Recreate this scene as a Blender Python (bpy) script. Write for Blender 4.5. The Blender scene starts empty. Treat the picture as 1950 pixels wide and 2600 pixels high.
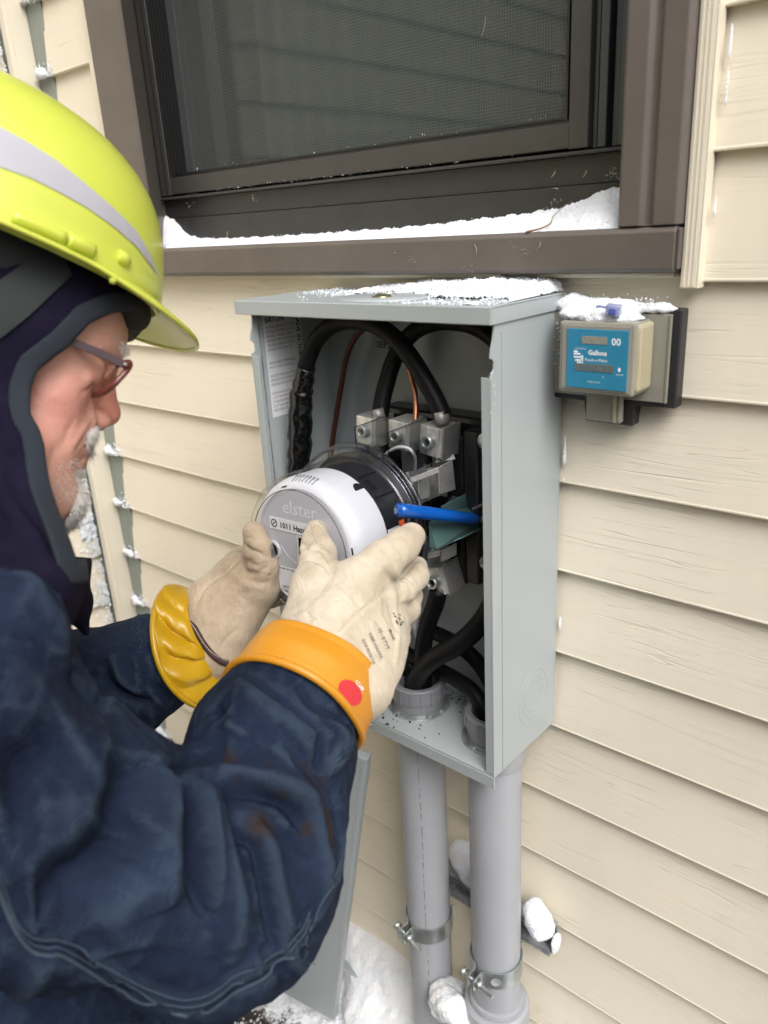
import bpy, bmesh, math, random
import numpy as np
from mathutils import Vector, Matrix
from mathutils.bvhtree import BVHTree
random.seed(7); np.random.seed(7)
sc = bpy.context.scene
COL = sc.collection
PI = math.pi

# ---------------------------------------------------------------- camera
F_, CX, CY = 1986.0, 975.0, 1300.0           # focal length and centre, in pixels of a 1950 x 2600 frame
hv = np.array([-2375., -590., F_]); hv /= np.linalg.norm(hv)
vv = np.array([320., 5400., F_]); vv -= hv*(vv@hv); vv /= np.linalg.norm(vv)
nv = np.cross(hv, vv); nv = nv if nv[2] > 0 else -nv
R = np.array([-hv, nv, -vv])                  # world = R @ (right, down, forward)
CAM = np.array([0., -.69, 1.40])
cam = bpy.data.objects.new('camera', bpy.data.cameras.new('camera'))
COL.objects.link(cam); sc.camera = cam
mw = Matrix.Identity(4)
for i in range(3):
    mw[i][0], mw[i][1], mw[i][2], mw[i][3] = R[i, 0], -R[i, 1], -R[i, 2], CAM[i]
cam.matrix_world = mw
cam.data.sensor_fit = 'HORIZONTAL'; cam.data.sensor_width = 36
cam.data.lens = 36*F_/1950
cam.data.clip_start = .02; cam.data.clip_end = 400
cam.data.dof.use_dof = True; cam.data.dof.focus_distance = .84; cam.data.dof.aperture_fstop = 7.0

def ray(px, py): return R@np.array([(px-CX)/F_, (py-CY)/F_, 1.])
def A(px, py, d): return CAM+ray(px, py)*d                       # point at a forward distance
def AY(px, py, y):                                               # point on the plane y = const
    d = ray(px, py); return CAM+d*((y-CAM[1])/d[1])
def AZ(px, py, z):
    d = ray(px, py); return CAM+d*((z-CAM[2])/d[2])
def AX(px, py, x):
    d = ray(px, py); return CAM+d*((x-CAM[0])/d[0])

# ---------------------------------------------------------------- sky and sun (overcast)
world = bpy.data.worlds.new('World'); sc.world = world; world.use_nodes = True
nt = world.node_tree; nt.nodes.clear()
sky = nt.nodes.new('ShaderNodeTexSky'); sky.sky_type = 'NISHITA'; sky.sun_disc = False
SUN_EL, SUN_AZ = math.radians(48), math.radians(121)
sky.sun_elevation = SUN_EL; sky.sun_rotation = SUN_AZ
sky.air_density = 1.0; sky.dust_density = 5.0; sky.ozone_density = 1.0
hsv = nt.nodes.new('ShaderNodeHueSaturation'); hsv.inputs['Saturation'].default_value = .30
bg = nt.nodes.new('ShaderNodeBackground'); bg.inputs['Strength'].default_value = .125
wo = nt.nodes.new('ShaderNodeOutputWorld')
nt.links.new(sky.outputs[0], hsv.inputs['Color'])
tcw = nt.nodes.new('ShaderNodeTexCoord'); sxw = nt.nodes.new('ShaderNodeSeparateXYZ'); nt.links.new(tcw.outputs['Generated'], sxw.inputs[0])
mrw = nt.nodes.new('ShaderNodeMapRange'); mrw.inputs[3].default_value = .62; mrw.inputs[4].default_value = 1.7      # an overcast sky is brightest overhead
nt.links.new(sxw.outputs['Z'], mrw.inputs[0]); vmw = nt.nodes.new('ShaderNodeVectorMath'); vmw.operation = 'SCALE'
nt.links.new(hsv.outputs[0], vmw.inputs[0]); nt.links.new(mrw.outputs[0], vmw.inputs['Scale']); nt.links.new(vmw.outputs[0], bg.inputs['Color'])
nt.links.new(bg.outputs[0], wo.inputs['Surface'])
sun = bpy.data.objects.new('sun', bpy.data.lights.new('sun', 'SUN')); COL.objects.link(sun)
sun.data.energy = 1.15; sun.data.angle = math.radians(35); sun.data.color = (1, .97, .93)
sdir = Vector((math.sin(SUN_AZ)*math.cos(SUN_EL), math.cos(SUN_AZ)*math.cos(SUN_EL), math.sin(SUN_EL)))
sun.rotation_euler = sdir.to_track_quat('Z', 'Y').to_euler()
sc.view_settings.view_transform = 'Standard'; sc.view_settings.look = 'None'
sc.view_settings.exposure = 0.42; sc.view_settings.gamma = 1; sc.view_settings.use_curve_mapping = False
sc.render.engine = 'CYCLES'
sc.cycles.max_bounces = 8; sc.cycles.transparent_max_bounces = 24; sc.cycles.transmission_bounces = 6
sc.cycles.caustics_reflective = False; sc.cycles.caustics_refractive = False

# ---------------------------------------------------------------- materials
def mat(name, col, rough=.5, metal=0., bump=None, var=None, spec=.5, coat=0., sheen=0., sub=0., trans=0., wear=None, fine=None):
    """bump=(scale, strength, distance); var=(scale, other colour, amount)"""
    m = bpy.data.materials.new(name); m.use_nodes = True
    n, l = m.node_tree.nodes, m.node_tree.links
    b = n['Principled BSDF']
    b.inputs['Base Color'].default_value = (*col, 1); b.inputs['Roughness'].default_value = rough
    b.inputs['Metallic'].default_value = metal; b.inputs['Specular IOR Level'].default_value = spec
    b.inputs['Coat Weight'].default_value = coat; b.inputs['Sheen Weight'].default_value = sheen
    b.inputs['Subsurface Weight'].default_value = sub
    b.inputs['Transmission Weight'].default_value = trans
    if sub: b.inputs['Subsurface Scale'].default_value = .006
    tc = n.new('ShaderNodeTexCoord')
    if var:
        nz = n.new('ShaderNodeTexNoise'); nz.inputs['Scale'].default_value = var[0]; nz.inputs['Detail'].default_value = 5
        nz.inputs['Roughness'].default_value = .62
        l.new(tc.outputs['Object'], nz.inputs['Vector'])
        rp = n.new('ShaderNodeMapRange'); rp.inputs[1].default_value = .38; rp.inputs[2].default_value = .68
        rp.inputs[3].default_value = 0; rp.inputs[4].default_value = var[2]
        l.new(nz.outputs[0], rp.inputs[0])
        mx = n.new('ShaderNodeMix'); mx.data_type = 'RGBA'
        mx.inputs[6].default_value = (*col, 1); mx.inputs[7].default_value = (*var[1], 1)
        l.new(rp.outputs[0], mx.inputs[0]); l.new(mx.outputs[2], b.inputs['Base Color'])
    if bump:
        nz = n.new('ShaderNodeTexNoise'); nz.inputs['Scale'].default_value = bump[0]; nz.inputs['Detail'].default_value = 6
        l.new(tc.outputs['Object'], nz.inputs['Vector'])
        bp = n.new('ShaderNodeBump'); bp.inputs['Strength'].default_value = bump[1]; bp.inputs['Distance'].default_value = bump[2]
        l.new(nz.outputs[0], bp.inputs['Height']); l.new(bp.outputs[0], b.inputs['Normal'])
    return m
def N(m): return m.node_tree.nodes, m.node_tree.links, m.node_tree.nodes['Principled BSDF']

def siding_mat(name, along):
    """cream vinyl with an embossed wood grain running along one axis"""
    m = mat(name, (.66, .575, .435), .48, spec=.35); n, l, b = N(m)
    tc = n.new('ShaderNodeNewGeometry'); mp = n.new('ShaderNodeMapping')
    mp.inputs['Scale'].default_value = (2.0, 1, 80) if along == 'x' else (1, 2.0, 80)
    l.new(tc.outputs['Position'], mp.inputs['Vector'])
    nz = n.new('ShaderNodeTexNoise'); nz.inputs['Scale'].default_value = 1.0; nz.inputs['Detail'].default_value = 2.5
    nz.inputs['Distortion'].default_value = .7
    l.new(mp.outputs[0], nz.inputs['Vector'])
    # thin grain lines where the stretched noise crosses chosen levels
    def line(src, level, w):
        a = n.new('ShaderNodeMath'); a.operation = 'SUBTRACT'; a.inputs[1].default_value = level; l.new(src, a.inputs[0])
        c = n.new('ShaderNodeMath'); c.operation = 'ABSOLUTE'; l.new(a.outputs[0], c.inputs[0])
        d = n.new('ShaderNodeMapRange'); d.interpolation_type = 'SMOOTHSTEP'
        d.inputs[1].default_value = 0; d.inputs[2].default_value = w; d.inputs[3].default_value = 1; d.inputs[4].default_value = 0
        l.new(c.outputs[0], d.inputs[0]); return d.outputs[0]
    l1 = line(nz.outputs[0], .5, .014); l2 = line(nz.outputs[0], .60, .012)
    mxm = n.new('ShaderNodeMath'); mxm.operation = 'MAXIMUM'; l.new(l1, mxm.inputs[0]); l.new(l2, mxm.inputs[1])
    ms = n.new('ShaderNodeTexNoise'); ms.inputs['Scale'].default_value = 9; ms.inputs['Detail'].default_value = 3
    l.new(tc.outputs['Position'], ms.inputs['Vector'])
    mr = n.new('ShaderNodeMapRange'); mr.inputs[1].default_value = .40; mr.inputs[2].default_value = .62; l.new(ms.outputs[0], mr.inputs[0])
    mm = n.new('ShaderNodeMath'); mm.operation = 'MULTIPLY'; l.new(mxm.outputs[0], mm.inputs[0]); l.new(mr.outputs[0], mm.inputs[1])
    # faint crosswise ripples of the sheet
    wv = n.new('ShaderNodeTexNoise'); wv.inputs['Scale'].default_value = 1; wv.inputs['Detail'].default_value = 1.5
    mp2 = n.new('ShaderNodeMapping'); mp2.inputs['Scale'].default_value = (46, 1, 1.6) if along == 'x' else (1, 46, 1.6)
    l.new(tc.outputs['Position'], mp2.inputs['Vector']); l.new(mp2.outputs[0], wv.inputs['Vector'])
    inv = n.new('ShaderNodeMath'); inv.operation = 'MULTIPLY'; inv.inputs[1].default_value = -1; l.new(mm.outputs[0], inv.inputs[0])
    ad = n.new('ShaderNodeMath'); ad.operation = 'MULTIPLY_ADD'; ad.inputs[1].default_value = 1.7
    l.new(wv.outputs[0], ad.inputs[0]); l.new(inv.outputs[0], ad.inputs[2])
    ad2 = n.new('ShaderNodeMath'); ad2.operation = 'MULTIPLY_ADD'; ad2.inputs[1].default_value = .8
    l.new(nz.outputs[0], ad2.inputs[0]); l.new(ad.outputs[0], ad2.inputs[2])
    bp = n.new('ShaderNodeBump'); bp.inputs['Strength'].default_value = .36; bp.inputs['Distance'].default_value = .0009
    l.new(ad2.outputs[0], bp.inputs['Height']); l.new(bp.outputs[0], b.inputs['Normal'])
    # grime caught in the grain, and a light unevenness of the colour
    mx = n.new('ShaderNodeMix'); mx.data_type = 'RGBA'
    mx.inputs[6].default_value = (.81, .745, .61, 1); mx.inputs[7].default_value = (.42, .365, .285, 1)
    g = n.new('ShaderNodeMath'); g.operation = 'MULTIPLY'; g.inputs[1].default_value = .26; l.new(mm.outputs[0], g.inputs[0])
    l.new(g.outputs[0], mx.inputs[0])
    big = n.new('ShaderNodeTexNoise'); big.inputs['Scale'].default_value = 3.1; big.inputs['Detail'].default_value = 6
    l.new(tc.outputs['Position'], big.inputs['Vector'])
    mx2 = n.new('ShaderNodeMix'); mx2.data_type = 'RGBA'; mx2.blend_type = 'MULTIPLY'; mx2.inputs[0].default_value = .5
    br = n.new('ShaderNodeMapRange'); br.inputs[1].default_value = .3; br.inputs[2].default_value = .7; br.inputs[3].default_value = .84; br.inputs[4].default_value = 1.08
    l.new(big.outputs[0], br.inputs[0]); l.new(br.outputs[0], mx2.inputs[7]); l.new(mx.outputs[2], mx2.inputs[6])
    l.new(mx2.outputs[2], b.inputs['Base Color'])
    return m

M = {}
M['siding'] = siding_mat('cream_vinyl', 'x'); M['siding_side'] = siding_mat('cream_vinyl_side', 'y')
M['cream_trim'] = mat('cream_trim', (.76, .70, .575), .4, bump=(60, .15, .0005))
M['channel'] = mat('channel_grey_green', (.26, .29, .26), .5)
M['brown'] = mat('brown_aluminium', (.115, .098, .085), .42, var=(14, (.14, .12, .105), .7), bump=(900, .12, .0002))
M['brown_dark'] = mat('dark_bronze_frame', (.026, .026, .025), .45, var=(30, (.036, .035, .032), .8), bump=(300, .1, .0002))
M['frame_mid'] = mat('bronze_frame', (.046, .043, .040), .42, var=(22, (.056, .052, .049), .7))
M['black_rubber'] = mat('black_gasket', (.012, .012, .013), .5)
M['track'] = mat('track_metal', (.055, .06, .068), .35, .2)
M['box'] = mat('grey_enamel', (.36, .40, .415), .36, var=(5, (.40, .435, .445), .6), bump=(420, .10, .0002), spec=.5)
M['pvc'] = mat('grey_pvc', (.36, .375, .405), .42, var=(9, (.31, .325, .355), .7), bump=(120, .06, .0003))
M['pvc_dark'] = mat('dark_grey_pvc', (.20, .205, .225), .45)
M['zinc'] = mat('zinc_steel', (.50, .53, .53), .33, .8, var=(45, (.30, .33, .33), .8), bump=(90, .2, .0004))
M['zinc_dark'] = mat('dirty_zinc', (.42, .44, .45), .48, .35, var=(40, (.10, .12, .13), .8))
M['alu'] = mat('lug_aluminium', (.72, .72, .70), .28, .6, var=(60, (.34, .34, .33), .8), bump=(220, .2, .0003))
M['alu_dull'] = mat('dull_aluminium', (.36, .36, .35), .5, .6, var=(70, (.25, .25, .25), .8))
M['bakelite'] = mat('black_moulding', (.012, .012, .013), .28, bump=(200, .06, .0003))
M['cable'] = mat('black_cable', (.006, .006, .007), .48, spec=.18, bump=(260, .12, .0003))
M['tape'] = mat('black_tape', (.004, .004, .005), .2, bump=(70, .35, .002), coat=.3)
M['copper'] = mat('bare_copper', (.55, .22, .13), .32, .9, var=(60, (.30, .10, .06), .8))
M['copper_dark'] = mat('oxidised_copper', (.13, .045, .035), .38, .5)
M['teal'] = mat('green_passivated_steel', (.085, .17, .165), .32, .55, var=(22, (.13, .22, .20), .8), bump=(150, .12, .0003))
M['blue'] = mat('blue_vinyl_grip', (.004, .085, .40), .16, coat=.35, var=(30, (.006, .10, .44), .6))
M['meter_shell'] = mat('pearl_grey_plastic', (.60, .61, .66), .30, bump=(500, .04, .0002))
M['meter_face'] = mat('grey_face_plastic', (.47, .47, .51), .5)
M['meter_black'] = mat('meter_base_black', (.014, .015, .018), .35)
M['white_print'] = mat('white_label', (.72, .73, .76), .5, var=(12, (.66, .67, .71), .5))
M['ink'] = mat('black_ink', (.02, .02, .025), .6)
M['ink_grey'] = mat('worn_ink', (.16, .15, .14), .7)
M['white_ink'] = mat('white_ink', (.78, .83, .86), .5)
M['orange_print'] = mat('orange_label', (.75, .12, .03), .5)
M['red_print'] = mat('red_print', (.55, .03, .04), .45)
M['emboss'] = mat('embossed_letter', (.66, .67, .72), .3)
M['lcd'] = mat('dark_display', (.012, .013, .016), .15)
M['snow'] = mat('snow', (.86, .88, .92), .75, bump=(420, .9, .0028), var=(25, (.80, .83, .90), .6), sub=.15)
M['reader_grey'] = mat('smoky_plastic', (.27, .26, .215), .30, var=(20, (.31, .30, .25), .6), coat=.25)
M['reader_cream'] = mat('yellowed_plastic', (.44, .40, .28), .32, var=(18, (.37, .33, .20), .8), coat=.2)
M['reader_blue'] = mat('reader_blue', (.022, .215, .36), .4, var=(40, (.04, .25, .38), .6), coat=.15)
M['reader_black'] = mat('black_plastic', (.020, .020, .022), .5, bump=(300, .15, .0003))
M['splice'] = mat('violet_gel_plastic', (.26, .29, .50), .2, coat=.4, var=(120, (.45, .47, .60), .8))
M['skin'] = mat('skin', (.52, .315, .245), .50, sub=.08, var=(30, (.55, .265, .21), .7), bump=(200, .5, .0014))
n, l, b = N(M['skin'])
at_ = n.new('ShaderNodeAttribute'); at_.attribute_name = 'flush'; mx_ = n.new('ShaderNodeMix'); mx_.data_type = 'RGBA'; mx_.inputs[7].default_value = (.50, .13, .11, 1)
l.new(b.inputs['Base Color'].links[0].from_socket, mx_.inputs[6]); l.new(at_.outputs['Fac'], mx_.inputs[0]); l.new(mx_.outputs[2], b.inputs['Base Color'])
M['hair'] = mat('grey_whiskers', (.80, .77, .74), .5, spec=.6)
M['glass_frame'] = mat('maroon_frame', (.13, .032, .026), .25, coat=.3)
M['temple'] = mat('mauve_temple', (.055, .034, .042), .38)
M['hivis'] = mat('hi_vis_yellow', (.54, .60, .075), .36, coat=.25, var=(7, (.61, .66, .12), .5), sub=.1, bump=(260, .04, .0002))
M['reflect'] = mat('grey_reflective_tape', (.42, .42, .47), .38, bump=(500, .1, .0002), var=(30, (.37, .37, .42), .6))
M['strap'] = mat('dark_elastic', (.018, .023, .024), .8, bump=(700, .3, .0003))
M['fleece'] = mat('navy_fleece', (.0085, .007, .019), .95, spec=.1, sheen=0, bump=(900, .7, .0012), var=(60, (.013, .011, .027), .7))
M['hem'] = mat('slate_hem', (.012, .017, .027), .9, sheen=0, bump=(900, .4, .0006))
M['rubber_orange'] = mat('orange_rubber', (.56, .24, .016), .40, var=(8, (.46, .18, .012), .7), bump=(160, .05, .0003))
M['rubber_yellow'] = mat('yellow_rubber', (.48, .285, .008), .34, var=(10, (.36, .20, .006), .7), bump=(160, .05, .0003))
M['binding'] = mat('brown_binding', (.045, .022, .022), .7, bump=(500, .4, .0005))
M['thread'] = mat('pale_thread', (.60, .53, .42), .8)
M['lens'] = None

def leather_mat(name, base, dirt, amount):
    m = mat(name, base, .72, spec=.25, sheen=.15); n, l, b = N(m)
    tc = n.new('ShaderNodeTexCoord')
    nz = n.new('ShaderNodeTexNoise'); nz.inputs['Scale'].default_value = 19; nz.inputs['Detail'].default_value = 8; nz.inputs['Roughness'].default_value = .66
    l.new(tc.outputs['Object'], nz.inputs['Vector'])
    rp = n.new('ShaderNodeMapRange'); rp.inputs[1].default_value = .42; rp.inputs[2].default_value = .72; rp.inputs[3].default_value = 0; rp.inputs[4].default_value = amount
    l.new(nz.outputs[0], rp.inputs[0])
    at = n.new('ShaderNodeAttribute'); at.attribute_name = 'dirt'
    sm = n.new('ShaderNodeMath'); sm.operation = 'ADD'; sm.use_clamp = True; l.new(rp.outputs[0], sm.inputs[0]); l.new(at.outputs['Fac'], sm.inputs[1])
    mx = n.new('ShaderNodeMix'); mx.data_type = 'RGBA'; mx.inputs[6].default_value = (*base, 1); mx.inputs[7].default_value = (*dirt, 1)
    l.new(sm.outputs[0], mx.inputs[0]); l.new(mx.outputs[2], b.inputs['Base Color'])
    # fine creases: stretched voronoi plus grain
    mp = n.new('ShaderNodeMapping'); mp.inputs['Scale'].default_value = (1, 1.6, .6); mp.inputs['Rotation'].default_value = (.4, .5, .7)
    l.new(tc.outputs['Object'], mp.inputs['Vector'])
    cr = n.new('ShaderNodeTexNoise'); cr.inputs['Scale'].default_value = 60; cr.inputs['Detail'].default_value = 4; cr.inputs['Distortion'].default_value = 1.2
    l.new(mp.outputs[0], cr.inputs['Vector'])
    gr = n.new('ShaderNodeTexNoise'); gr.inputs['Scale'].default_value = 600; gr.inputs['Detail'].default_value = 3
    l.new(tc.outputs['Object'], gr.inputs['Vector'])
    b1 = n.new('ShaderNodeBump'); b1.inputs['Strength'].default_value = .8; b1.inputs['Distance'].default_value = .0028; l.new(cr.outputs[0], b1.inputs['Height'])
    b2 = n.new('ShaderNodeBump'); b2.inputs['Strength'].default_value = .35; b2.inputs['Distance'].default_value = .0005; l.new(gr.outputs[0], b2.inputs['Height'])
    l.new(b1.outputs[0], b2.inputs['Normal']); l.new(b2.outputs[0], b.inputs['Normal'])
    return m
M['leather'] = leather_mat('cream_leather', (.55, .48, .375), (.34, .27, .19), .70)
M['leather_dirty'] = leather_mat('soiled_leather', (.46, .37, .27), (.24, .18, .12), .75)

def denim_mat():
    m = mat('navy_duck_cloth', (.016, .026, .062), .9, sheen=0., spec=.12); n, l, b = N(m)
    tc = n.new('ShaderNodeTexCoord')
    nz = n.new('ShaderNodeTexNoise'); nz.inputs['Scale'].default_value = 11; nz.inputs['Detail'].default_value = 7; nz.inputs['Roughness'].default_value = .6
    l.new(tc.outputs['Object'], nz.inputs['Vector'])
    mx = n.new('ShaderNodeMix'); mx.data_type = 'RGBA'; mx.inputs[6].default_value = (.0055, .009, .023, 1); mx.inputs[7].default_value = (.0155, .026, .054, 1)
    fs = n.new('ShaderNodeTexNoise'); fs.inputs['Scale'].default_value = 420; fs.inputs['Detail'].default_value = 2; l.new(tc.outputs['Object'], fs.inputs['Vector'])
    rp = n.new('ShaderNodeMapRange'); rp.inputs[1].default_value = .3; rp.inputs[2].default_value = .72; l.new(nz.outputs[0], rp.inputs[0])
    fa = n.new('ShaderNodeMath'); fa.operation = 'MULTIPLY_ADD'; fa.inputs[1].default_value = .8; fa.inputs[2].default_value = -.42; l.new(fs.outputs[0], fa.inputs[0])
    fb = n.new('ShaderNodeMath'); fb.operation = 'ADD'; fb.use_clamp = True; l.new(fa.outputs[0], fb.inputs[0]); l.new(rp.outputs[0], fb.inputs[1]); l.new(fb.outputs[0], mx.inputs[0])
    # fading on worn ridges (attribute painted where the cloth is rubbed) and rusty stains
    w = n.new('ShaderNodeAttribute'); w.attribute_name = 'wear'
    mp = n.new('ShaderNodeMapping'); mp.inputs['Rotation'].default_value = (.5, .9, .6); mp.inputs['Scale'].default_value = (1, 1, .15)
    l.new(tc.outputs['Object'], mp.inputs['Vector'])
    tw = n.new('ShaderNodeTexWave'); tw.inputs['Scale'].default_value = 260; tw.inputs['Distortion'].default_value = 1.5; tw.inputs['Detail'].default_value = 1
    tw.inputs['Detail Scale'].default_value = .3
    l.new(tc.outputs['Object'], tw.inputs['Vector'])
    wm = n.new('ShaderNodeMath'); wm.operation = 'MULTIPLY'; l.new(w.outputs['Fac'], wm.inputs[0])
    tr = n.new('ShaderNodeMapRange'); tr.inputs[3].default_value = .45; tr.inputs[4].default_value = 1; l.new(tw.outputs['Fac'], tr.inputs[0]); l.new(tr.outputs[0], wm.inputs[1])
    m2 = n.new('ShaderNodeMix'); m2.data_type = 'RGBA'; m2.inputs[7].default_value = (.085, .125, .165, 1)
    l.new(wm.outputs[0], m2.inputs[0]); l.new(mx.outputs[2], m2.inputs[6])
    s = n.new('ShaderNodeAttribute'); s.attribute_name = 'stain'
    sn = n.new('ShaderNodeTexNoise'); sn.inputs['Scale'].default_value = 70; l.new(tc.outputs['Object'], sn.inputs['Vector'])
    sm = n.new('ShaderNodeMath'); sm.operation = 'MULTIPLY'; l.new(s.outputs['Fac'], sm.inputs[0])
    sr = n.new('ShaderNodeMapRange'); sr.inputs[1].default_value = .25; sr.inputs[2].default_value = .6; sr.inputs[3].default_value = .4; l.new(sn.outputs[0], sr.inputs[0]); l.new(sr.outputs[0], sm.inputs[1])
    m3 = n.new('ShaderNodeMix'); m3.data_type = 'RGBA'; m3.inputs[7].default_value = (.030, .019, .014, 1)
    l.new(sm.outputs[0], m3.inputs[0]); l.new(m2.outputs[2], m3.inputs[6]); l.new(m3.outputs[2], b.inputs['Base Color'])
    b1 = n.new('ShaderNodeBump'); b1.inputs['Strength'].default_value = .45; b1.inputs['Distance'].default_value = .0006; l.new(tw.outputs['Fac'], b1.inputs['Height'])
    fn = n.new('ShaderNodeTexNoise'); fn.inputs['Scale'].default_value = 38; fn.inputs['Detail'].default_value = 6; l.new(tc.outputs['Object'], fn.inputs['Vector'])
    b2 = n.new('ShaderNodeBump'); b2.inputs['Strength'].default_value = .5; b2.inputs['Distance'].default_value = .005; l.new(fn.outputs[0], b2.inputs['Height'])
    l.new(b1.outputs[0], b2.inputs['Normal']); l.new(b2.outputs[0], b.inputs['Normal'])
    return m
M['denim'] = denim_mat()

def clear_mat(name, tint, amount=.12, rough=.04):
    m = bpy.data.materials.new(name); m.use_nodes = True; n, l = m.node_tree.nodes, m.node_tree.links; n.clear()
    t = n.new('ShaderNodeBsdfTransparent'); t.inputs[0].default_value = (*tint, 1)
    g = n.new('ShaderNodeBsdfGlossy'); g.inputs['Roughness'].default_value = rough
    lw = n.new('ShaderNodeLayerWeight'); lw.inputs['Blend'].default_value = .5
    pw = n.new('ShaderNodeMath'); pw.operation = 'POWER'; pw.inputs[1].default_value = 3.6; l.new(lw.outputs['Facing'], pw.inputs[0])
    fr = n.new('ShaderNodeMath'); fr.operation = 'MULTIPLY_ADD'; fr.inputs[1].default_value = .35+amount; fr.inputs[2].default_value = .03+.06*amount; fr.use_clamp = True; l.new(pw.outputs[0], fr.inputs[0])
    mx = n.new('ShaderNodeMixShader'); o = n.new('ShaderNodeOutputMaterial')
    l.new(fr.outputs[0], mx.inputs[0]); l.new(t.outputs[0], mx.inputs[1]); l.new(g.outputs[0], mx.inputs[2]); l.new(mx.outputs[0], o.inputs[0])
    return m
M['clear'] = clear_mat('clear_polycarbonate', (.985, .99, .995), .27)
M['clear_edge'] = clear_mat('thick_polycarbonate', (.62, .66, .74), .5, .08)
M['pane'] = clear_mat('window_glass', (.80, .86, .84), .22, .02)
M['lens'] = clear_mat('spectacle_lens', (.78, .58, .50), .25, .03)
M['guard'] = clear_mat('clear_guard_film', (.80, .82, .84), .22, .12)
M['room'] = mat('room_wall', (.16, .17, .16), .9); M['curtain'] = mat('pale_curtain', (.13, .14, .135), .9)
M['screen'] = mat('insect_screen', (.115, .125, .125), .55)
M['debris'] = mat('dry_debris', (.22, .13, .07), .8)
M['soil'] = mat('frozen_soil', (.035, .026, .020), .9, bump=(60, .8, .01))
M['trouser'] = mat('dark_trousers', (.02, .025, .04), .9)
M['boot'] = mat('brown_boot', (.06, .035, .02), .6)

# ---------------------------------------------------------------- object helpers
def link(name, me, m=None, parent=None, loc=None):
    o = bpy.data.objects.new(name, me); COL.objects.link(o)
    if m is not None and me is not None and not len(me.materials): me.materials.append(m)
    if parent is not None: o.parent = parent
    if loc is not None: o.location = loc
    return o
def tag(o, label=None, cat=None, group=None, kind=None):
    if label: o['label'] = label
    if cat: o['category'] = cat
    if group: o['group'] = group
    if kind: o['kind'] = kind
    return o
def empty(name, loc=(0, 0, 0), **k):
    o = bpy.data.objects.new(name, None); COL.objects.link(o); o.location = loc; o.empty_display_size = .02
    return tag(o, **k)
def mesh(V, Fc, smooth=False, name='mesh'):
    me = bpy.data.meshes.new(name); me.from_pydata([tuple(map(float, v)) for v in V], [], [tuple(int(i) for i in f) for f in Fc]); me.update()
    if smooth: me.polygons.foreach_set('use_smooth', [True]*len(me.polygons))
    return me
def bm_mesh(bm, smooth=False, name='mesh'):
    bmesh.ops.recalc_face_normals(bm, faces=bm.faces)
    me = bpy.data.meshes.new(name); bm.to_mesh(me); bm.free()
    if smooth: me.polygons.foreach_set('use_smooth', [True]*len(me.polygons))
    return me
def bevel_bm(bm, w, seg=2):
    if w > 0:
        bmesh.ops.bevel(bm, geom=list(bm.edges), offset=w, segments=seg, affect='EDGES', profile=.5, clamp_overlap=True)
def box_into(bm, lo, hi, bev=0, seg=2):
    b2 = bmesh.new()
    bmesh.ops.create_cube(b2, size=1)
    for v in b2.verts:
        v.co = Vector([(lo[i]+hi[i])/2+v.co[i]*(hi[i]-lo[i]) for i in range(3)])
    bevel_bm(b2, bev, seg)
    me = bpy.data.meshes.new('t'); b2.to_mesh(me); b2.free(); bm.from_mesh(me); bpy.data.meshes.remove(me)
def box(name, lo, hi, m, parent=None, bev=0, seg=2, smooth=False):
    lo, hi = [min(a, b) for a, b in zip(lo, hi)], [max(a, b) for a, b in zip(lo, hi)]
    bm = bmesh.new(); box_into(bm, lo, hi, bev, seg)
    return link(name, bm_mesh(bm, smooth), m, parent)
def boxes(name, L, m, parent=None, bev=0):
    bm = bmesh.new()
    for lo, hi in L: box_into(bm, [min(a, b) for a, b in zip(lo, hi)], [max(a, b) for a, b in zip(lo, hi)], bev)
    return link(name, bm_mesh(bm), m, parent)
def prism(poly, axis, a, b):
    """extrude a 2-D polygon along an axis between a and b (axis 0: (y,z), 1: (x,z), 2: (x,y))"""
    n = len(poly); V = []
    for t in (a, b):
        for p in poly:
            V.append({0: (t, p[0], p[1]), 1: (p[0], t, p[1]), 2: (p[0], p[1], t)}[axis])
    Fc = [list(range(n)), list(range(2*n-1, n-1, -1))]+[[i, (i+1) % n, n+(i+1) % n, n+i] for i in range(n)]
    bm = bmesh.new(); vs = [bm.verts.new(v) for v in V]
    for f in Fc: bm.faces.new([vs[i] for i in f])
    return bm
def prism_obj(name, poly, axis, a, b, m, parent=None, bev=0):
    bm = prism(poly, axis, a, b); bevel_bm(bm, bev, 1); return link(name, bm_mesh(bm), m, parent)
def lathe(prof, seg=64, a0=0, a1=2*PI, closed=True):
    """profile [(r, z)] turned about z"""
    V, Fc = [], []; n = len(prof)
    full = abs(a1-a0-2*PI) < 1e-6
    ns = seg if full else seg+1
    for i in range(ns):
        a = a0+(a1-a0)*i/seg
        for r, z in prof: V.append((r*math.cos(a), r*math.sin(a), z))
    for i in range(seg):
        j = (i+1) % ns
        for k in range(n-1): Fc.append((i*n+k, j*n+k, j*n+k+1, i*n+k+1))
    bm = bmesh.new(); vs = [bm.verts.new(v) for v in V]
    for f in Fc:
        try: bm.faces.new([vs[q] for q in f])
        except ValueError: pass
    bmesh.ops.remove_doubles(bm, verts=bm.verts, dist=1e-6)
    return bm
def lathe_obj(name, prof, m, parent=None, seg=64, smooth=True, mtx=None, sharp=35):
    bm = lathe(prof, seg)
    if mtx is not None: bmesh.ops.transform(bm, matrix=mtx, verts=bm.verts)
    me = bm_mesh(bm, smooth)
    o = link(name, me, m, parent)
    if smooth: me.set_sharp_from_angle(angle=math.radians(sharp))
    return o
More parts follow.
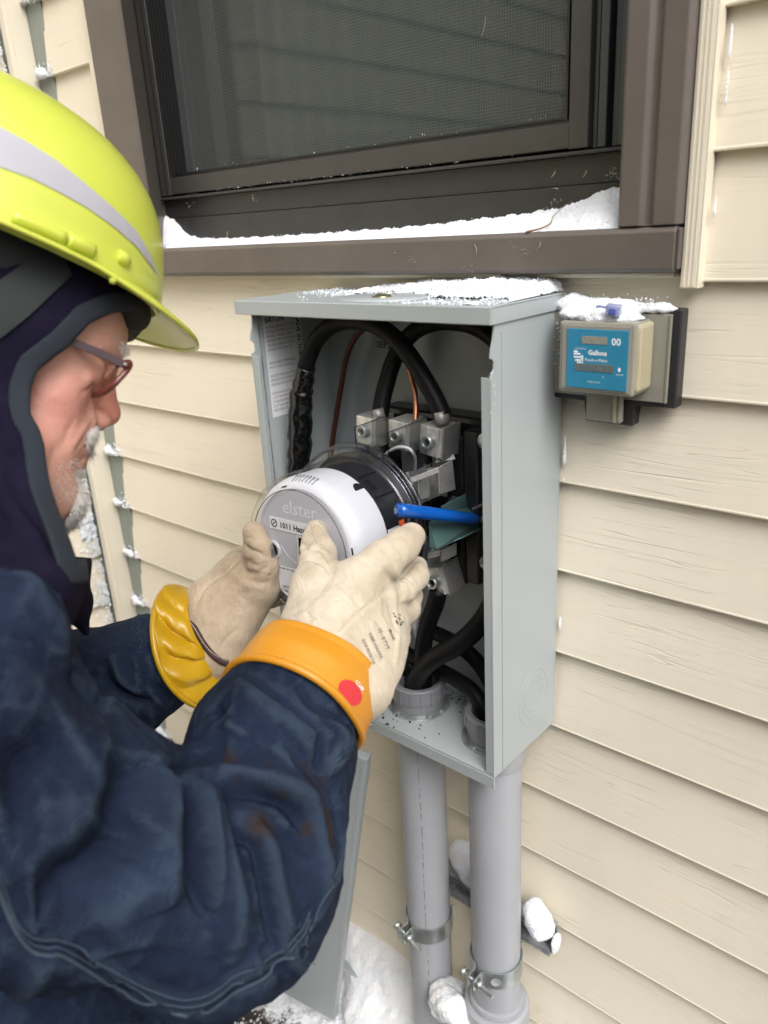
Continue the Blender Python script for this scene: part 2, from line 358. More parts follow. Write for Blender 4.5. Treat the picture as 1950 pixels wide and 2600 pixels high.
def spline(P, n=8):
    P = [np.array(p, float) for p in P]
    if len(P) < 3: return [P[0]+(P[-1]-P[0])*t for t in np.linspace(0, 1, n+1)]
    Q = [2*P[0]-P[1]]+P+[2*P[-1]-P[-2]]; out = []
    for i in range(1, len(Q)-2):
        for t in np.linspace(0, 1, n, endpoint=False):
            a, b, c, d = Q[i-1:i+3]
            out.append(.5*((2*b)+(c-a)*t+(2*a-5*b+4*c-d)*t*t+(3*b-a-3*c+d)*t**3))
    out.append(P[-1]); return out
def tube_me(P, r, seg=12, sub=6, cap=True, rfun=None):
    Q = spline(P, sub); n = len(Q)
    if hasattr(r, '__len__'): rr = [float(np.interp(i/(n-1), np.linspace(0, 1, len(r)), r)) for i in range(n)]
    else: rr = [r]*n
    V, Fc = [], []
    up = None
    for i in range(n):
        t = Q[min(i+1, n-1)]-Q[max(i-1, 0)]; t /= np.linalg.norm(t)+1e-12
        if up is None:
            up = np.array([0, 0, 1.]) if abs(t[2]) < .9 else np.array([1., 0, 0])
        s = np.cross(t, up); s /= np.linalg.norm(s); up = np.cross(s, t)
        for k in range(seg):
            a = 2*PI*k/seg; ra = rr[i]*(rfun(i/(n-1), a) if rfun else 1)
            V.append(Q[i]+ra*(math.cos(a)*s+math.sin(a)*up))
    for i in range(n-1):
        for k in range(seg):
            k2 = (k+1) % seg; Fc.append((i*seg+k, i*seg+k2, (i+1)*seg+k2, (i+1)*seg+k))
    if cap: Fc += [list(range(seg-1, -1, -1)), [(n-1)*seg+k for k in range(seg)]]
    return mesh(V, Fc, True)
def tube(name, P, r, m, parent=None, **k): return link(name, tube_me(P, r, **k), m, parent)
def cyl(name, a, b, r, m, parent=None, seg=24):
    o = link(name, tube_me([a, b], r, seg=seg, sub=1), m, parent); o.data.set_sharp_from_angle(angle=math.radians(40)); return o
def frame_mtx(o, x, y):
    x = Vector(x).normalized(); z = x.cross(Vector(y)).normalized(); y = z.cross(x)
    mm = Matrix.Identity(4)
    for i in range(3): mm[i][0], mm[i][1], mm[i][2], mm[i][3] = x[i], y[i], z[i], o[i]
    return mm
def text_me(s, size, mtx, align='LEFT', depth=0, bold=0):
    cu = bpy.data.curves.new('t', 'FONT'); cu.body = s; cu.size = size; cu.align_x = align; cu.extrude = depth; cu.offset = bold
    cu.resolution_u = 2
    o = bpy.data.objects.new('t', cu); COL.objects.link(o)
    dg = bpy.context.evaluated_depsgraph_get(); me = bpy.data.meshes.new_from_object(o.evaluated_get(dg))
    bpy.data.objects.remove(o); bpy.data.curves.remove(cu)
    me.transform(mtx); return me
def text(name, s, size, mtx, m, parent=None, align='LEFT', depth=0, bold=0, onto=None, off=.0004):
    me = text_me(s, size, mtx, align, depth, bold)
    if onto is not None:
        z = Vector((mtx[0][2], mtx[1][2], mtx[2][2]))
        for v in me.vertices:
            h = onto.ray_cast(v.co+z*.06, -z, .14)
            if h[0] is not None: v.co = h[0]+z*off
    me.materials.clear(); return link(name, me, m, parent)
def local(o_me):
    return o_me
def bvh(*meshes):
    V, Fc = [], []
    for me in meshes:
        b = len(V); V += [v.co.copy() for v in me.vertices]; Fc += [tuple(b+i for i in p.vertices) for p in me.polygons]
    return BVHTree.FromPolygons(V, Fc)
def hit(T, px, py, off=0.):
    d = ray(px, py); d = d/np.linalg.norm(d)
    h = T.ray_cast(Vector(CAM), Vector(d))
    if h[0] is None: return None
    return np.array(h[0]+h[1]*(off if h[1].dot(Vector(d)) < 0 else -off))
def patch(T, U, L, nu=24, nv=6, off=.0006):
    """sheet laid on a surface between two edges given as picture points"""
    def rs(P):
        P = np.array(P, float); s = np.r_[0, np.cumsum(np.linalg.norm(np.diff(P, axis=0), axis=1))]; s /= s[-1]
        t = np.linspace(0, 1, nu+1); return np.stack([np.interp(t, s, P[:, 0]), np.interp(t, s, P[:, 1])], 1)
    U, L = rs(U), rs(L); V = {}; Fc = []; VV = []
    for i in range(nu+1):
        for j in range(nv+1):
            p = U[i]*(1-j/nv)+L[i]*(j/nv); h = hit(T, p[0], p[1], off)
            if h is not None: V[i, j] = len(VV); VV.append(h)
    for i in range(nu):
        for j in range(nv):
            k = [(i, j), (i+1, j), (i+1, j+1), (i, j+1)]
            if all(q in V for q in k): Fc.append([V[q] for q in k])
    return mesh(VV, Fc, True)

# ---------------------------------------------------------------- distance-field modelling (for organic shapes)
class Field:
    def __init__(s, lo, hi, h):
        s.lo = np.array(lo, float); s.h = h; s.n = np.ceil((np.array(hi)-s.lo)/h).astype(int)+1
        s.f = np.full(tuple(s.n), 1.0, np.float32)
        s.ax = [(s.lo[i]+h*np.arange(s.n[i])).astype(np.float32) for i in range(3)]
    def sl(s, lo, hi):
        a = np.clip(np.floor((np.array(lo)-s.lo)/s.h).astype(int), 0, s.n-1); b = np.clip(np.ceil((np.array(hi)-s.lo)/s.h).astype(int)+1, 1, s.n)
        return tuple(slice(int(i), int(j)) for i, j in zip(a, b))
    def grid(s, sl):
        return s.ax[0][sl[0]][:, None, None], s.ax[1][sl[1]][None, :, None], s.ax[2][sl[2]][None, None, :]
    def merge(s, sl, d, k, mode):
        f = s.f[sl]
        if f.size == 0: return
        if mode == 'sub':
            h = np.clip(.5-.5*(f+d)/max(k, 1e-6), 0, 1); s.f[sl] = f*(1-h)-d*h+k*h*(1-h)
        else:
            h = np.clip(.5+.5*(f-d)/max(k, 1e-6), 0, 1); s.f[sl] = f*(1-h)+d*h-k*h*(1-h)
    def cap(s, a, b, ra, rb=None, k=.01, mode='add'):
        rb = ra if rb is None else rb; a = np.array(a, float); b = np.array(b, float); pad = max(ra, rb)+k+3*s.h+.01
        sl = s.sl(np.minimum(a, b)-pad, np.maximum(a, b)+pad); x, y, z = s.grid(sl)
        ab = b-a; L2 = ab@ab+1e-12
        t = np.clip(((x-a[0])*ab[0]+(y-a[1])*ab[1]+(z-a[2])*ab[2])/L2, 0, 1)
        d = np.sqrt((x-a[0]-t*ab[0])**2+(y-a[1]-t*ab[1])**2+(z-a[2]-t*ab[2])**2)-(ra+(rb-ra)*t)
        s.merge(sl, d.astype(np.float32), k, mode)
    def chain(s, P, Rr, k=.008, mode='add'):
        for i in range(len(P)-1): s.cap(P[i], P[i+1], Rr[i], Rr[i+1], k, mode)
    def ell(s, c, r, B=None, k=.01, mode='add'):
        c = np.array(c, float); r = np.array(r, float); B = np.eye(3) if B is None else np.array(B)   # rows: local axes
        pad = max(r)+k+3*s.h+.01; sl = s.sl(c-pad, c+pad); x, y, z = s.grid(sl); x = x-c[0]; y = y-c[1]; z = z-c[2]
        q = [B[i][0]*x+B[i][1]*y+B[i][2]*z for i in range(3)]
        k0 = np.sqrt((q[0]/r[0])**2+(q[1]/r[1])**2+(q[2]/r[2])**2); k1 = np.sqrt((q[0]/r[0]**2)**2+(q[1]/r[1]**2)**2+(q[2]/r[2]**2)**2)+1e-9
        s.merge(sl, (k0*(k0-1)/k1).astype(np.float32), k, mode)
    def noise(s, amp, seed=0, scale=30):
        rs = np.random.RandomState(seed); x, y, z = s.ax[0][:, None, None], s.ax[1][None, :, None], s.ax[2][None, None, :]
        d = 0
        for o in range(3):
            for q in range(3):
                w = rs.normal(size=3); w = w/np.linalg.norm(w)*scale*(1.9**o)*rs.uniform(.7, 1.3)
                d = d+np.sin(x*w[0]+y*w[1]+z*w[2]+rs.uniform(0, 6.3))*(.55**o)
        s.f += (amp*d/3).astype(np.float32)
    def verts(s, smooth=2):
        f = s.f; ins = f < 0; nx, ny, nz = f.shape
        C = [(i, j, k) for i in (0, 1) for j in (0, 1) for k in (0, 1)]
        cnt = sum(ins[i:nx-1+i, j:ny-1+j, k:nz-1+k].astype(np.int8) for i, j, k in C)
        act = (cnt > 0) & (cnt < 8); idx = np.argwhere(act)
        vals = np.stack([f[idx[:, 0]+i, idx[:, 1]+j, idx[:, 2]+k] for i, j, k in C], 1)
        acc = np.zeros((len(idx), 3)); num = np.zeros(len(idx)); Ca = np.array(C, float)
        for a in range(8):
            for b in range(a+1, 8):
                if abs(Ca[a]-Ca[b]).sum() == 1:
                    m = (vals[:, a] < 0) != (vals[:, b] < 0)
                    t = vals[m, a]/(vals[m, a]-vals[m, b]+1e-20)
                    acc[m] += Ca[a]+(Ca[b]-Ca[a])*t[:, None]; num[m] += 1
        V = s.lo+s.h*(idx+acc/num[:, None])
        ids = np.full(act.shape, -1, np.int32); ids[tuple(idx.T)] = np.arange(len(idx))
        Q = []
        for ax in range(3):
            a1, a2 = (ax+1) % 3, (ax+2) % 3
            lo = [slice(None)]*3; hi = [slice(None)]*3; lo[ax] = slice(0, -1); hi[ax] = slice(1, None)
            s0, s1 = ins[tuple(lo)], ins[tuple(hi)]
            e = np.argwhere(s0 != s1)
            lim = np.array(act.shape)
            ok = (e[:, a1] > 0) & (e[:, a2] > 0) & (e[:, a1] < lim[a1]) & (e[:, a2] < lim[a2]); e = e[ok]
            flip = s0[tuple(e.T)]
            def cid(d1, d2):
                c = e.copy(); c[:, a1] -= d1; c[:, a2] -= d2; return ids[tuple(c.T)]
            q = np.stack([cid(1, 1), cid(0, 1), cid(0, 0), cid(1, 0)], 1)
            q[~flip] = q[~flip][:, ::-1]; Q.append(q)
        Q = np.concatenate(Q); Q = Q[(Q >= 0).all(1)]
        for _ in range(smooth):
            E = np.concatenate([Q[:, [i, (i+1) % 4]] for i in range(4)]); n = len(V)
            deg = np.bincount(E[:, 0], minlength=n)+np.bincount(E[:, 1], minlength=n)
            av = np.stack([np.bincount(E[:, 0], V[E[:, 1], c], n)+np.bincount(E[:, 1], V[E[:, 0], c], n) for c in range(3)], 1)/np.maximum(deg, 1)[:, None]
            V = V*.45+av*.55
        return V, Q
def quads_me(V, Q, name='mesh'):
    me = bpy.data.meshes.new(name); me.vertices.add(len(V)); me.vertices.foreach_set('co', np.asarray(V, np.float32).ravel())
    k = Q.shape[1]
    me.loops.add(len(Q)*k); me.loops.foreach_set('vertex_index', Q.astype(np.int32).ravel())
    me.polygons.add(len(Q)); me.polygons.foreach_set('loop_start', np.arange(0, len(Q)*k, k, dtype=np.int32))
    me.polygons.foreach_set('loop_total', np.full(len(Q), k, np.int32))
    me.update(calc_edges=True); me.validate(); me.polygons.foreach_set('use_smooth', np.ones(len(me.polygons), bool)); return me
def vnormals(V, Q):
    d1 = V[Q[:, 2]]-V[Q[:, 0]]; d2 = V[Q[:, 3]]-V[Q[:, 1]]; fn = np.cross(d1, d2); n = np.zeros_like(V)
    for i in range(4):
        for c in range(3): n[:, c] += np.bincount(Q[:, i], fn[:, c], len(V))
    return n/(np.linalg.norm(n, axis=1)[:, None]+1e-12)
def pl_dist(V, P):
    """distance to a polyline and the position 0..1 along it"""
    P = [np.array(p) for p in P]; L = [np.linalg.norm(P[i+1]-P[i]) for i in range(len(P)-1)]; T = sum(L)+1e-9
    best = np.full(len(V), 9.); pos = np.zeros(len(V)); s = 0
    for i in range(len(P)-1):
        ab = P[i+1]-P[i]; t = np.clip(((V-P[i])@ab)/(ab@ab+1e-12), 0, 1)
        d = np.linalg.norm(V-P[i]-t[:, None]*ab, axis=1); m = d < best
        best[m] = d[m]; pos[m] = (s+t[m]*L[i])/T; s += L[i]
    return best, pos
def stroke(V, Nn, T, pts, w, depth, taper=True, sharp=False):
    """push the surface in (or out) along a line that runs over it; the points are picture points on the surface"""
    P = [hit(T, *p) for p in pts]; P = [p for p in P if p is not None]
    if len(P) < 2: return np.zeros(len(V))
    P = spline(P, 4)
    d, t = pl_dist(V, P)
    g = (np.exp(-1.25*np.sqrt(d*d+(.12*w)**2)/w) if sharp else np.exp(-(d/w)**2))*(np.clip(np.minimum(t, 1-t)*4, 0, 1)**.5*.8+.2 if taper else 1)
    if depth: V -= Nn*(g*depth)[:, None]
    return g
def set_attr(me, name, val):
    a = me.attributes.new(name, 'FLOAT', 'POINT'); a.data.foreach_set('value', np.asarray(val, np.float32))
def snow_blob(name, ells, h=.003, amp=.003, seed=1, k=.01, scale=120, label=None, parent=None, m=None):
    c = np.array([e[0] for e in ells]); r = np.array([e[1] for e in ells])
    Fd = Field((c-r).min(0)-.02, (c+r).max(0)+.02, h)
    for cc, rr in ells: Fd.ell(cc, rr, k=k)
    Fd.noise(amp, seed, scale); Fd.noise(amp*.45, seed+50, scale*3.2); V, Q = Fd.verts(0)
    V = V+vnormals(V, Q)*np.random.RandomState(seed).normal(0, h*.10, len(V))[:, None]
    o = link(name, quads_me(V, Q), m or M['snow'], parent)
    if label: tag(o, label, 'snow', kind='stuff')
    return o
def crumbs_me(P, r0, r1, seed=3):
    rs = np.random.RandomState(seed); V, Fc = [], []
    o6 = np.array([(1, 0, 0), (-1, 0, 0), (0, 1, 0), (0, -1, 0), (0, 0, 1), (0, 0, -1)], float)
    f8 = [(0, 2, 4), (2, 1, 4), (1, 3, 4), (3, 0, 4), (2, 0, 5), (1, 2, 5), (3, 1, 5), (0, 3, 5)]
    for p in P:
        b = len(V); s = rs.uniform(r0, r1); q = o6*s*rs.uniform(.5, 1.3, 3)
        a = rs.uniform(0, 6.3); ca, sa = math.cos(a), math.sin(a); rot = np.array([[ca, -sa, 0], [sa*.7, ca*.7, -.7], [sa*.7, ca*.7, .7]])
        for v in q@rot: V.append(np.array(p)+v)
        Fc += [tuple(b+i for i in f) for f in f8]
    return mesh(V, Fc, False)
# ================================================================ ground
gx = np.concatenate([np.linspace(-30, -2.2, 10), np.linspace(-2, -1.3, 10), np.linspace(-1.28, -.2, 170), np.linspace(-.15, 1.2, 20), np.linspace(1.5, 30, 10)])
gy = np.concatenate([np.linspace(-40, -2.2, 10), np.linspace(-2, -.5, 20), np.linspace(-.49, .06, 90)])
rs = np.random.RandomState(4)
def gz(x, y):
    n = .5*np.sin(x*7.1+1.3)*np.sin(y*9.7)+.3*np.sin(x*17+y*13)+.2*np.sin(x*41-y*37+2)+.1*np.sin(x*97+y*83)+.12*np.sin(x*171-y*143)+.09*np.sin(x*263+y*301+1)
    bank = np.exp(-((y-.03)/.10)**2)
    bank *= .055+.012*np.sin(x*9)
    hole = np.exp(-(((x+.80)/.17)**2+((y+.17)/.12)**2))
    return .205+.016*n+bank*(1-.8*hole)-.02*hole
V = [(x, y, gz(x, y)) for y in gy for x in gx]; nx = len(gx)
Fc = [(j*nx+i, j*nx+i+1, (j+1)*nx+i+1, (j+1)*nx+i) for j in range(len(gy)-1) for i in range(nx-1)]
gm = mat('snow_ground', (.80, .83, .88), .8, bump=(160, .6, .006), sub=0); n, l, b = N(gm)
tc = n.new('ShaderNodeTexCoord'); nz = n.new('ShaderNodeTexNoise'); nz.inputs['Scale'].default_value = 34; nz.inputs['Detail'].default_value = 9; nz.inputs['Roughness'].default_value = .75
l.new(tc.outputs['Object'], nz.inputs['Vector'])
sx = n.new('ShaderNodeSeparateXYZ'); l.new(tc.outputs['Object'], sx.inputs[0])
mr = n.new('ShaderNodeMapRange'); mr.inputs[1].default_value = -.04; mr.inputs[2].default_value = -.22; mr.inputs[3].default_value = .18; mr.inputs[4].default_value = .66
l.new(sx.outputs['Y'], mr.inputs[0])
th = n.new('ShaderNodeMath'); th.operation = 'SUBTRACT'; l.new(mr.outputs[0], th.inputs[0]); l.new(nz.outputs[0], th.inputs[1])
m2 = n.new('ShaderNodeMapRange'); m2.inputs[1].default_value = -.05; m2.inputs[2].default_value = .03; l.new(th.outputs[0], m2.inputs[0])
mx = n.new('ShaderNodeMix'); mx.data_type = 'RGBA'; mx.inputs[6].default_value = (.80, .83, .88, 1); mx.inputs[7].default_value = (.034, .026, .020, 1)
l.new(m2.outputs[0], mx.inputs[0]); l.new(mx.outputs[2], b.inputs['Base Color'])
tag(link('ground', mesh(V, Fc, True), gm), kind='structure')
P = []
for _ in range(5200):
    x, y = rs.uniform(-1.15, -.35), -abs(rs.normal(.05, .13))
    if y > -.6: P.append((x, y, gz(x, y)+rs.uniform(0, .003)))

GROUND_CRUMBS = P
# ================================================================ the two siding walls
EXP = .0999; Z0 = 1.4395
courses = [Z0+EXP*k for k in range(-13, 11)]            # lower edges of the boards
def board_me(length, axis):
    """one clapboard: leans out to its lower edge, hooks under; local origin at its lower left edge, thickness towards the street"""
    L = length; h = EXP
    prof = [(.0105, h+.006), (.0092, h-.001), (.0005, .0032), (0., .0020), (.0002, .0006), (.0012, 0.), (.0105, .0004), (.0105, .010)]
    ns = max(2, int(L/.25)); V, Fc = [], []; n = len(prof)
    for i in range(ns+1):
        t = L*i/ns; wob = .0006*math.sin(t*5.1+L*3)
        for (d, z) in prof:
            V.append((t, d+wob, z) if axis == 'x' else (-d-wob, -t, z))
    for i in range(ns):
        for k in range(n-1): Fc.append((i*n+k, (i+1)*n+k, (i+1)*n+k+1, i*n+k+1))
    Fc += [tuple(range(n-1, -1, -1)), tuple(ns*n+k for k in range(n))]
    bm = bmesh.new(); vs = [bm.verts.new(v) for v in V]
    for f in Fc: bm.faces.new([vs[i] for i in f])
    return bm_mesh(bm)
WX0, WX1 = -1.262, 1.7
wall = empty('siding_wall', (0, 0, .2), label='long wall of cream wood grain vinyl siding that carries the window and the grey meter box', cat='wall')
full = board_me(WX1-WX0, 'x'); lft = board_me(-1.122-WX0, 'x'); rgt = board_me(WX1+.262, 'x')
for me in (full, lft, rgt): me.materials.append(M['siding'])
def put(me, name, loc, par):
    o = bpy.data.objects.new(name, me); COL.objects.link(o); o.parent = par; o.location = Vector(loc)-par.location; return o
for k, z in enumerate(courses):
    if z < 1.335: put(full, 'siding_board', (WX0, random.uniform(-.0004, .0004), z), wall)
    else:
        put(lft, 'siding_board', (WX0, 0, z), wall); put(rgt, 'siding_board', (-.2600, 0, z), wall)
sh = boxes('wall_sheathing', [((-1.34, .012, 0), (1.7, .10, 1.34)), ((-1.34, .012, 1.34), (-1.06, .10, 2.5)), ((-.30, .012, 1.34), (1.7, .10, 2.5)), ((-1.06, .012, 2.3), (-.30, .10, 2.5))], M['channel'], None)
sh.parent = wall; sh.location = (0, 0, -.2)
# the short return piece of siding right under the sill
ut = box('undersill_trim', (-1.10, -.0035, 1.3435), (-.272, .009, 1.3475), M['cream_trim'], bev=.0008); ut.parent = wall; ut.location = (0, 0, -.2)
side = empty('siding_wall', (-1.32, 0, .2), label='side wall of cream siding meeting the long wall in the corner behind the worker', cat='wall')
sb = board_me(2.4, 'y'); sb.materials.append(M['siding_side'])
for z in courses: put(sb, 'siding_board', (-1.322, -.034, z+.004), side)
sh = box('wall_sheathing', (-1.45, -2.5, 0), (-1.335, .1, 2.5), M['channel']); sh.parent = side; sh.location = (1.32, 0, -.2)
# inside corner post: a cream L strip standing proud, grey green recess on the right of it
cp = empty('corner_post', (-1.30, -.02, .2), label='cream vinyl corner post with open grey green channel where the two siding walls meet', cat='trim')
def cpart(name, lo, hi, m, bev=.001):
    o = box(name, lo, hi, m, bev=bev); o.parent = cp; o.location = (1.30, .02, -.2); return o
cpart('post_strip', (-1.318, -.032, .1), (-1.302, -.024, 2.5), M['cream_trim'])
cpart('post_return', (-1.3065, -.024, .1), (-1.302, .006, 2.5), M['cream_trim'])
cpart('channel_back', (-1.3019, .006, .1), (-1.258, .0105, 2.5), M['channel'], 0)

# unseen house added to cut low sky light and be mirrored in the glass
nh_ = empty('added_house', (-2, -8.5, .2), label='pale unseen house with a dark roof, added across the yard to block low light', cat='house')
def nb(o): o.parent = nh_; o.location = (2, 8.5, -.2); return o
nb(box('wall', (-10, -15, 0), (6.5, -8.5, 4.3), mat('grey_house_paint', (.30, .31, .30), .8, var=(2, (.34, .34, .32), .6))))
nb(prism_obj('roof', [(-15.5, 4.25), (-8.0, 4.25), (-8.0, 4.42), (-11.75, 6.9), (-15.5, 4.42)], 0, -10.4, 6.9, mat('dark_shingle', (.055, .052, .05), .9, bump=(8, .5, .02))))
for x_ in (-8, -5.2, -1.5, 2.6):
    f_ = nb(box('window', (x_, -8.56, 1.4), (x_+1.1, -8.49, 2.9), M['cream_trim'], bev=.01))
    p_ = box('pane', (x_+.07, -8.575, 1.47), (x_+1.03, -8.48, 2.83), M['lcd']); p_.parent = f_
    p_.location = (0, 0, 0)
nb(box('door', (4.6, -8.56, .25), (5.6, -8.48, 2.4), M['brown'], bev=.01))

# ================================================================ window
win = empty('window', (-.66, 0, 1.35), label='dark window with insect screen and brown aluminium casing above the meter box', cat='window')
def wp(o): o.parent = win; o.location = (.66, 0, -1.35); return o
WT = 2.25
def casing(name, poly, z0, z1): return wp(prism_obj(name, poly, 2, z0, z1, M['brown'], bev=.0007))
casing('side_casing', [(-1.103, .02), (-1.103, -.014), (-1.098, -.020), (-1.060, -.020), (-1.050, -.020), (-1.0155, -.0205), (-1.0120, -.0185), (-1.0528, .0285), (-1.0540, .045), (-1.09, .045)], 1.3855, WT)
casing('side_casing', [(-.264, .02), (-.264, -.016), (-.268, -.020), (-.286, -.020), (-.291, -.016), (-.294, -.016), (-.299, -.020), (-.3155, -.020), (-.319, -.017), (-.3195, .045), (-.28, .045)], 1.3865, WT)
wp(prism_obj('sill_casing', [(.045, 1.350), (-.017, 1.3485), (-.0215, 1.352), (-.0215, 1.3815), (-.018, 1.3853), (.045, 1.390)], 0, -1.103, -.2665, M['brown'], bev=.0006))
wp(box('sill_end_cap', (-.2664, -.018, 1.351), (-.2635, .02, 1.384), M['brown'], bev=.001))
# fixed frame, sill bands
wp(prism_obj('lower_band', [(-1.051, 1.4243), (-.3196, 1.4243), (-.3196, 1.390)]+[(-1.019-.032*math.sin(t), 1.422-.032*math.cos(t)) for t in np.linspace(0, PI/2, 9)], 1, .030, .045, M['brown_dark'], bev=.0005))
wp(box('sill_back', (-1.052, .0455, 1.386), (-.3196, .06, 1.4243), M['brown']))
wp(box('upper_band', (-1.052, .0325, 1.4246), (-.3196, .06, 1.4500), M['brown_dark'], bev=.0006))
wp(prism_obj('ledge', [(.024, 1.4503), (.0235, 1.4525), (.026, 1.4535), (.055, 1.4545), (.055, 1.4503)], 0, -1.0525, -.3197, M['frame_mid'], bev=.0003))
# sliding screen frame
def prof_v(name, x0, x1, y0, y1, z0, z1, m, bev=.0008): return wp(box(name, (x0, y0, z0), (x1, y1, z1), m, bev=bev))
prof_v('screen_stile', -1.0515, -1.0272, .028, .05, 1.4555, WT, M['frame_mid'])
prof_v('screen_stile', -.3925, -.373, .028, .05, 1.4555, WT, M['frame_mid'])
prof_v('screen_rail', -1.0270, -.3926, .029, .05, 1.4565, 1.4785, M['frame_mid'])
for i, (x0, x1, y0) in enumerate([(-.3715, -.367, .034), (-.3645, -.3565, .030), (-.3535, -.3475, .036), (-.3455, -.336, .031)]):
    prof_v('jamb_track', x0, x1, y0, .06, 1.4546, WT, M['track'], .0008)
wp(box('jamb_back', (-.3728, .056, 1.4546), (-.3197, .062, WT), M['black_rubber']))
for x0, x1 in ((-1.0505, -1.0485), (-1.0360, -1.0345)):
    wp(box('frame_groove', (x0, .0272, 1.4556), (x1, .0281, WT), M['black_rubber']))
gl = []
for q in range(6):
    x = -1.0269+.0050*q
    gl.append(((x, .0300+.0016*q, 1.4787), (x+.0038, .05, WT)))
gl.append(((-1.0270, .0395, 1.4787), (-.9965, .05, WT)))
gl += [((-.3985, .031, 1.4787), (-.3960, .05, WT)), ((-.3952, .0330, 1.4787), (-.3927, .05, WT))]
for q in range(2):
    z = 1.4787+.0030*q
    gl.append(((-1.0268, .0312+.002*q, z), (-.3927, .05, z+.0022)))
wp(boxes('gasket', gl, M['black_rubber']))
# the wire cloth: every thread is a real bar
bm = bmesh.new(); pitch = .0030; th_ = .00042
sx0, sx1, sz0, sz1 = -.9955, -.399, 1.4835, 1.80
def bar(lo, hi):
    vs = [bm.verts.new(p) for p in ((lo[0], lo[1], lo[2]), (hi[0], lo[1], lo[2]), (hi[0], lo[1], hi[2]), (lo[0], lo[1], hi[2]), (lo[0], hi[1], lo[2]), (hi[0], hi[1], lo[2]), (hi[0], hi[1], hi[2]), (lo[0], hi[1], hi[2]))]
    for f in ((0, 1, 2, 3), (7, 6, 5, 4), (0, 4, 5, 1), (1, 5, 6, 2), (2, 6, 7, 3), (3, 7, 4, 0)): bm.faces.new([vs[i] for i in f])
x = sx0
while x < sx1: bar((x, .0385, sz0), (x+th_, .0385+th_, WT)); x += pitch
z = sz0
while z < WT: bar((sx0, .0390, z), (sx1, .0390+th_, z+th_)); z += pitch
scr = wp(link('insect_screen', bm_mesh(bm), M['screen'])); scr['kind'] = 'stuff'
wp(box('pane', (-1.0, .068, 1.46), (-.385, .071, WT), M['pane']))
wp(box('sash_stile', (-.955, .060, 1.482), (-.930, .0675, WT), M['frame_mid'], bev=.001))
wp(box('sash_rail', (-1.0, .058, 1.4545), (-.385, .0672, 1.482), M['black_rubber']))
wp(box('pane_seal', (-.929, .0605, 1.482), (-.9265, .0672, WT), M['track']))
# the room behind the glass, with a pale hanging blind edge and a panel
wp(boxes('room_shell', [((-1.9, 1.6, .8), (.6, 1.65, 2.6)), ((-1.9, .10, .8), (-1.85, 1.6, 2.6)), ((.55, .10, .8), (.6, 1.6, 2.6)), ((-1.9, .10, .75), (.6, 1.6, .8)), ((-1.9, .10, 2.6), (.6, 1.6, 2.65))], M['room']))
cv = []
for i in range(40):
    a = -.80+.011*i; cv.append((-.93+.0165*i, .135+.004*math.sin(i*1.7), 0))
Vc = [(a, b, 1.40) for a, b, _ in cv]+[(a, b, 2.4) for a, b, _ in cv]
wp(link('curtain', mesh(Vc, [(i, i+1, 41+i, 40+i) for i in range(39)], True), M['curtain']))
# cream J channels either side of the casing (part of the wall trim)
for x0, x1 in ((-1.1225, -1.1035), (-.2632, -.249)):
    o = empty('trim_channel', (x0, 0, 1.34), label='narrow cream trim strip %s of the window casing' % ('left' if x0 < -1 else 'right'), cat='trim')
    fw_ = .0130 if x0 > -1 else .0175
    a = box('channel_face', (x0, -.0115, 1.3355 if x0 > -1 else 1.30), (x0+fw_, -.0085, 2.5), M['cream_trim'], bev=.0008); a.parent = o; a.location = (-x0, 0, -1.34)
    for q in range(3):
        a = box('channel_rib', (x0+.0022+.0038*q, -.0119, 1.337), (x0+.0032+.0038*q, -.0114, 2.5), M['cream_trim']); a.parent = o; a.location = (-x0, 0, -1.34)
    a = box('channel_return', (x0+fw_+.0003, -.0112, 1.3355), (x0+fw_+.0015, .004, 2.5), M['cream_trim']); a.parent = o; a.location = (-x0, 0, -1.34)

# snow lying on the sill
rx = [-1.050, -1.030, -1.012, -.995, -.975, -.93, -.80, -.62, -.55, -.463, -.42, -.391, -.363, -.339, -.3198]
rz = [1.429, 1.424, 1.408, 1.400, 1.3965, 1.394, 1.393, 1.395, 1.397, 1.401, 1.4035, 1.407, 1.416, 1.421, 1.425]
xs = np.linspace(-1.0520, -.3198, 420); ts = np.linspace(0, 1, 16); V = []
nzr = np.random.RandomState(5).normal(size=(420, 16)); 
for i, x in enumerate(xs):
    zt = np.interp(x, rx, rz)+.0007*math.sin(x*190)+.0005*math.sin(x*413+1)
    yb = .0295; yf = -.0165 if x > -.998 else .004
    if x > -.45: yf = -.017+.004*max(0, (x+.45)/.13)
    for j, t in enumerate(ts):
        s_ = t**.75 if x < -.45 else t**(1.0+.25*math.sin(x*60))
        V.append((x, yf+(yb-yf)*t, 1.3848+(zt-1.3848)*s_+.0005*nzr[i, j]*(t > 0)+.0012*math.sin(x*70+t*5)*t*(1-t)))
Fc = [(i*16+j, (i+1)*16+j, (i+1)*16+j+1, i*16+j+1) for i in range(419) for j in range(15)]
Vb = len(V)
for x, zz in ((xs[0], 1.384), (xs[-1], 1.384)): pass
tag(link('snow_drift', mesh(V, Fc, True), M['snow']), 'drift of snow along the window sill, heaped in its right corner', 'snow', kind='stuff')
P = []
rs = np.random.RandomState(8)
for _ in range(420):
    x = rs.uniform(-1.0, -.33); q = rs.uniform(0, 1)**.6; P.append((x, -.018+.046*q, 1.3853+abs(rs.normal(0, .0008))+(np.interp(x, rx, rz)-1.385)*q**.9*.98))
for _ in range(260):                                     # frost caught in the slot under the screen rail
    x = -.93+abs(rs.normal(0, .28)); 
    if x < -.41: P.append((x, rs.uniform(.0285, .034), 1.4555+rs.uniform(0, .003)))
for _ in range(30): P.append((rs.uniform(-1.0, -.40), .0375, 1.484+abs(rs.normal(0, .0025))))
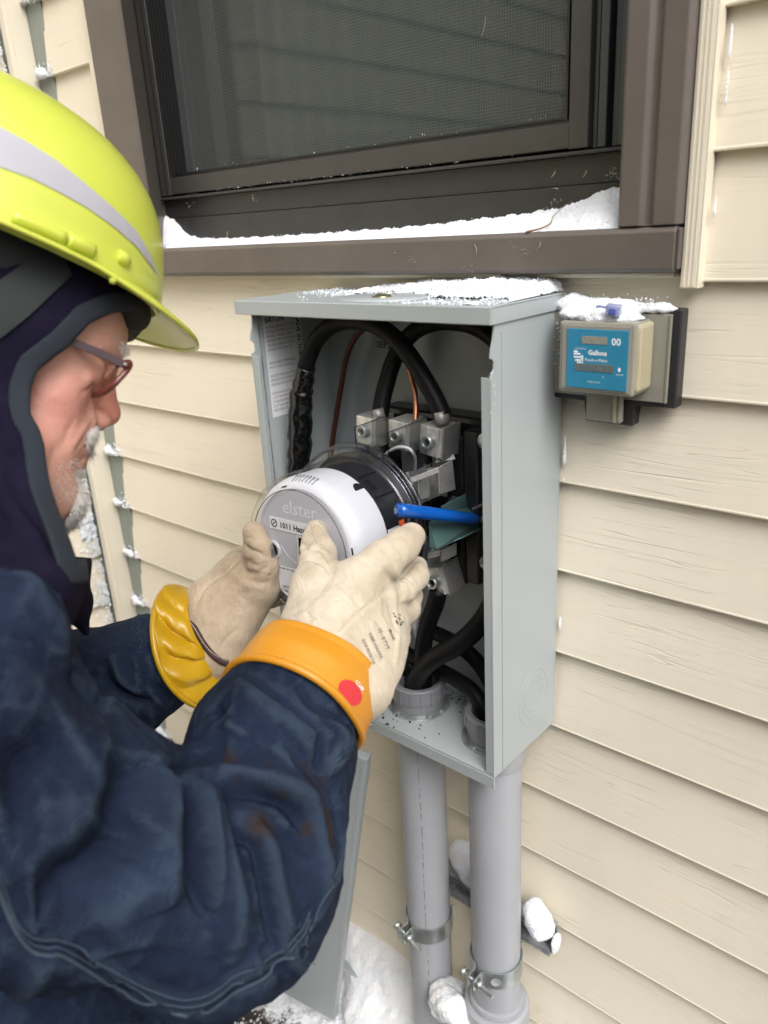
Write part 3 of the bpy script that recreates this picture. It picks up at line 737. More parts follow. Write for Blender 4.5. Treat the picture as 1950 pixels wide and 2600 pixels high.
tag(link('snow_crumbs', crumbs_me(P, .0003, .0009), M['snow']), 'loose snow grains scattered over the sill and screen rail', 'snow', kind='stuff')
P = [AY(1335, 595, -.020), AY(1375, 585, -.012), AY(1398, 572, -.004), AY(1405, 555, .004), AY(1432, 530, .012), AY(1455, 515, .02)]
P = [p+np.array([0, 0, .002]) for p in P]
tag(tube('dry_twig', P, [.0011, .0009, .0006, .0004, .0003, .0002], M['debris'], seg=6), 'thin dry brown stalk lying on the sill snow near its right corner', 'twig')
sp = []
for (px, py, dx, dy) in [(1222, 95, 12, -55), (1362, 640, 10, -28), (1205, 620, 4, 28), (1400, 450, 9, -16), (1550, 440, 20, 6), (1404, 478, 14, 4), (640, 500, 4, 12), (575, 605, 2, -18), (1480, 450, 8, -18), (545, 600, -6, 6)]:
    yy = .026 if py < 600 and px > 700 else -.0225
    if py < 200: yy = .037
    a = AY(px, py, yy); b = AY(px+dx, py+dy, yy); c = (a+b)/2+np.array([.002, -.0012, .0005]); sp.append(tube_me([a, c, b], [.0003, .0005, .0002], seg=5))
bm = bmesh.new()
for m_ in sp: bm.from_mesh(m_)
tag(link('plant_debris', bm_mesh(bm), mat('pale_debris', (.36, .29, .20), .8)), 'wisps of dry grass stuck to the window frame and casing', 'debris', kind='stuff')
# small flecks of dirt and web on the dark frame
P = []
for (px, py, n, s_) in [(1408, 515, 14, 8), (1385, 535, 10, 8), (1560, 440, 22, 12), (1305, 620, 6, 8), (1045, 660, 10, 8), (1330, 645, 8, 6), (1200, 685, 8, 14), (480, 520, 10, 10), (1006, 655, 6, 10), (645, 500, 6, 4)]:
    for _ in range(n):
        q = AY(px+rs.normal(0, s_), py+rs.normal(0, s_), .0235 if py < 560 else -.0220); P.append(q)
tag(link('dirt_flecks', crumbs_me(P, .0003, .0009, 9), mat('fleck_grey', (.36, .33, .29), .9)), 'pale flecks of dirt on the brown window frame', 'debris', kind='stuff')

# ================================================================ meter box
BX0, BX1, BZ0, BZ1, BY = -.697, -.3775, .849, 1.318, -.126
mb = empty('meter_box', (-.537, 0, .85), label='open grey steel meter socket box fixed to the siding with snow on its lid', cat='meter box')
def bp_(o): o.parent = mb; o.location = (.537, 0, -.85); return o
T_ = .0018
bp_(box('back_panel', (BX0, -.004, BZ0), (BX1, -.0015, BZ1+.004), M['box']))
def side_poly(x, right):
    # outline in (y, z); the front edge carries the notches for the cover
    f = BY
    P = [(-.0042, BZ0-.0), (f, BZ0-.000), (f, BZ1-.045)]
    P += [(f+.003, BZ1-.0445), (f+.0055, BZ1-.041), (f+.0055, BZ1-.035), (f+.003, BZ1-.032), (f, BZ1-.031)]
    P += [(f+.0015, BZ1-.024), (f+.0045, BZ1-.016), (f+.006, BZ1-.008), (f+.006, BZ1+.004), (-.0042, BZ1+.004)]
    return P
bp_(prism_obj('side_panel', side_poly(0, 0), 0, BX0, BX0+T_, M['box']))
bp_(prism_obj('side_panel', side_poly(0, 1), 0, BX1-T_, BX1, M['box']))
# rolled front returns of the sides
for x0, x1 in ((BX0+T_+.0001, BX0+.0105), (BX1-.0105, BX1-T_-.0001)):
    bp_(box('side_flange', (x0, BY+.0003, BZ0+.003), (x1, BY+.0018, BZ1-.048), M['box'], bev=.0004))
bp_(box('side_crease', (BX0+T_+.0001, BY+.012, BZ0+.002), (BX0+T_+.0012, BY+.0135, BZ1), M['zinc_dark']))
bp_(prism_obj('side_crease', [(BY+.016, BZ0), (BY+.017, BZ0), (BY+.017, BZ1-.01), (BY+.016, BZ1-.01)], 0, BX1+.0001, BX1+.0008, M['box']))
fl = bp_(box('floor_panel', (BX0+T_+.0001, BY+.0003, BZ0+.0002), (BX1-T_-.0001, -.0042, BZ0+.0022), M['box']))
bp_(prism_obj('floor_lip', [(BX0+.09, BZ0-.0145), (BX1+.0002, BZ0-.0145), (BX1+.0002, BZ0-.0002), (BX0+.075, BZ0-.0002), (BX0+.078, BZ0-.008)], 1, BY-.0002, BY+.0014, M['box'], bev=.0004))
# lid with front and side lips
bm = bmesh.new(); zt = 1.3305
box_into(bm, (-.7135, -.1285, zt-.0018), (BX1+.0022, -.0008, zt), .0009, 2)
box_into(bm, (-.7135, -.1290, zt-.0150), (BX1+.0022, -.1272, zt-.0004), .0006, 2)
bp_(link('lid', bm_mesh(bm), M['box']))
bp_(prism_obj('lid_side_lip', [(-.1266, zt-.0152), (-.1266, zt-.0019), (-.001, zt-.0019), (-.001, zt-.0150)], 0, BX1+.0005, BX1+.0021, M['box'], bev=.0003))
bp_(prism_obj('lid_side_lip', [(-.1266, zt-.0152), (-.1266, zt-.0019), (-.001, zt-.0019), (-.001, zt-.0150)], 0, -.7133, -.7117, M['box'], bev=.0003))
bp_(box('lid_bracket', (BX0+.002, -.122, BZ1-.004), (BX1-.002, -.120, zt-.002), M['zinc_dark']))
# closing plate on the lid with its dished screw
bm = lathe([(0, .0), (.040, .0), (.0405, -.0004), (.0412, -.0018)], 40); bmesh.ops.transform(bm, matrix=Matrix.Translation((-.535, -.082, zt+.0020))@Matrix.Diagonal((1.25, .95, 1, 1)), verts=bm.verts)
hp = bp_(link('hub_plate', bm_mesh(bm, True), M['box']))
sc1 = lathe_obj('hub_screw', [(0, .0025), (.004, .0030), (.0065, .002), (.0095, .0012), (.010, 0)], mat('brass_screw', (.28, .25, .16), .35, .8), None, 24, mtx=Matrix.Translation((-.531, -.088, zt+.0020))); sc1.parent = hp
ss = box('screw_slot', (-.537, -.0887, zt+.0047), (-.525, -.0873, zt+.0056), M['zinc_dark']); ss.parent = hp
# knock-out rings pressed in the right side
for r_ in (.0155, .0215, .0285):
    bm = lathe([(r_-.0007, 0), (r_, .0006), (r_+.0007, 0)], 48)
    bmesh.ops.transform(bm, matrix=Matrix.Translation((BX1+.0001, -.049, .909))@Matrix.Rotation(PI/2, 4, 'Y')@Matrix.Diagonal((1.15, 1, 1, 1)), verts=bm.verts)
    bp_(link('knockout_ring', bm_mesh(bm, True), M['box']))
cyl_ = cyl('side_dimple', AX(1274, 1086, BX1)-np.array([.0005, 0, 0]), AX(1274, 1086, BX1)+np.array([.0006, 0, 0]), .0012, M['zinc_dark']); bp_(cyl_)
# seal hasp under the floor lip, small eyelet
hz = BZ0-.004
bm = bmesh.new()
hp2 = [(-.600, BY-.001), (-.600, BY-.010), (-.594, BY-.015), (-.560, BY-.015), (-.553, BY-.008), (-.548, BY-.001)]
hs = bp_(prism_obj('hasp', hp2, 2, hz-.0016, hz, M['box'], bev=.0004))
hh = box('hasp_slot', (-.589, BY-.0105, hz+.0001), (-.565, BY-.0068, hz+.0006), M['zinc_dark'], bev=.0002); hh.parent = hs
ey = bp_(lathe_obj('eyelet', [(.0016, 0), (.002, .0012), (.0036, .0012), (.004, 0)], M['box'], None, 20, mtx=Matrix.Translation((BX0+.083, BY-.0003, BZ0-.0065))@Matrix.Rotation(PI/2, 4, 'X')))
# rating label inside the left side
lx = BX0+T_+.0004
lab = bp_(box('rating_label', (lx-.0003, -.106, 1.195), (lx, -.049, 1.3135), M['white_print'], bev=.0002))
def lab_mtx(y, z): return frame_mtx((lx+.0003, y, z), (0, 1, 0), (0, 0, 1))
def sub_text(nm, s, size, mtx, m, par, **k):
    o = text(nm, s, size, mtx, m, None, **k); o.parent = par; return o
sub_text('label_brand', 'EATON', .0085, lab_mtx(-.1035, 1.3035), M['ink'], lab, bold=.0002)
LN = ['CATALOG NO. 1008801R-ECH  UTH5213C-ECH', 'UNIT RATING: 200 AMP 200 AMP CONTINUOUS', '600 VAC  1 PHASE 3 WIRE', 'NETWORK 3 WIRE OR 3 PHASE 3 WIRE', 'LINE, LOAD & NEUTRAL TERMINALS', '#6-350KCMIL CU/AL / TORQUE TO 375 LB-IN (31.3 LB-FT)', None, None, 'GROUND TERMINAL', '#14-#2 CU/AL / TORQUE TO 50 LB-IN (4.2 LB-FT)', None,
      'SHORT CIRCUIT CURRENT RATING: 10,000 RMS SYM', 'AMPS 600 VOLTS MAX. WATTHOUR METER NOT', 'INCLUDED IN SHORT CIRCUIT CURRENT RATING.', None, 'USE EATON ACCESSORY KITS', '1-1/2" HUB ARP00005CH15', '2" HUB ARP00006CH20', '2-1/2" HUB ARP00007CH25', 'HUB COVER PLATE ARP00003CH5']
z = 1.2965
for s_ in LN:
    if s_:
        o = sub_text('label_line', s_, .0044, lab_mtx(-.1035, z)@Matrix.Diagonal((min(1.0, .043/(len(s_)*.0044*.55)), 1, 1, 1)), M['ink_grey'], lab)
        o['kind'] = 'stuff'
    z -= .0050
sub_text('label_side_line', 'MADE IN THE USA', .0080, frame_mtx((lx+.0003, -.0565, 1.309), (0, 0, -1), (0, 1, 0)), M['ink'], lab, bold=.0002)
bp_(text('date_stamp', 'SEP2015', .0105, frame_mtx(tuple(AY(958, 882, -.0046)), (1, 0, 0), (0, 0, 1)), M['ink'], None, bold=.0001))
# terminal block
def bb(name, lo, hi, m, bev=.002): return bp_(box(name, lo, hi, m, bev=bev))
blk = bb('insulator_block', (-.590, -.040, 1.020), (-.436, -.0041, 1.207), M['bakelite'], .006)
for lo, hi in (((-.455, -.062, 1.030), (-.4365, -.0402, 1.200)), ((-.510, -.052, 1.020), (-.462, -.0402, 1.190)), ((-.600, -.052, 1.020), (-.552, -.0402, 1.190))):
    o = box('block_rib', lo, hi, M['bakelite'], bev=.003); o.parent = mb; o.location = mb.location*-1
for x, z in ((-.447, 1.178), (-.447, 1.041)):
    c_ = AY(1231, 1121, -.064) if z > 1.1 else AY(1235, 1431, -.064)
    o = lathe_obj('block_bolt', [(0, .006), (.0035, .0056), (.0058, .004), (.0062, .001), (.0085, .0006), (.0085, 0)], M['zinc'], None, 20, mtx=Matrix.Translation(tuple(c_))@Matrix.Rotation(PI/2, 4, 'X')); bp_(o)
def lug(c, rot=0, w=.0275, h=.0315, d=.032):
    """aluminium terminal lug, face to the street, with its socket screw"""
    x, y, z = c
    o = box('lug', (-w/2, -d*.45, -h/2), (w/2, d*.55, h/2), M['alu'], bev=.0012)
    o.matrix_basis = Matrix.Translation(c)@Matrix.Rotation(rot, 4, 'Y'); 
    ry = Matrix.Rotation(PI/2, 4, 'X')
    s = lathe_obj('lug_screw', [(.0038, .0015), (.0040, .0058), (.0048, .0066), (.0066, .0066), (.0074, .0058), (.0074, .0), (.0092, -.0005), (.0094, -.0014)], M['zinc'], None, 28, mtx=Matrix.Translation((-.001, -d*.45, 0))@ry); s.parent = o
    s = lathe_obj('hex_socket', [(0, .0008), (.0036, .0010), (.0040, .0030)], M['bakelite'], None, 6, smooth=False, mtx=Matrix.Translation((-.001, -d*.45, 0))@ry); s.parent = o
    s = box('lug_rib', (w/2-.0045, -d*.45-.0018, -h/2+.0005), (w/2-.0022, -d*.45-.0001, h/2-.0005), M['alu'], bev=.0004); s.parent = o
    s = box('lug_channel', (w/2-.0001, -d*.42, -h/2-.001), (w/2+.0018, d*.5, h/2+.002), M['alu_dull'], bev=.0005); s.parent = o
    return o
lugs = []
for (px, py, r_) in ((928, 1094, .06), (1012, 1106, .05), (1093, 1121, .10), (1106, 1476, -.30), (1000, 1462, -.2)):
    p = AY(px, py, -.080); o = lug(tuple(p+np.array([0, .014, 0])), r_); lugs.append((o, p)); o.parent = mb; o.matrix_parent_inverse = Matrix.Translation(-Vector(mb.location))
# bus straps from the lugs to the jaws
for (x, z0, z1) in ((-.575, 1.12, 1.172), (-.527, 1.13, 1.172), (-.485, 1.125, 1.172), (-.485, 1.045, 1.08), (-.575, 1.045, 1.08)):
    bb('bus_strap', (x-.009, -.0645, z0), (x+.009, -.0622, z1), M['alu_dull'], .0005)
def jaw(c, w=.026, h=.034):
    """spring jaw: two facing plates with bent mouths"""
    x, y, z = c
    bm = bmesh.new()
    for s_ in (-1, 1):
        P = [(s_*.0045, .030), (s_*.0030, .008), (s_*.0022, -.004), (s_*.0070, -.016), (s_*.0088, -.0155), (s_*.0042, -.004), (s_*.0050, .008), (s_*.0066, .030)]
        q = prism(P, 2, z-h/2, z+h/2); me_ = bm_mesh(q); me_.transform(Matrix.Translation((x, y, 0))); bm.from_mesh(me_)
    return bm_mesh(bm)
for (px, py) in ((1072, 1232), (1065, 1418), (938, 1215), (935, 1405)):
    p = AY(px, py, -.085); bp_(link('jaw', jaw(p), M['alu']))
# broad jaw shields (the bent grey plates right of the meter)
def plate(name, pts, th, m, parent=mb):
    """bent sheet: polyline of section points swept between two z, as real thickness"""
    pass
pl = [AY(1113, 1187, -.100), AY(1150, 1166, -.080), AY(1158, 1243, -.080), AY(1116, 1256, -.100)]
def slab(name, P, th, m, par=None, bev=.0006):
    P = [Vector(p) for p in P]; nn = (P[1]-P[0]).cross(P[2]-P[0]).normalized()*th
    bm = bmesh.new(); a = [bm.verts.new(p) for p in P]; b = [bm.verts.new(p+nn) for p in P]; k = len(P)
    bm.faces.new(a); bm.faces.new(b[::-1])
    for i in range(k): bm.faces.new([a[i], b[i], b[(i+1) % k], a[(i+1) % k]])
    bmesh.ops.recalc_face_normals(bm, faces=bm.faces); bevel_bm(bm, bev, 1)
    o = link(name, bm_mesh(bm), m)
    return bp_(o) if par is None else o
slab('jaw_shield', pl, .0016, M['alu_dull'])
slab('jaw_shield', [AY(1040, 1215, -.110), AY(1112, 1186, -.100), AY(1115, 1200, -.100), AY(1048, 1226, -.110)], .002, M['alu'])
slab('jaw_shield', [AY(1066, 1214, -.095), AY(1092, 1205, -.088), AY(1092, 1262, -.088), AY(1066, 1272, -.095)], .0016, M['alu_dull'])
slab('jaw_shield', [AY(1119, 1400, -.095), AY(1160, 1378, -.080), AY(1160, 1410, -.080), AY(1119, 1428, -.095)], .0016, M['alu_dull'])
slab('jaw_shield', [AY(1085, 1405, -.105), AY(1117, 1398, -.098), AY(1117, 1412, -.098), AY(1087, 1420, -.105)], .002, M['alu'])
slab('contact_tab', [AY(1108, 1160, -.075), AY(1150, 1148, -.06), AY(1158, 1166, -.062), AY(1105, 1176, -.078)], .002, M['alu_dull'])
# clear guards in front of the first two lugs
for P in ([(900, 1085), (978, 1057), (978, 1130), (955, 1160), (905, 1140)], [(985, 1098), (1082, 1063), (1083, 1200), (1040, 1210), (988, 1170)]):
    Q_ = [AY(px, py, -.0995) for px, py in P]
    slab('clear_guard', Q_, .0012, M['guard'], bev=0)
    bp_(tube('guard_edge', [Q_[4], Q_[0], Q_[1]], .0006, M['bakelite'], seg=6, sub=1))
# copper feed into the middle lug
# bypass bracket, green passivated, and blue lever
def lvl(px, py, z): return AZ(px, py, z)
zb = 1.088
P = [AY(1092, 1392, -.122), AY(1110, 1396, -.122), AY(1250, 1326, -.040), AY(1250, 1292, -.040), AY(1150, 1262, -.062), AY(1088, 1330, -.115)]
tb = slab('bypass_bracket', P, .0018, M['teal'])
P2 = [AY(1120, 1286, -.090), AY(1252, 1219, -.030), AY(1252, 1322, -.034), AY(1215, 1322, -.055), AY(1128, 1308, -.088)]
o = slab('bracket_flange', P2, .0018, M['teal'], par=tb); o.parent = tb
o = slab('bracket_slot', [p+np.array([0, -.0012, .0006]) for p in (AY(1112, 1324, -.100), AY(1140, 1318, -.090), AY(1140, 1342, -.092), AY(1114, 1352, -.102))], .001, M['bakelite'], par=tb, bev=0); o.parent = tb
o = tube('bracket_edge', [AY(1096, 1398, -.1225), AY(1180, 1362, -.085), AY(1250, 1328, -.043)], .0009, mat('bright_teal_edge', (.18, .34, .31), .3, .4), None, seg=6, sub=1); o.parent = tb
h0, h1, h2 = AY(1010, 1294, -.165), AY(1204, 1317, -.075), AY(1250, 1322, -.052)
lev = bp_(tube('lever_rod', [h1+(h0-h1)*.2, h2], .0030, M['zinc_dark'], seg=12, sub=1))
dr = (h0-h1)/np.linalg.norm(h0-h1)
g = tube('lever_grip', [h1, h1+(h0-h1)*.03, h0-dr*.008, h0-dr*.004, h0-dr*.0015, h0], [.0052, .0056, .0066, .0066, .0058, .0030, .0002], M['blue'], None, seg=20, sub=3); g.parent = lev
o = text('grip_mark', 'PATENT', .004, frame_mtx(tuple(AY(1200, 1296, -.068)), (.4, .9, .25), (0, 0, 1)), M['white_print'], None); bp_(o)

# snow on the lid
xs = np.linspace(-.700, -.3755, 240); ys = np.linspace(-.122, -.001, 96); rs = np.random.RandomState(12)
def vnoise(nx_, ny_, cell, seed):
    r = np.random.RandomState(seed); g = r.rand(int(nx_/cell)+3, int(ny_/cell)+3); i = np.arange(nx_)/cell; j = np.arange(ny_)/cell
    i0 = i.astype(int); j0 = j.astype(int); a = i-i0; b = j-j0; a = a*a*(3-2*a); b = b*b*(3-2*b)
    return (g[i0][:, j0]*(1-a)[:, None]*(1-b)+g[i0+1][:, j0]*a[:, None]*(1-b)+g[i0][:, j0+1]*(1-a)[:, None]*b+g[i0+1][:, j0+1]*a[:, None]*b)
nx_, ny_ = 240, 96
nn = .5*vnoise(nx_, ny_, 22, 1)+.28*vnoise(nx_, ny_, 9, 2)+.2*vnoise(nx_, ny_, 4, 3)+.12*vnoise(nx_, ny_, 2, 4)
XX, YY = np.meshgrid(xs, ys, indexing='ij')
backness = np.clip((YY+.118)/.118, 0, 1)
rightness = np.clip((XX+.66)/.20, 0, 1)
thick = (.0022+.0075*np.exp(-((XX+.455)/.10)**2)*backness**.6+.0045*backness*rightness)
mask = backness*.9+rightness*.75-.92+(nn-.5)*1.0-.9*np.exp(-(((XX+.535)/.05)**2+((YY+.088)/.022)**2))
mask = np.minimum(mask, (-.378-XX)*60); mask = np.minimum(mask, (YY+.1215)*60+.02)
H = thick*np.clip(mask*2.2, 0, 1)**.6*(.55+.9*nn)
keep = mask > .0
V, ids = [], -np.ones((nx_, ny_), int); Fc = []
for i in range(nx_):
    for j in range(ny_):
        V.append((XX[i, j]+rs.normal(0, .0003), YY[i, j]+rs.normal(0, .0003), zt+.0002+H[i, j]+rs.normal(0, .00045)*(H[i, j] > .001)))
for i in range(nx_-1):
    for j in range(ny_-1):
        if keep[i, j] and keep[i+1, j] and keep[i, j+1] and keep[i+1, j+1]: Fc.append((i*ny_+j, (i+1)*ny_+j, (i+1)*ny_+j+1, i*ny_+j+1))
me = mesh(V, Fc, True)
bm = bmesh.new(); bm.from_mesh(me); bmesh.ops.delete(bm, geom=[v for v in bm.verts if not v.link_faces], context='VERTS'); me = bm_mesh(bm, True)
tag(link('snow_cap', me, M['snow']), 'crusty snow heaped on the lid of the grey meter box', 'snow', kind='stuff')
P = []
for _ in range(2600):
    x, y = rs.uniform(-.698, -.380), rs.uniform(-.124, -.002)
    i, j = int((x+.700)/.3245*239), int((y+.122)/.121*95)
    mv = mask[max(0, min(239, i)), max(0, min(95, j))]
    if mv > -.55+rs.rand()*.45 and mv < .25: P.append((x, y, zt+.0006+max(0, H[max(0, min(239, i)), max(0, min(95, j))])))
for _ in range(700):
    i, j = rs.randint(60, 236), rs.randint(45, 95)
    if H[i, j] > .004: P.append((xs[i], ys[j], zt+H[i, j]+rs.uniform(0, .0012)))
tag(link('snow_crumbs', crumbs_me(P, .0005, .0015, 4), M['snow']), 'icy grains of snow strewn over the meter box lid', 'snow', kind='stuff')
# ================================================================ conduits, bushings, strut, clamps
def ring_prof(name, x, y, r, z0, z1, m, par=None):
    pass
def conduit(x, y, r, ztop, zbot, label):
    o = empty('conduit_pipe', (x, y, .15), label=label, cat='conduit pipe')
    def P_(q): q.parent = o; q.location = (0, 0, -.15); return q
    T0 = Matrix.Translation((0, 0, 0))
    P_(lathe_obj('pipe', [(r-.004, ztop), (r, ztop), (r, zbot), (r-.004, zbot)], M['pvc'], None, 64))
    # threaded bushing with castellated rim inside the box, and the steel locknut under it
    rb = .0305
    P_(lathe_obj('bushing', [(rb-.0065, BZ0-.02), (rb-.0065, .884), (rb-.005, .8865), (rb+.0005, .8865), (rb+.0022, .885), (rb+.0022, .868), (rb+.0002, .8665), (rb+.0002, .851)], M['pvc_dark'], None, 64))
    bm = bmesh.new()
    for k in range(16):
        a = 2*PI*k/16; b2 = bmesh.new(); bmesh.ops.create_cube(b2, size=1)
        bmesh.ops.transform(b2, matrix=Matrix.Rotation(a, 4, 'Z')@Matrix.Translation((rb+.0022, 0, .8765))@Matrix.Diagonal((.0022, .0018, .0165, 1)), verts=b2.verts)
        t_ = bpy.data.meshes.new('t'); b2.to_mesh(t_); b2.free(); bm.from_mesh(t_)
    P_(link('bushing_rib', bm_mesh(bm), M['pvc_dark']))
    bm = bmesh.new(); seg = 96; V = []
    for i in range(seg):
        a = 2*PI*i/seg; k = 10; out = rb+.0035+(.0022 if (i*k/seg) % 1 < .35 else 0)
        V.append((a, out))
    top = [bm.verts.new((w*math.cos(a), w*math.sin(a), .8565)) for a, w in V]; bot = [bm.verts.new((w*math.cos(a), w*math.sin(a), .8525)) for a, w in V]
    it = [bm.verts.new((rb*math.cos(a), rb*math.sin(a), .8565)) for a, w in V]; ib = [bm.verts.new((rb*math.cos(a), rb*math.sin(a), .8525)) for a, w in V]
    for i in range(seg):
        j = (i+1) % seg
        bm.faces.new([top[i], top[j], it[j], it[i]]); bm.faces.new([bot[i], bot[j], top[j], top[i]]); bm.faces.new([ib[i], ib[j], bot[j], bot[i]]); bm.faces.new([it[i], it[j], ib[j], ib[i]])
    P_(link('locknut', bm_mesh(bm), M['zinc']))
    P_(lathe_obj('washer', [(rb+.001, .8512), (rb+.0068, .8512), (rb+.0072, .8518), (rb+.0068, .8524), (rb+.001, .8524)], M['zinc_dark'], None, 48))
    return o
PLX, PRX, PY, PR = -.5245, -.4155, -.068, .0292
conduitL = conduit(PLX, PY, PR, BZ0-.0005, .16, 'left grey plastic conduit pipe with a dark printed line, entering the box floor')
conduitR = conduit(PRX, PY, PR+.0016, BZ0-.0005, .452, 'right grey plastic conduit pipe that ends in a wider sleeve at the bottom')
def cR(q, par=conduitR): q.parent = par; q.location = (0, 0, -.15); return q
cR(lathe_obj('box_hub', [(PR+.0017, BZ0-.026), (PR+.0042, BZ0-.026), (PR+.005, BZ0-.024), (PR+.005, BZ0-.0008), (PR+.0017, BZ0-.0008)], M['pvc']))
cR(lathe_obj('sleeve_lip', [(PR+.0015, .4525), (PR+.0045, .4525), (PR+.0055, .4505), (PR+.0055, .444), (PR+.0015, .4435)], M['pvc']))
cR(lathe_obj('wide_sleeve', [(PR+.001, .4430), (PR+.009, .4430), (PR+.0125, .440), (PR+.0135, .43), (PR+.0135, .15), (PR+.009, .15)], M['pvc']))
# printed dashes running down the left pipe
bm = bmesh.new(); rs = np.random.RandomState(3); z = .80
while z > .20:
    L_ = rs.uniform(.003, .02) if rs.rand() < .75 else .001; a = -1.02+.015*math.sin(z*30)
    w = rs.uniform(.0003, .0007); r = PR+.00025
    vs = [bm.verts.new((r*math.cos(a+da/r), r*math.sin(a+da/r), zz)) for da, zz in ((-w, z), (w, z), (w*.6, z-L_), (-w*.6, z-L_))]
    bm.faces.new(vs); z -= L_+rs.uniform(.001, .012)
for _ in range(26):
    a = rs.uniform(-2.2, -.9); zz = rs.uniform(.5, .74); w = rs.uniform(.001, .004); r = PR+.0002; h = rs.uniform(.0002, .0006)
    vs = [bm.verts.new((r*math.cos(a+da/r), r*math.sin(a+da/r), q)) for da, q in ((-w, zz), (w, zz+h), (w, zz+2*h), (-w, zz+h))]; bm.faces.new(vs)
pdz = cR(link('print_dashes', bm_mesh(bm), M['ink_grey']), conduitL); pdz['kind'] = 'stuff'
# green bonding strip down the left side of the pipe
gs = tag(box('bonding_strip', (PLX-PR-.0022, PY-.006, .16), (PLX-PR-.0006, PY+.006, BZ0-.006), M['teal'], bev=.0003), 'thin green metal strip running down the left side of the left conduit', 'metal strip')

def strut():
    o = empty('strut_channel', (-.43, -.02, .53), label='dirty galvanised strut channel fixed across the siding behind both conduits', cat='strut')
    x0, x1, zc = -.555, -.364, .532
    h, d = .0205, .0200; f = -d-.004
    L = [((x0, -.0055, zc-h), (x1, -.0035, zc+h)), ((x0, f, zc+h-.002), (x1, -.0056, zc+h)), ((x0, f, zc-h), (x1, -.0056, zc-h+.002)),
         ((x0, f, zc+h-.0095), (x1, f+.002, zc+h-.0021)), ((x0, f, zc-h+.0021), (x1, f+.002, zc-h+.0095)),
         ((x0, f+.0021, zc+h-.0095), (x1, f+.008, zc+h-.0078)), ((x0, f+.0021, zc-h+.0078), (x1, f+.008, zc-h+.0095))]
    a = boxes('channel', L, M['zinc_dark'], None, .0005); a.parent = o; a.location = (.43, .02, -.53)
    return o
strut()
def clamp(x, zc, r, label, hole):
    o = empty('pipe_clamp', (x, PY, zc), label=label, cat='pipe clamp', group='steel clamps holding the conduits')
    def P_(q): q.parent = o; return q
    h = .0125; t = .0018
    # two half straps: arcs round the pipe, legs back to the strut, ears in front
    ear = .020
    fa = math.radians(-90); g = .006
    for s_ in (-1, 1):
        pts = []
        a0 = math.asin((g/2+.001)/r)
        pts += [(s_*(g/2+.001), -r-ear), (s_*(g/2+.001), -r-.004)]
        for k in range(15):
            a = a0+.10+(PI-.55-a0)*k/14; pts.append((s_*(r+.0006)*math.sin(a), -(r+.0006)*math.cos(a)))
        pts += [(s_*.012, r+.004), (s_*.0115, -PY-.022), (s_*.015, -PY-.018)] if False else [(s_*.0135, r-.001+.004)]
        V = []
        P2 = [Vector((p[0], p[1], 0)) for p in pts]
        bm = bmesh.new(); rows = []
        for i, p in enumerate(P2):
            d = (P2[min(i+1, len(P2)-1)]-P2[max(i-1, 0)]).normalized(); nn = Vector((-d.y, d.x, 0))*(-s_)
            if nn.dot(Vector((s_, 0, 0)) if i < 2 else p) < 0: nn = -nn
            hh = h if i > 1 else (h*.8 if i == 1 else h*.55)
            rows.append([bm.verts.new(p+Vector((0, 0, -hh))), bm.verts.new(p+Vector((0, 0, hh))), bm.verts.new(p+nn*t+Vector((0, 0, hh))), bm.verts.new(p+nn*t+Vector((0, 0, -hh)))])
        for a, b in zip(rows, rows[1:]):
            for k in range(4): bm.faces.new([a[k], a[(k+1) % 4], b[(k+1) % 4], b[k]])
        bm.faces.new(rows[0]); bm.faces.new(rows[-1][::-1])
        me = bm_mesh(bm, True); me.set_sharp_from_angle(angle=math.radians(40))
        P_(link('strap', me, M['zinc']))
    yb = -r-.0115
    bo = P_(cyl('bolt', (-.017, yb, 0), (.030, yb, -.002), .0030, M['zinc'], None, 14))
    P_(tube('bolt_head', [(-.0145, yb, 0), (-.0145-.0045, yb, 0)], .0062, M['zinc'], None, seg=6, sub=1))
    P_(tube('nut', [(.0060, yb, -.0004), (.0115, yb, -.001)], .0064, M['zinc'], None, seg=6, sub=1))
    P_(cyl('bolt_washer', (.0046, yb, -.0003), (.0058, yb, -.0004), .0078, M['zinc'], None, 20))
    if hole:
        hp_ = []
        bm = lathe([(0, 0), (.0052, 0), (.0058, .0006), (.0064, 0)], 24); a = math.radians(38)
        mm = frame_mtx(((r+.0028)*math.sin(a), -(r+.0028)*math.cos(a), 0), (math.cos(a), math.sin(a), 0), (0, 0, 1))
        bmesh.ops.transform(bm, matrix=mm, verts=bm.verts); P_(link('strap_hole', bm_mesh(bm, True), M['pvc']))
    return o
c1 = clamp(PLX, .507, PR+.0004, 'shiny steel pipe clamp bolted round the left conduit', False)
c2 = clamp(PRX, .512, PR+.0022, 'steel pipe clamp with a round hole, bolted round the right conduit', True)
c1.rotation_euler.z = math.radians(-12); c2.rotation_euler.z = math.radians(-6)
# snow balls on the strut and sleeve
snow_blob('snow_clump', [((-.475, -.020, .570), (.034, .018, .018)), ((-.500, -.014, .586), (.024, .014, .024)), ((-.455, -.024, .560), (.018, .016, .012))], .0025, .0022, 2, label='rounded snow clump on the strut between the two conduits')
snow_blob('snow_clump', [((-.378, -.030, .569), (.0175, .018, .018)), ((-.371, -.030, .558), (.014, .016, .010)), ((-.386, -.026, .582), (.013, .015, .010))], .0022, .0018, 3, label='round snowball sitting on the right end of the strut')
snow_blob('snow_clump', [((-.360, -.015, .530), (.004, .011, .015))], .0015, .001, 7, k=.003, label='snow packed in the open right end of the strut channel')
snow_blob('snow_clump', [((-.458, -.105, .425), (.024, .018, .018)), ((-.480, -.09, .41), (.028, .028, .026)), ((-.435, -.112, .405), (.020, .016, .018))], .0025, .0025, 4, label='snow clump stuck to the wide sleeve at the foot of the right conduit')
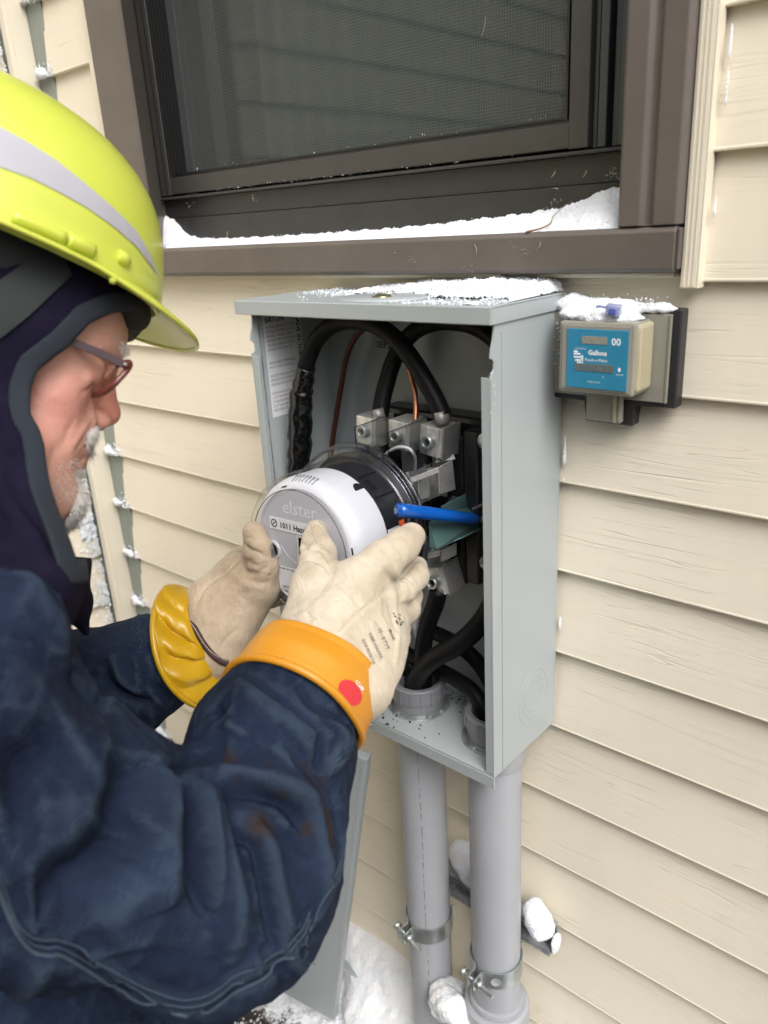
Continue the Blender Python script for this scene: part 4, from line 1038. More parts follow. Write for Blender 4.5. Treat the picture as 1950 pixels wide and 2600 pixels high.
snow_blob('snow_bank', [((-.85, -.00, .225), (.16, .040, .050)), ((-.66, -.005, .235), (.13, .05, .050)), ((-.47, -.01, .235), (.12, .06, .055)), ((-.64, -.06, .215), (.07, .05, .028)), ((-.55, -.09, .205), (.10, .07, .030))], .0032, .0042, 5, k=.03, scale=60, label='bank of powdery snow drifted against the foot of the siding')

tag(link('snow_crumbs', crumbs_me(GROUND_CRUMBS, .0008, .0045, 41), M['snow']), 'loose lumps and grains of snow on the soil around the leaning cover', 'snow', kind='stuff')
# ================================================================ cables in the box
Z4 = lambda x, y: (580+x/1.907, 680+y/1.907)
Z5 = lambda x, y: (350+x/1.746, 1100+y/1.746)
def cable(name, pts, r, m, label, cat='cable', ys=None, **k):
    P = [AY(*p, y) for p, y in zip(pts, ys)]; o = tube(name, P, r, m, seg=16, sub=8, **k); return tag(o, label, cat)
pa = [Z4(1038, 715), Z4(1005, 640), Z4(950, 540), Z4(880, 430), Z4(800, 335), Z4(700, 272), Z4(590, 256), Z4(500, 280), Z4(430, 345), Z4(390, 430), Z4(368, 520), Z4(352, 620), Z4(347, 740), Z4(345, 860), Z4(338, 1000), Z4(330, 1130), Z4(330, 1300), Z4(340, 1500)]
cable('power_cable', pa, .0094, M['cable'], 'thick black cable arching over to the taped splice at the left wall of the box', ys=[-.070, -.070, -.070, -.070, -.072, -.075, -.079, -.083, -.087, -.090, -.092, -.093, -.093, -.093, -.093, -.092, -.09, -.09])
pb = [Z4(735, 720), Z4(745, 640), Z4(768, 550), Z4(800, 450), Z4(850, 360), Z4(920, 295), Z4(1010, 262), Z4(1110, 262), Z4(1200, 285), Z4(1290, 345), Z4(1380, 460)]
cable('power_cable', pb, .0094, M['cable'], 'black cable curving up from the left lug and behind the other to the right', ys=[-.064, -.058, -.050, -.042, -.036, -.032, -.030, -.030, -.032, -.036, -.04])
# stripped collars where the insulation was skinned above the lugs
for (px, py, y) in ((1126, 1060, -.072), (966, 1052, -.067)):
    c = AY(px, py, y); o = tube('cable_strands', [c+np.array([-.003, 0, .006]), c+np.array([0, 0, -.006])], .0078, M['alu_dull'], seg=14, sub=2, rfun=lambda t, a: 1+.12*math.cos(a*12)); tag(o, 'bared aluminium strands entering the %s lug' % ('right' if px > 1000 else 'left'), 'wire strands')
# tape round the splice: overlapping turns
tp = [AY(*p, -.093) for p in (Z4(378, 480), Z4(362, 560), Z4(352, 620), Z4(347, 740), Z4(345, 860), Z4(338, 960), Z4(332, 1100))]
rs = np.random.RandomState(6); ph = rs.uniform(0, 6.3, 30)
def tape_r(t, a): 
    return 1+.045*math.sin(a*1+t*46)+.05*((t*13+a/6.283) % 1)+.02*math.sin(a*5+t*31)
o = tube('tape_wrap', tp, [.0100, .0112, .0128, .0138, .0138, .0130, .0125], M['tape'], seg=40, sub=16, rfun=tape_r); tag(o, 'glossy black electrical tape wound thickly round the cable splice', 'tape')
tf = [AY(*p, -.052) for p in (Z4(376, 478), Z4(350, 560), Z4(332, 640), Z4(318, 640))]
cable('ground_wire', [Z4(700, 268), Z4(665, 290), Z4(610, 345), Z4(570, 440), Z4(548, 560), Z4(525, 700), Z4(503, 850), Z4(490, 1000), Z4(485, 1200)], .0033, M['copper_dark'], 'dark oxidised copper wire bending down the back of the box', 'wire', ys=[-.03]*9)
cable('ground_wire', [Z4(905, 745), Z4(908, 680), Z4(903, 600), Z4(885, 530), Z4(868, 460), Z4(860, 380)], .0028, M['copper'], 'bright bare copper wire dropping into the middle lug', 'wire', ys=[-.066, -.060, -.055, -.048, -.044, -.04])
cable('jumper_wire', [Z4(762, 905), Z4(785, 885), Z4(830, 868), Z4(880, 880), Z4(905, 930), Z4(898, 1010), Z4(880, 1050)], .0018, mat('grey_wire', (.42, .42, .42), .45), 'thin grey jumper wire looped between the jaws', 'wire', ys=[-.095, -.098, -.102, -.100, -.094, -.09, -.088])
cable('jumper_wire', [Z5(1395, 905), Z5(1440, 965), Z5(1440, 1160)], .0001, M['cable'], 'hair', 'x', ys=[-.1]*3) if False else None
b1, b2 = (PLX, PY), (PRX, PY)
def to(x, y, z): return np.array([x, y, z])
def cab3(P, r, label, m='cable', nm='power_cable'):
    return tag(tube(nm, P, r, M[m], seg=16, sub=8), label, 'cable')
cab3([AY(*Z5(1335, 690), -.078), AY(*Z5(1318, 760), -.074), AY(*Z5(1285, 850), -.070), AY(*Z5(1268, 930), -.07), AY(*Z5(1262, 1010), -.070), to(PLX+.006, PY+.004, .885), to(PLX+.004, PY, .80), to(PLX, PY, .7)], .0100, 'black cable running from the lower right lug straight into the left bushing')
cab3([AY(*Z5(1640, 600), -.078), AY(*Z5(1590, 720), -.080), AY(*Z5(1530, 830), -.085), AY(*Z5(1430, 930), -.092), AY(*Z5(1310, 1000), -.094), AY(*Z5(1245, 1075), -.084), to(PLX-.002, PY-.010, .85), to(PLX, PY-.008, .7)], .0112, 'thick black cable sweeping from the right wall of the box into the left bushing')
cab3([AY(*Z5(1090, 900), -.055), AY(*Z5(1160, 960), -.058), AY(*Z5(1290, 1025), -.060), AY(*Z5(1400, 1085), -.066), AY(*Z5(1480, 1140), -.070), AY(*Z5(1530, 1220), -.074), to(PRX-.006, PY-.004, .85), to(PRX-.004, PY, .7)], .0090, 'black cable crossing low behind the others into the right bushing')
cab3([AY(*Z5(1240, 860), -.035), AY(*Z5(1330, 890), -.036), AY(*Z5(1430, 945), -.040), AY(*Z5(1510, 1020), -.045), AY(*Z5(1575, 1130), -.055), to(PRX+.008, PY+.010, .86), to(PRX+.006, PY+.01, .7)], .0090, 'black cable curving along the back panel down into the right bushing')
cab3([AY(*Z5(1120, 880), -.06), AY(*Z5(1140, 960), -.062), AY(*Z5(1175, 1040), -.064), to(PLX-.012, PY+.006, .88), to(PLX-.012, PY+.006, .7)], .0088, 'black cable dropping behind the glove into the left bushing')
cable('neutral_wire', [Z5(1245, 690), Z5(1240, 760), Z5(1232, 830), Z5(1245, 900)], .0052, mat('white_insulation', (.62, .62, .63), .45), 'white taped neutral wire beside the lower black cable', 'wire', ys=[-.06]*4)
P = [AX(px, py, BX1-.0001)+np.array([0, 0, 0]) for px, py in ()]
P = []
rs = np.random.RandomState(19)
for (px, py, n_, sx_, sy_) in ((1247, 962, 9, 2, 10), (1253, 985, 8, 2, 8), (1256, 1026, 3, 1, 3), (1245, 1048, 3, 1, 4)):
    for _ in range(n_): P.append(AY(px+rs.normal(0, sx_), py+rs.normal(0, sy_), BY-.0001))
tag(link('paint_chips', crumbs_me(P, .0003, .0011, 15), M['white_print']), 'tiny pale specks stuck to the front edge of the box side', 'specks', kind='stuff')
# chips of insulation on the floor of the box
P = []
rs = np.random.RandomState(9)
for _ in range(70):
    c = rs.choice(2, p=[.8, .2]); a = rs.uniform(0, 6.3); d = abs(rs.normal(.045, .012)); P.append((PLX+.03*c+d*math.cos(a), max(-.124, min(-.01, PY+d*math.sin(a))), BZ0+.0028))
tag(link('insulation_chips', crumbs_me(P, .0006, .0022, 5), M['ink']), 'small black chips of cable insulation scattered on the box floor', 'chips', kind='stuff')
tag(tube('wire_offcut', [AZ(1166, 1773, .853), AZ(1172, 1765, .858), AZ(1186, 1763, .856)], .0006, M['alu'], seg=6), 'tiny pale curl of wire lying on the box floor', 'wire')

# ================================================================ cover of the box, leaning on the wall
A1, A2 = AY(932, 1930, -.120), AZ(848, 2590, .215)
cvp = empty('box_cover', tuple(A2), label='grey steel front cover of the meter box leaning against the siding on the snow', cat='cover')
up_ = (A1-A2); H_ = np.linalg.norm(up_); up_ /= H_
fw = np.array([.30, -1., 0.]); fw -= up_*(fw@up_); fw /= np.linalg.norm(fw); rt = np.cross(fw, up_)
rt = rt if rt[0] > 0 else -rt
def cm(name, lo, hi, m, bev=.0006):
    o = box(name, lo, hi, m, bev=bev); o.parent = cvp
    mm = Matrix.Identity(4)
    for i in range(3): mm[i][0], mm[i][1], mm[i][2] = rt[i], -fw[i], up_[i]
    o.matrix_basis = mm; return o
W_ = .235
cm('cover_sheet', (-W_, -.0016, 0), (-.0002, 0, H_), M['box'])
cm('cover_rim', (-.0018, .0002, 0), (0, .014, H_), M['box']); cm('cover_rim', (-W_, .0002, 0), (-W_+.0016, .014, H_), M['box'])
cm('cover_rim', (-W_+.0017, .0002, H_-.0016), (-.0019, .012, H_), M['box']); cm('cover_rim', (-W_+.0017, .0002, 0), (-.0019, .012, .0016), M['box'])
cm('cover_flange', (-.0125, .0125, .004), (-.0019, .0141, H_-.004), M['box'])
cm('cover_crease', (-.006, -.0022, .002), (-.0048, -.00165, H_-.002), M['box'], .0002)
# a strip of metal edging lying in the snow beside it
p0, p1 = AZ(874, 2458, .26), AZ(905, 2483, .26)
tag(slab('metal_offcut', [tuple(p0), tuple(p1), tuple(p1+np.array([-.01, .012, -.018])), tuple(p0+np.array([-.02, .02, -.012]))], .002, M['box'], par=cvp), 'short grey metal offcut sticking out of the snow beside the cover', 'metal strip')

# ================================================================ water meter reader
wr = empty('water_reader', (-.32, 0, 1.27), label='smoky plastic water meter reader with a blue face, right of the meter box', cat='meter reader')
def rp_(o): o.parent = wr; o.location = (.32, 0, -1.27); return o
rp_(prism_obj('back_plate', [(-.392, 1.233), (-.392, 1.3185), (-.258, 1.3185), (-.258, 1.233), (-.2965, 1.233), (-.2965, 1.2125), (-.3445, 1.2125), (-.3445, 1.233)], 1, -.0150, -.0005, M['reader_black'], bev=.0012))
rp_(box('inner_plate', (-.386, -.0175, 1.2375), (-.2655, -.0152, 1.3145), M['reader_grey'], bev=.0008))
rp_(box('inner_rim', (-.2675, -.0185, 1.2375), (-.2655, -.0176, 1.3145), M['reader_grey'], bev=.0003))
rp_(box('cable_neck', (-.3400, -.0235, 1.2155), (-.3050, -.0153, 1.2450), M['reader_grey'], bev=.002))
rp_(box('neck_rib', (-.3120, -.0255, 1.2165), (-.3090, -.0236, 1.2440), M['reader_cream'], bev=.0008))
fx0, fx1, fz0, fz1, fy = -.3545, -.2800, 1.2475, 1.3105, -.050
rp_(box('inner_body', (fx0+.004, fy+.004, fz0+.003), (fx1+.0002, -.0178, fz1-.0015), M['reader_cream'], bev=.003))
rp_(box('housing', (fx0, fy, fz0), (fx1-.0030, -.0178, fz1), M['reader_grey'], bev=.0022))
rp_(box('housing_rim', (fx0+.0035, fy-.0012, fz0+.003), (fx1-.0065, fy+.0002, fz1-.003), M['reader_grey'], bev=.0006))
fc = rp_(box('face_label', (-.3455, fy-.0022, 1.2525), (-.2878, fy-.0013, 1.3045), M['reader_blue'], bev=.0004))
def face(x, z): return frame_mtx((x, fy-.0024, z), (1, 0, 0), (0, 0, 1))
def fp(o): o.parent = fc; return o
wdw = mat('register_window', (.30, .31, .25), .25, var=(400, (.18, .19, .17), .9)); wd2 = mat('register_slot', (.10, .14, .15), .25, var=(300, (.16, .18, .17), .9))
fp(box('register_window', (-.3310, fy-.0026, 1.2918), (-.3070, fy-.00215, 1.2985), wdw, bev=.0002))
fp(box('register_window', (-.3370, fy-.0026, 1.2678), (-.3000, fy-.00215, 1.2745), wd2, bev=.0002))
for s_, x, z, sz in (('00', -.3030, 1.2918, .0085), ('Gallons', -.3245, 1.2825, .0058), ('Read-o-Matic', -.3275, 1.2768, .0040), ('1', -.3105, 1.2625, .0040), ('MADE IN USA', -.3245, 1.2580, .0020), ('RECORDALL', -.3370, 1.2868, .0019), ('BADGER', -.2975, 1.2662, .0018)):
    fp(text('face_print', s_, sz, face(x, z), M['white_ink'], None, bold=.0002 if sz > .004 else 0))
bars = [(-.3385, 1.2838, .004), (-.3385, 1.2818, .0065), (-.3385, 1.2790, .0085), (-.3370, 1.2762, .0075), (-.3350, 1.2742, .0055)]
fp(boxes('logo_bars', [((x, fy-.0025, z), (x+w, fy-.00215, z+.0016)) for x, z, w in bars]+[((-.3312, fy-.0025, 1.2745), (-.3292, fy-.00215, 1.2815))], M['white_ink'], None, .0002))
fp(link('drop_mark', bm_mesh(lathe([(0, 0), (.0013, 0)], 16)), M['white_ink'])); 
bpy.data.objects['drop_mark'].matrix_basis = frame_mtx((-.2947, fy-.0025, 1.2712), (1, 0, 0), (0, 0, 1))@Matrix.Diagonal((1, 1.5, 1, 1))
# snow on the reader, and the gel splice lying on it
snow_blob('snow_cap', [((-.345, -.012, 1.3195), (.038, .012, .008)), ((-.320, -.030, 1.3125), (.036, .017, .0060)), ((-.300, -.012, 1.3185), (.038, .011, .005)), ((-.366, -.010, 1.3190), (.012, .010, .010)), ((-.3735, -.009, 1.300), (.0045, .008, .018)), ((-.3735, -.008, 1.283), (.003, .006, .018)), ((-.340, -.034, 1.3145), (.022, .014, .0045))], .0016, .0016, 11, k=.006, scale=190, label='fluffy snow capping the water meter reader beside the grey box')
rs = np.random.RandomState(22); P = []
for _ in range(500):
    q = rs.rand()
    P.append((rs.uniform(-.377, -.365), rs.uniform(-.02, -.008), 1.262+rs.uniform(0, .06)) if q < .45 else (rs.uniform(-.36, -.275), rs.uniform(-.046, -.004), 1.3235+rs.normal(0, .003)))
tag(link('snow_crumbs', crumbs_me(P, .0005, .0012, 14), M['snow']), 'snow grains clinging to the left edge of the water meter reader', 'snow', kind='stuff')
sp_ = empty('wire_splice', tuple(AY(1558, 788, -.046)), label='small violet gel wire splice dropped in the snow on the reader', cat='wire splice')
o = box('splice_body', (-.0062, -.004, -.0050), (.0062, .004, .0050), M['splice'], sp_, .0012); o.rotation_euler = (.1, .12, .2)
o = box('splice_button', (-.0030, -.0052, -.0026), (.0030, -.0038, .0026), mat('blue_button', (.10, .13, .48), .2, coat=.3), sp_, .0008); o.rotation_euler = (.1, .12, .2)
tube('splice_wing', [(-.004, -.002, .0022), (-.011, -.003, .0035), (-.0145, -.003, .0030)], .0012, M['splice'], sp_, seg=8)

# snow dust caught in the corner and beside the trims
rs = np.random.RandomState(30); E_, P = [], []
for z in courses:
    if z > 1.9: continue
    amt = 1.0 if z < 1.34 else .5
    E_.append(((-1.283, -.002, z+.006), (.015, .005, .005*amt+.002)))
    E_.append(((-1.272, -.002, z+.002), (.013, .004, .004)))
    for _ in range(int(420*amt)):
        t = rs.uniform(0, 1); P.append((-1.3195+rs.uniform(-.001, .002), -.036-abs(rs.normal(0, .016)), z+EXP*(1-t**.6)+.004))
    for _ in range(160): P.append((rs.uniform(-1.30, -1.245), rs.uniform(-.003, .005), z+abs(rs.normal(0, .008))))
snow_blob('snow_clump', E_, .003, .003, 6, k=.004, scale=150, label='little snow clumps on the ledges inside the corner channel')
tag(link('snow_dust', crumbs_me(P, .0007, .0024, 31), M['snow']), 'powder snow clinging to the side wall along the corner', 'snow', kind='stuff')
E_ = []
for z in (1.21, 1.10, 1.03, .935, .90): E_.append(((-1.3235, -.058+.01*math.sin(z*50), z), (.0025, .014, .026)))
snow_blob('snow_clump', E_, .0025, .003, 16, k=.006, scale=160, label='flat snow patches stuck on the side wall next to the corner')
snow_blob('snow_clump', [((-.371, -.004, 1.165), (.0015, .0025, .026)), ((-.3722, -.003, .985), (.0010, .002, .012))], .0012, .001, 17, k=.002, label='thin snow streaks packed between the box side and the siding')
snow_blob('snow_clump', [((-.2415, -.003, 1.50), (.0015, .003, .030)), ((-.2425, -.003, 1.40), (.0012, .002, .012))], .0014, .0012, 18, k=.003, label='snow powder stuck along the right side of the cream trim strip')
# ================================================================ the electricity meter
az, el = .0786, .0612
nrm = np.array([math.sin(az)*math.cos(el), -math.cos(az)*math.cos(el), math.sin(el)])
cB = np.array([-.5504, -.1187, 1.0972])
xr = np.cross(np.array([0, 0, 1.]), nrm) ; xr = xr/np.linalg.norm(xr); xr = xr if xr[0] > 0 else -xr
yu = np.cross(nrm, xr); yu = yu if yu[2] > 0 else -yu
MM = Matrix.Identity(4)
for i in range(3): MM[i][0], MM[i][1], MM[i][2], MM[i][3] = xr[i], yu[i], nrm[i], cB[i]
met = empty('electric_meter', label='round electric meter with pearl grey front and clear cover, held in both gloved hands', cat='electric meter')
met.matrix_world = MM
MI = MM.inverted()
D_ = .1016                                   # how far the front of the cover stands out from the flange
lathe_obj('base_disc', [(0, -.004), (.0780, -.004), (.0795, -.002), (.0795, .0025), (.076, .004), (0, .004)], M['meter_black'], met, 96)
lathe_obj('meter_body', [(.071, .0045), (.0735, .006), (.0735, .010), (.0705, .012), (.0700, .0560)], M['meter_black'], met, 96)
# light grey inner shell: flank, shoulder, recessed dial
lathe_obj('inner_shell', [(.0704, .0480), (.0716, .0485), (.0716, .0790), (.0700, .0870), (.0665, .0925), (.0625, .0955), (.0610, .0958), (.0604, .0945), (.0596, .0945), (.0590, .0953)], M['meter_shell'], met, 128, sharp=60)
dial = lathe_obj('dial_face', [(.0589, .0950), (.050, .0956), (0, .0958)], M['meter_face'], met, 96)
# clear cover: two-lipped flange, flank, rounded front edge, flat front
cov = lathe_obj('clear_cover', [(.0890, .0030), (.0890, .0070), (.0862, .0080), (.0850, .0120), (.0862, .0135), (.0850, .0160), (.0800, .0175), (.0775, .0210), (.0752, .0840), (.0738, .0930), (.0700, .0990), (.0640, D_), (.0610, D_+.0003), (.0600, D_), (0, D_+.0008)], M['clear'], met, 128, sharp=50)
lathe_obj('cover_lip', [(.0868, .0028), (.0892, .0030), (.0895, .0050), (.0892, .0070), (.0868, .0075)], M['clear_edge'], met, 128, sharp=80)
for r_, z_, t_ in ((.0866, .0112, .0013), (.0858, .0158, .0013), (.0612, D_+.0002, .00045)):
    o = lathe_obj('cover_ridge', [(r_+t_*math.cos(a), z_+t_*math.sin(a)) for a in np.linspace(0, 2*PI, 9)], M['clear_edge'] if r_ > .07 else mat('dark_seam', (.05, .055, .07), .3), met, 128, sharp=180)
# seal rivets and seam ticks on the seam line
for a in (.15, 1.9, 3.05):
    box('cover_tick', (-.0007, -.0035, 0), (.0007, .0035, .0012), M['lcd'], met, .0003).matrix_basis = Matrix.Rotation(a, 4, 'Z')@Matrix.Translation((.0640, 0, .0945))
def on_shell(a, z, r=.0717): return Matrix.Rotation(a, 4, 'Z')@Matrix.Translation((r, 0, z))
# cooling louvres on the shoulder, above the dial
for k in range(7):
    a = math.radians(101-3.6*k)
    o = box('louvre', (-.0035, -.00085, -.0052), (.0005, .00085, .0052), M['zinc_dark'], met, .0005)
    o.matrix_basis = Matrix.Rotation(a, 4, 'Z')@Matrix.Translation((.0702, 0, .0868))@Matrix.Rotation(-.45, 4, 'Y')
# moulded details of the black base half
for a0, w in ((math.radians(66), .0012), (math.radians(43), .0012)):
    o = box('base_rib', (-.001, -w, -.017), (.0022, w, .012), M['meter_black'], met, .0006); o.matrix_basis = on_shell(a0, .030, .0702)
for k in range(5):
    o = box('base_rib', (-.001, -.0005, -.004), (.0018, .0005, .004), M['meter_black'], met, .0003); o.matrix_basis = on_shell(math.radians(50+2.4*k), .036, .0702)
# latch window: half moon cut at the shell's back edge
bm = bmesh.new(); pts = [(-.0068*math.cos(t), -.0085*math.sin(t)) for t in np.linspace(0, PI, 14)]
vs = []
for s_ in (0, .0006):
    vs.append([])
    for (u, w) in pts:
        a = math.radians(57)-w/.0716*1.0-.06; vs[-1].append(bm.verts.new(((.0717+s_)*math.cos(a), (.0717+s_)*math.sin(a), .0545+u*1.05)))
bm.faces.new(vs[1]); bm.faces.new(vs[0][::-1])
for i in range(14): bm.faces.new([vs[0][i], vs[0][(i+1) % 14], vs[1][(i+1) % 14], vs[1][i]])
link('latch_window', bm_mesh(bm), M['meter_black'], met)
# warning label on the black half
def arc_patch(name, a0, a1, z0, z1, r, m, par=met, n=10):
    V = []
    for i in range(n+1):
        a = math.radians(a0+(a1-a0)*i/n)
        V += [(r*math.cos(a), r*math.sin(a), z0), (r*math.cos(a), r*math.sin(a), z1)]
    return link(name, mesh(V, [(2*i, 2*i+1, 2*i+3, 2*i+2) for i in range(n)], True), m, par)
arc_patch('warning_label', 0, 15, .028, .0475, .0722, M['white_print']); arc_patch('warning_stripe', -1, 18, .0185, .0275, .0722, M['orange_print'])
lb = [arc_patch('label_mark', 3, 11, .040, .0435, .07235, M['ink']), arc_patch('label_mark', 1.5, 4, .034, .044, .0724, M['ink']), arc_patch('label_mark', 8, 13, .032, .034, .0724, M['ink']), arc_patch('label_mark', 5, 8, .0355, .038, .0724, M['ink'])]
# dial: embossed name, address sticker, display, register plate, optical port
def dm(x, y, z=.0959): return Matrix.Translation((x, y, z))
text('embossed_name', 'elster', .0200, dm(-.0250, .0335, .0950), M['emboss'], met, depth=.0008)
st_ = box('address_sticker', (-.0430, .0140, .0960), (.0340, .0270, .0964), M['white_print'], met, .0003)
text('sticker_text', '1011 Hazel St', .0082, dm(-.0290, .0172, .09665), M['ink'], st_, bold=.00025)
o = lathe_obj('sticker_emblem', [(.0032, 0), (.0043, 0)], M['ink'], st_, 24); o.matrix_basis = dm(-.0365, .0205, .09665)
o = box('emblem_stroke', (-.0034, -.0005, 0), (.0034, .0005, .0002), M['ink'], st_); o.matrix_basis = dm(-.0365, .0205, .0966)@Matrix.Rotation(.7, 4, 'Z')
box('display_window', (-.0045, -.0200, .0959), (.0430, .0110, .0963), M['lcd'], met, .0004)
box('display_frame', (-.0070, -.0225, .0958), (.0455, .0130, .09605), M['meter_shell'], met, .0004)
box('name_plate', (-.0390, -.0500, .0958), (.0350, -.0245, .09615), M['white_print'], met, .0003)
for s_, x, y, sz in (('CL200  240V  3W  TYPE R2S  30TA', -.0365, -.0275, .0022), ('KH 1.0  60HZ  FM2S', .000, -.0305, .0020), ('43 981 274', .0020, -.0385, .0046), ('LEVEL REXU  METER  ELSTER LLC', -.030, -.0475, .0026)):
    text('plate_text', s_, sz, dm(x, y, .0963), M['ink'], met, bold=.0001)
boxes('bar_code', [((-.0180+.00085*i, -.0400, .0962), (-.0180+.00085*i+(.0005 if (i*7) % 3 else .0003), -.0345, .0964)) for i in range(20)], M['ink'], met)
lathe_obj('port_ring', [(.0072, .0958), (.0076, .0980), (.0096, .0980), (.0108, .0960)], M['meter_face'], met, 40, mtx=Matrix.Translation((-.0400, -.0090, 0)))
lathe_obj('port_well', [(0, .0961), (.0071, .0961)], M['lcd'], met, 32, mtx=Matrix.Translation((-.0400, -.0090, 0)))
lathe_obj('port_boss', [(0, D_+.0012), (.0060, D_+.0012), (.0064, D_+.0050), (.0086, D_+.0052), (.0092, D_+.0008)], M['clear_edge'], met, 40, mtx=Matrix.Translation((-.0400, -.0090, 0)))
# printed curve on the dial
o = tube('dial_arc', [(-.030, -.002, .0958), (-.020, -.012, .0958), (-.008, -.0185, .0958)], .0003, M['meter_shell'], met, seg=5)
# stab blades behind
for sx_ in (-1, 1):
    for sy_ in (-1, 1): box('stab_blade', (sx_*.046-.0012, sy_*.030-.009, -.030), (sx_*.046+.0012, sy_*.030+.009, -.0041), M['copper_dark'], met, .0004)
# ================================================================ the worker
# head frame: g = where he looks, u = top of the head, r = his right (towards us)
g_c = np.array([.818, .382, .43]); g_c /= np.linalg.norm(g_c)
u_c = np.array([.34, -.91, .19]); u_c -= g_c*(u_c@g_c); u_c /= np.linalg.norm(u_c)
HG, HU = R@g_c, R@u_c; HR = np.cross(HG, HU); HB = np.array([HG, HU, HR])
HO = A(150, 900, .615)
def S(px, py, off=0.):
    d = ray(px, py); t = ((HO+HR*abs(off)-CAM)@HR)/(d@HR); p = CAM+d*t
    return p if off >= 0 else p-2*HR*((p-HO)@HR)          # the far half of the face mirrors the near one
def LOC(p): return HB@(np.array(p)-HO)
KPX = np.linalg.norm(S(300, 1000)-S(200, 1000))/100          # metres per picture pixel in the plane of the profile
person = empty('person', tuple(A(-150, 2500, .60)*np.array([1, 1, 0])+np.array([0, 0, .2])), label='worker in lime hard hat, navy hood and blue jacket holding the meter', cat='person')
PL = person.location
def pp(o, par=None):
    if par is None: o.parent = person; o.matrix_parent_inverse = Matrix.Translation(-PL)
    else: o.parent = par; o.matrix_parent_inverse = par.matrix_parent_inverse.copy() if False else Matrix.Identity(4)
    return o
def psub(o, par):       # sub-part of a part that was built in world coordinates
    o.parent = par; o.matrix_parent_inverse = Matrix.Identity(4); return o

# ---- head and neck: one continuous surface
P0 = S(150, 1000)
Fh = Field(P0-np.array([.17, .17, .20]), P0+np.array([.17, .17, .20]), .0019)
Fh.ell(S(20, 795), (.088, .088, .069), HB, .01)                       # skull
Fh.ell(S(178, 862), (.0385, .046, .050), HB, .007)                     # forehead
Fh.ell(S(104, 985), (.0415, .076, .052), HB, .008)                    # face mass
Fh.ell(S(126, 1160), (.0235, .044, .031), HB, .010)                   # muzzle
Fh.cap(S(60, 1160, -.045), S(140, 1262, -.016), .017, .015, .020); Fh.cap(S(60, 1160, .045), S(140, 1262, .016), .017, .015, .020)   # jaw line
Fh.ell(S(144, 1248), (.0145, .0140, .017), HB, .010)                  # chin
Fh.cap(S(290, 880, -.020), S(290, 880, .020), .0070, .0070, .006)     # brow ridge
for sg in (-1, 1):
    Fh.ell(S(150, 990, sg*.036), (.018, .020, .016), HB, .008)        # cheekbone
    Fh.ell(S(128, 1078, sg*.030), (.019, .026, .015), HB, .010)       # cheek
    Fh.ell(S(252, 938, sg*.031), (.0115, .0105, .0145), HB, .006, 'sub')
    Fh.ell(S(228, 940, sg*.031), (.0115, .0115, .0125), HB, .003)     # eyeball
    Fh.cap(S(252, 918, sg*.020), S(228, 924, sg*.042), .0042, .0035, .005)   # lids
    Fh.cap(S(244, 966, sg*.020), S(222, 962, sg*.042), .0045, .0035, .006)
    Fh.cap(S(228, 1068, sg*.020), S(170, 1145, sg*.032), .004, .003, .014)  # fold beside the mouth
Fh.cap(S(266, 915), S(266, 1025), .0058, .0100, .006)                 # nose
Fh.ell(S(268, 1047), (.0120, .0112, .0112), HB, .004)
for sg in (-1, 1): Fh.ell(S(250, 1062, sg*.0115), (.0105, .0080, .0065), HB, .003)
for sg in (-1, 1): Fh.ell(S(262, 1082, sg*.0062), (.0052, .0034, .0030), HB, .002, 'sub')
Fh.ell(S(190, 1150), (.0105, .0075, .0235), HB, .006)                 # upper lip
Fh.ell(S(188, 1176), (.0090, .0060, .0200), HB, .004)                 # lower lip
Fh.cap(S(206, 1164, -.020), S(206, 1164, .020), .0020, .0018, .003, 'sub')
Fh.cap(S(190, 1210, -.014), S(190, 1210, .014), .0045, .0045, .008, 'sub')
Fh.cap(S(0, 1140), A(-90, 1480, .60), .046, .056, .02)               # neck
V, Q = Fh.verts(1)
nb_ = vnormals(V, Q); Tb = BVHTree.FromPolygons([Vector(v) for v in V], [tuple(q) for q in Q])
for pts, w_, dp_ in (([(215, 935), (195, 930), (172, 915)], .0012, .0007), ([(212, 948), (192, 950), (166, 948)], .0012, .0008), ([(212, 960), (195, 970), (172, 978)], .0012, .0006), ([(238, 975), (222, 990), (205, 995)], .0018, .0010),
                     ([(240, 1068), (228, 1090), (205, 1125), (190, 1150)], .0030, .0020), ([(225, 1075), (205, 1110), (185, 1140)], .0035, -.0012), ([(150, 1130), (130, 1180), (118, 1230)], .004, .0012), ([(190, 1060), (172, 1100), (160, 1140)], .003, .0010),
                     ([(300, 850), (285, 845), (262, 852)], .0016, .0007), ([(300, 865), (280, 862), (255, 872)], .0014, .0006), ([(180, 905), (150, 950), (140, 1000)], .006, .0010), ([(288, 925), (282, 935)], .0015, .0008)):
    stroke(V, nb_, Tb, pts, w_, dp_)
bme = quads_me(V, Q); fl_ = np.zeros(len(V))
for (p_, r_, am) in ((S(270, 1046), .017, .9), (S(250, 1060, .010), .012, .7), (S(204, 1160, .006), .010, 1.), (S(198, 1180, .006), .009, 1.), (S(175, 1010, .040), .030, .55), (S(110, 1000, .055), .04, .35), (S(150, 1120, .03), .03, .3), (S(265, 975), .012, .5), (S(234, 950, .045), .012, .45)):
    fl_ = np.maximum(fl_, (.72 if am < 1 else 1)*am*np.exp(-(np.linalg.norm(V-p_, axis=1)/r_)**2))
set_attr(bme, 'flush', fl_[:len(bme.vertices)])
body = pp(link('body', bme, M['skin'])); headT = bvh(body.data)
for nm, p, r_, m_ in []: pass
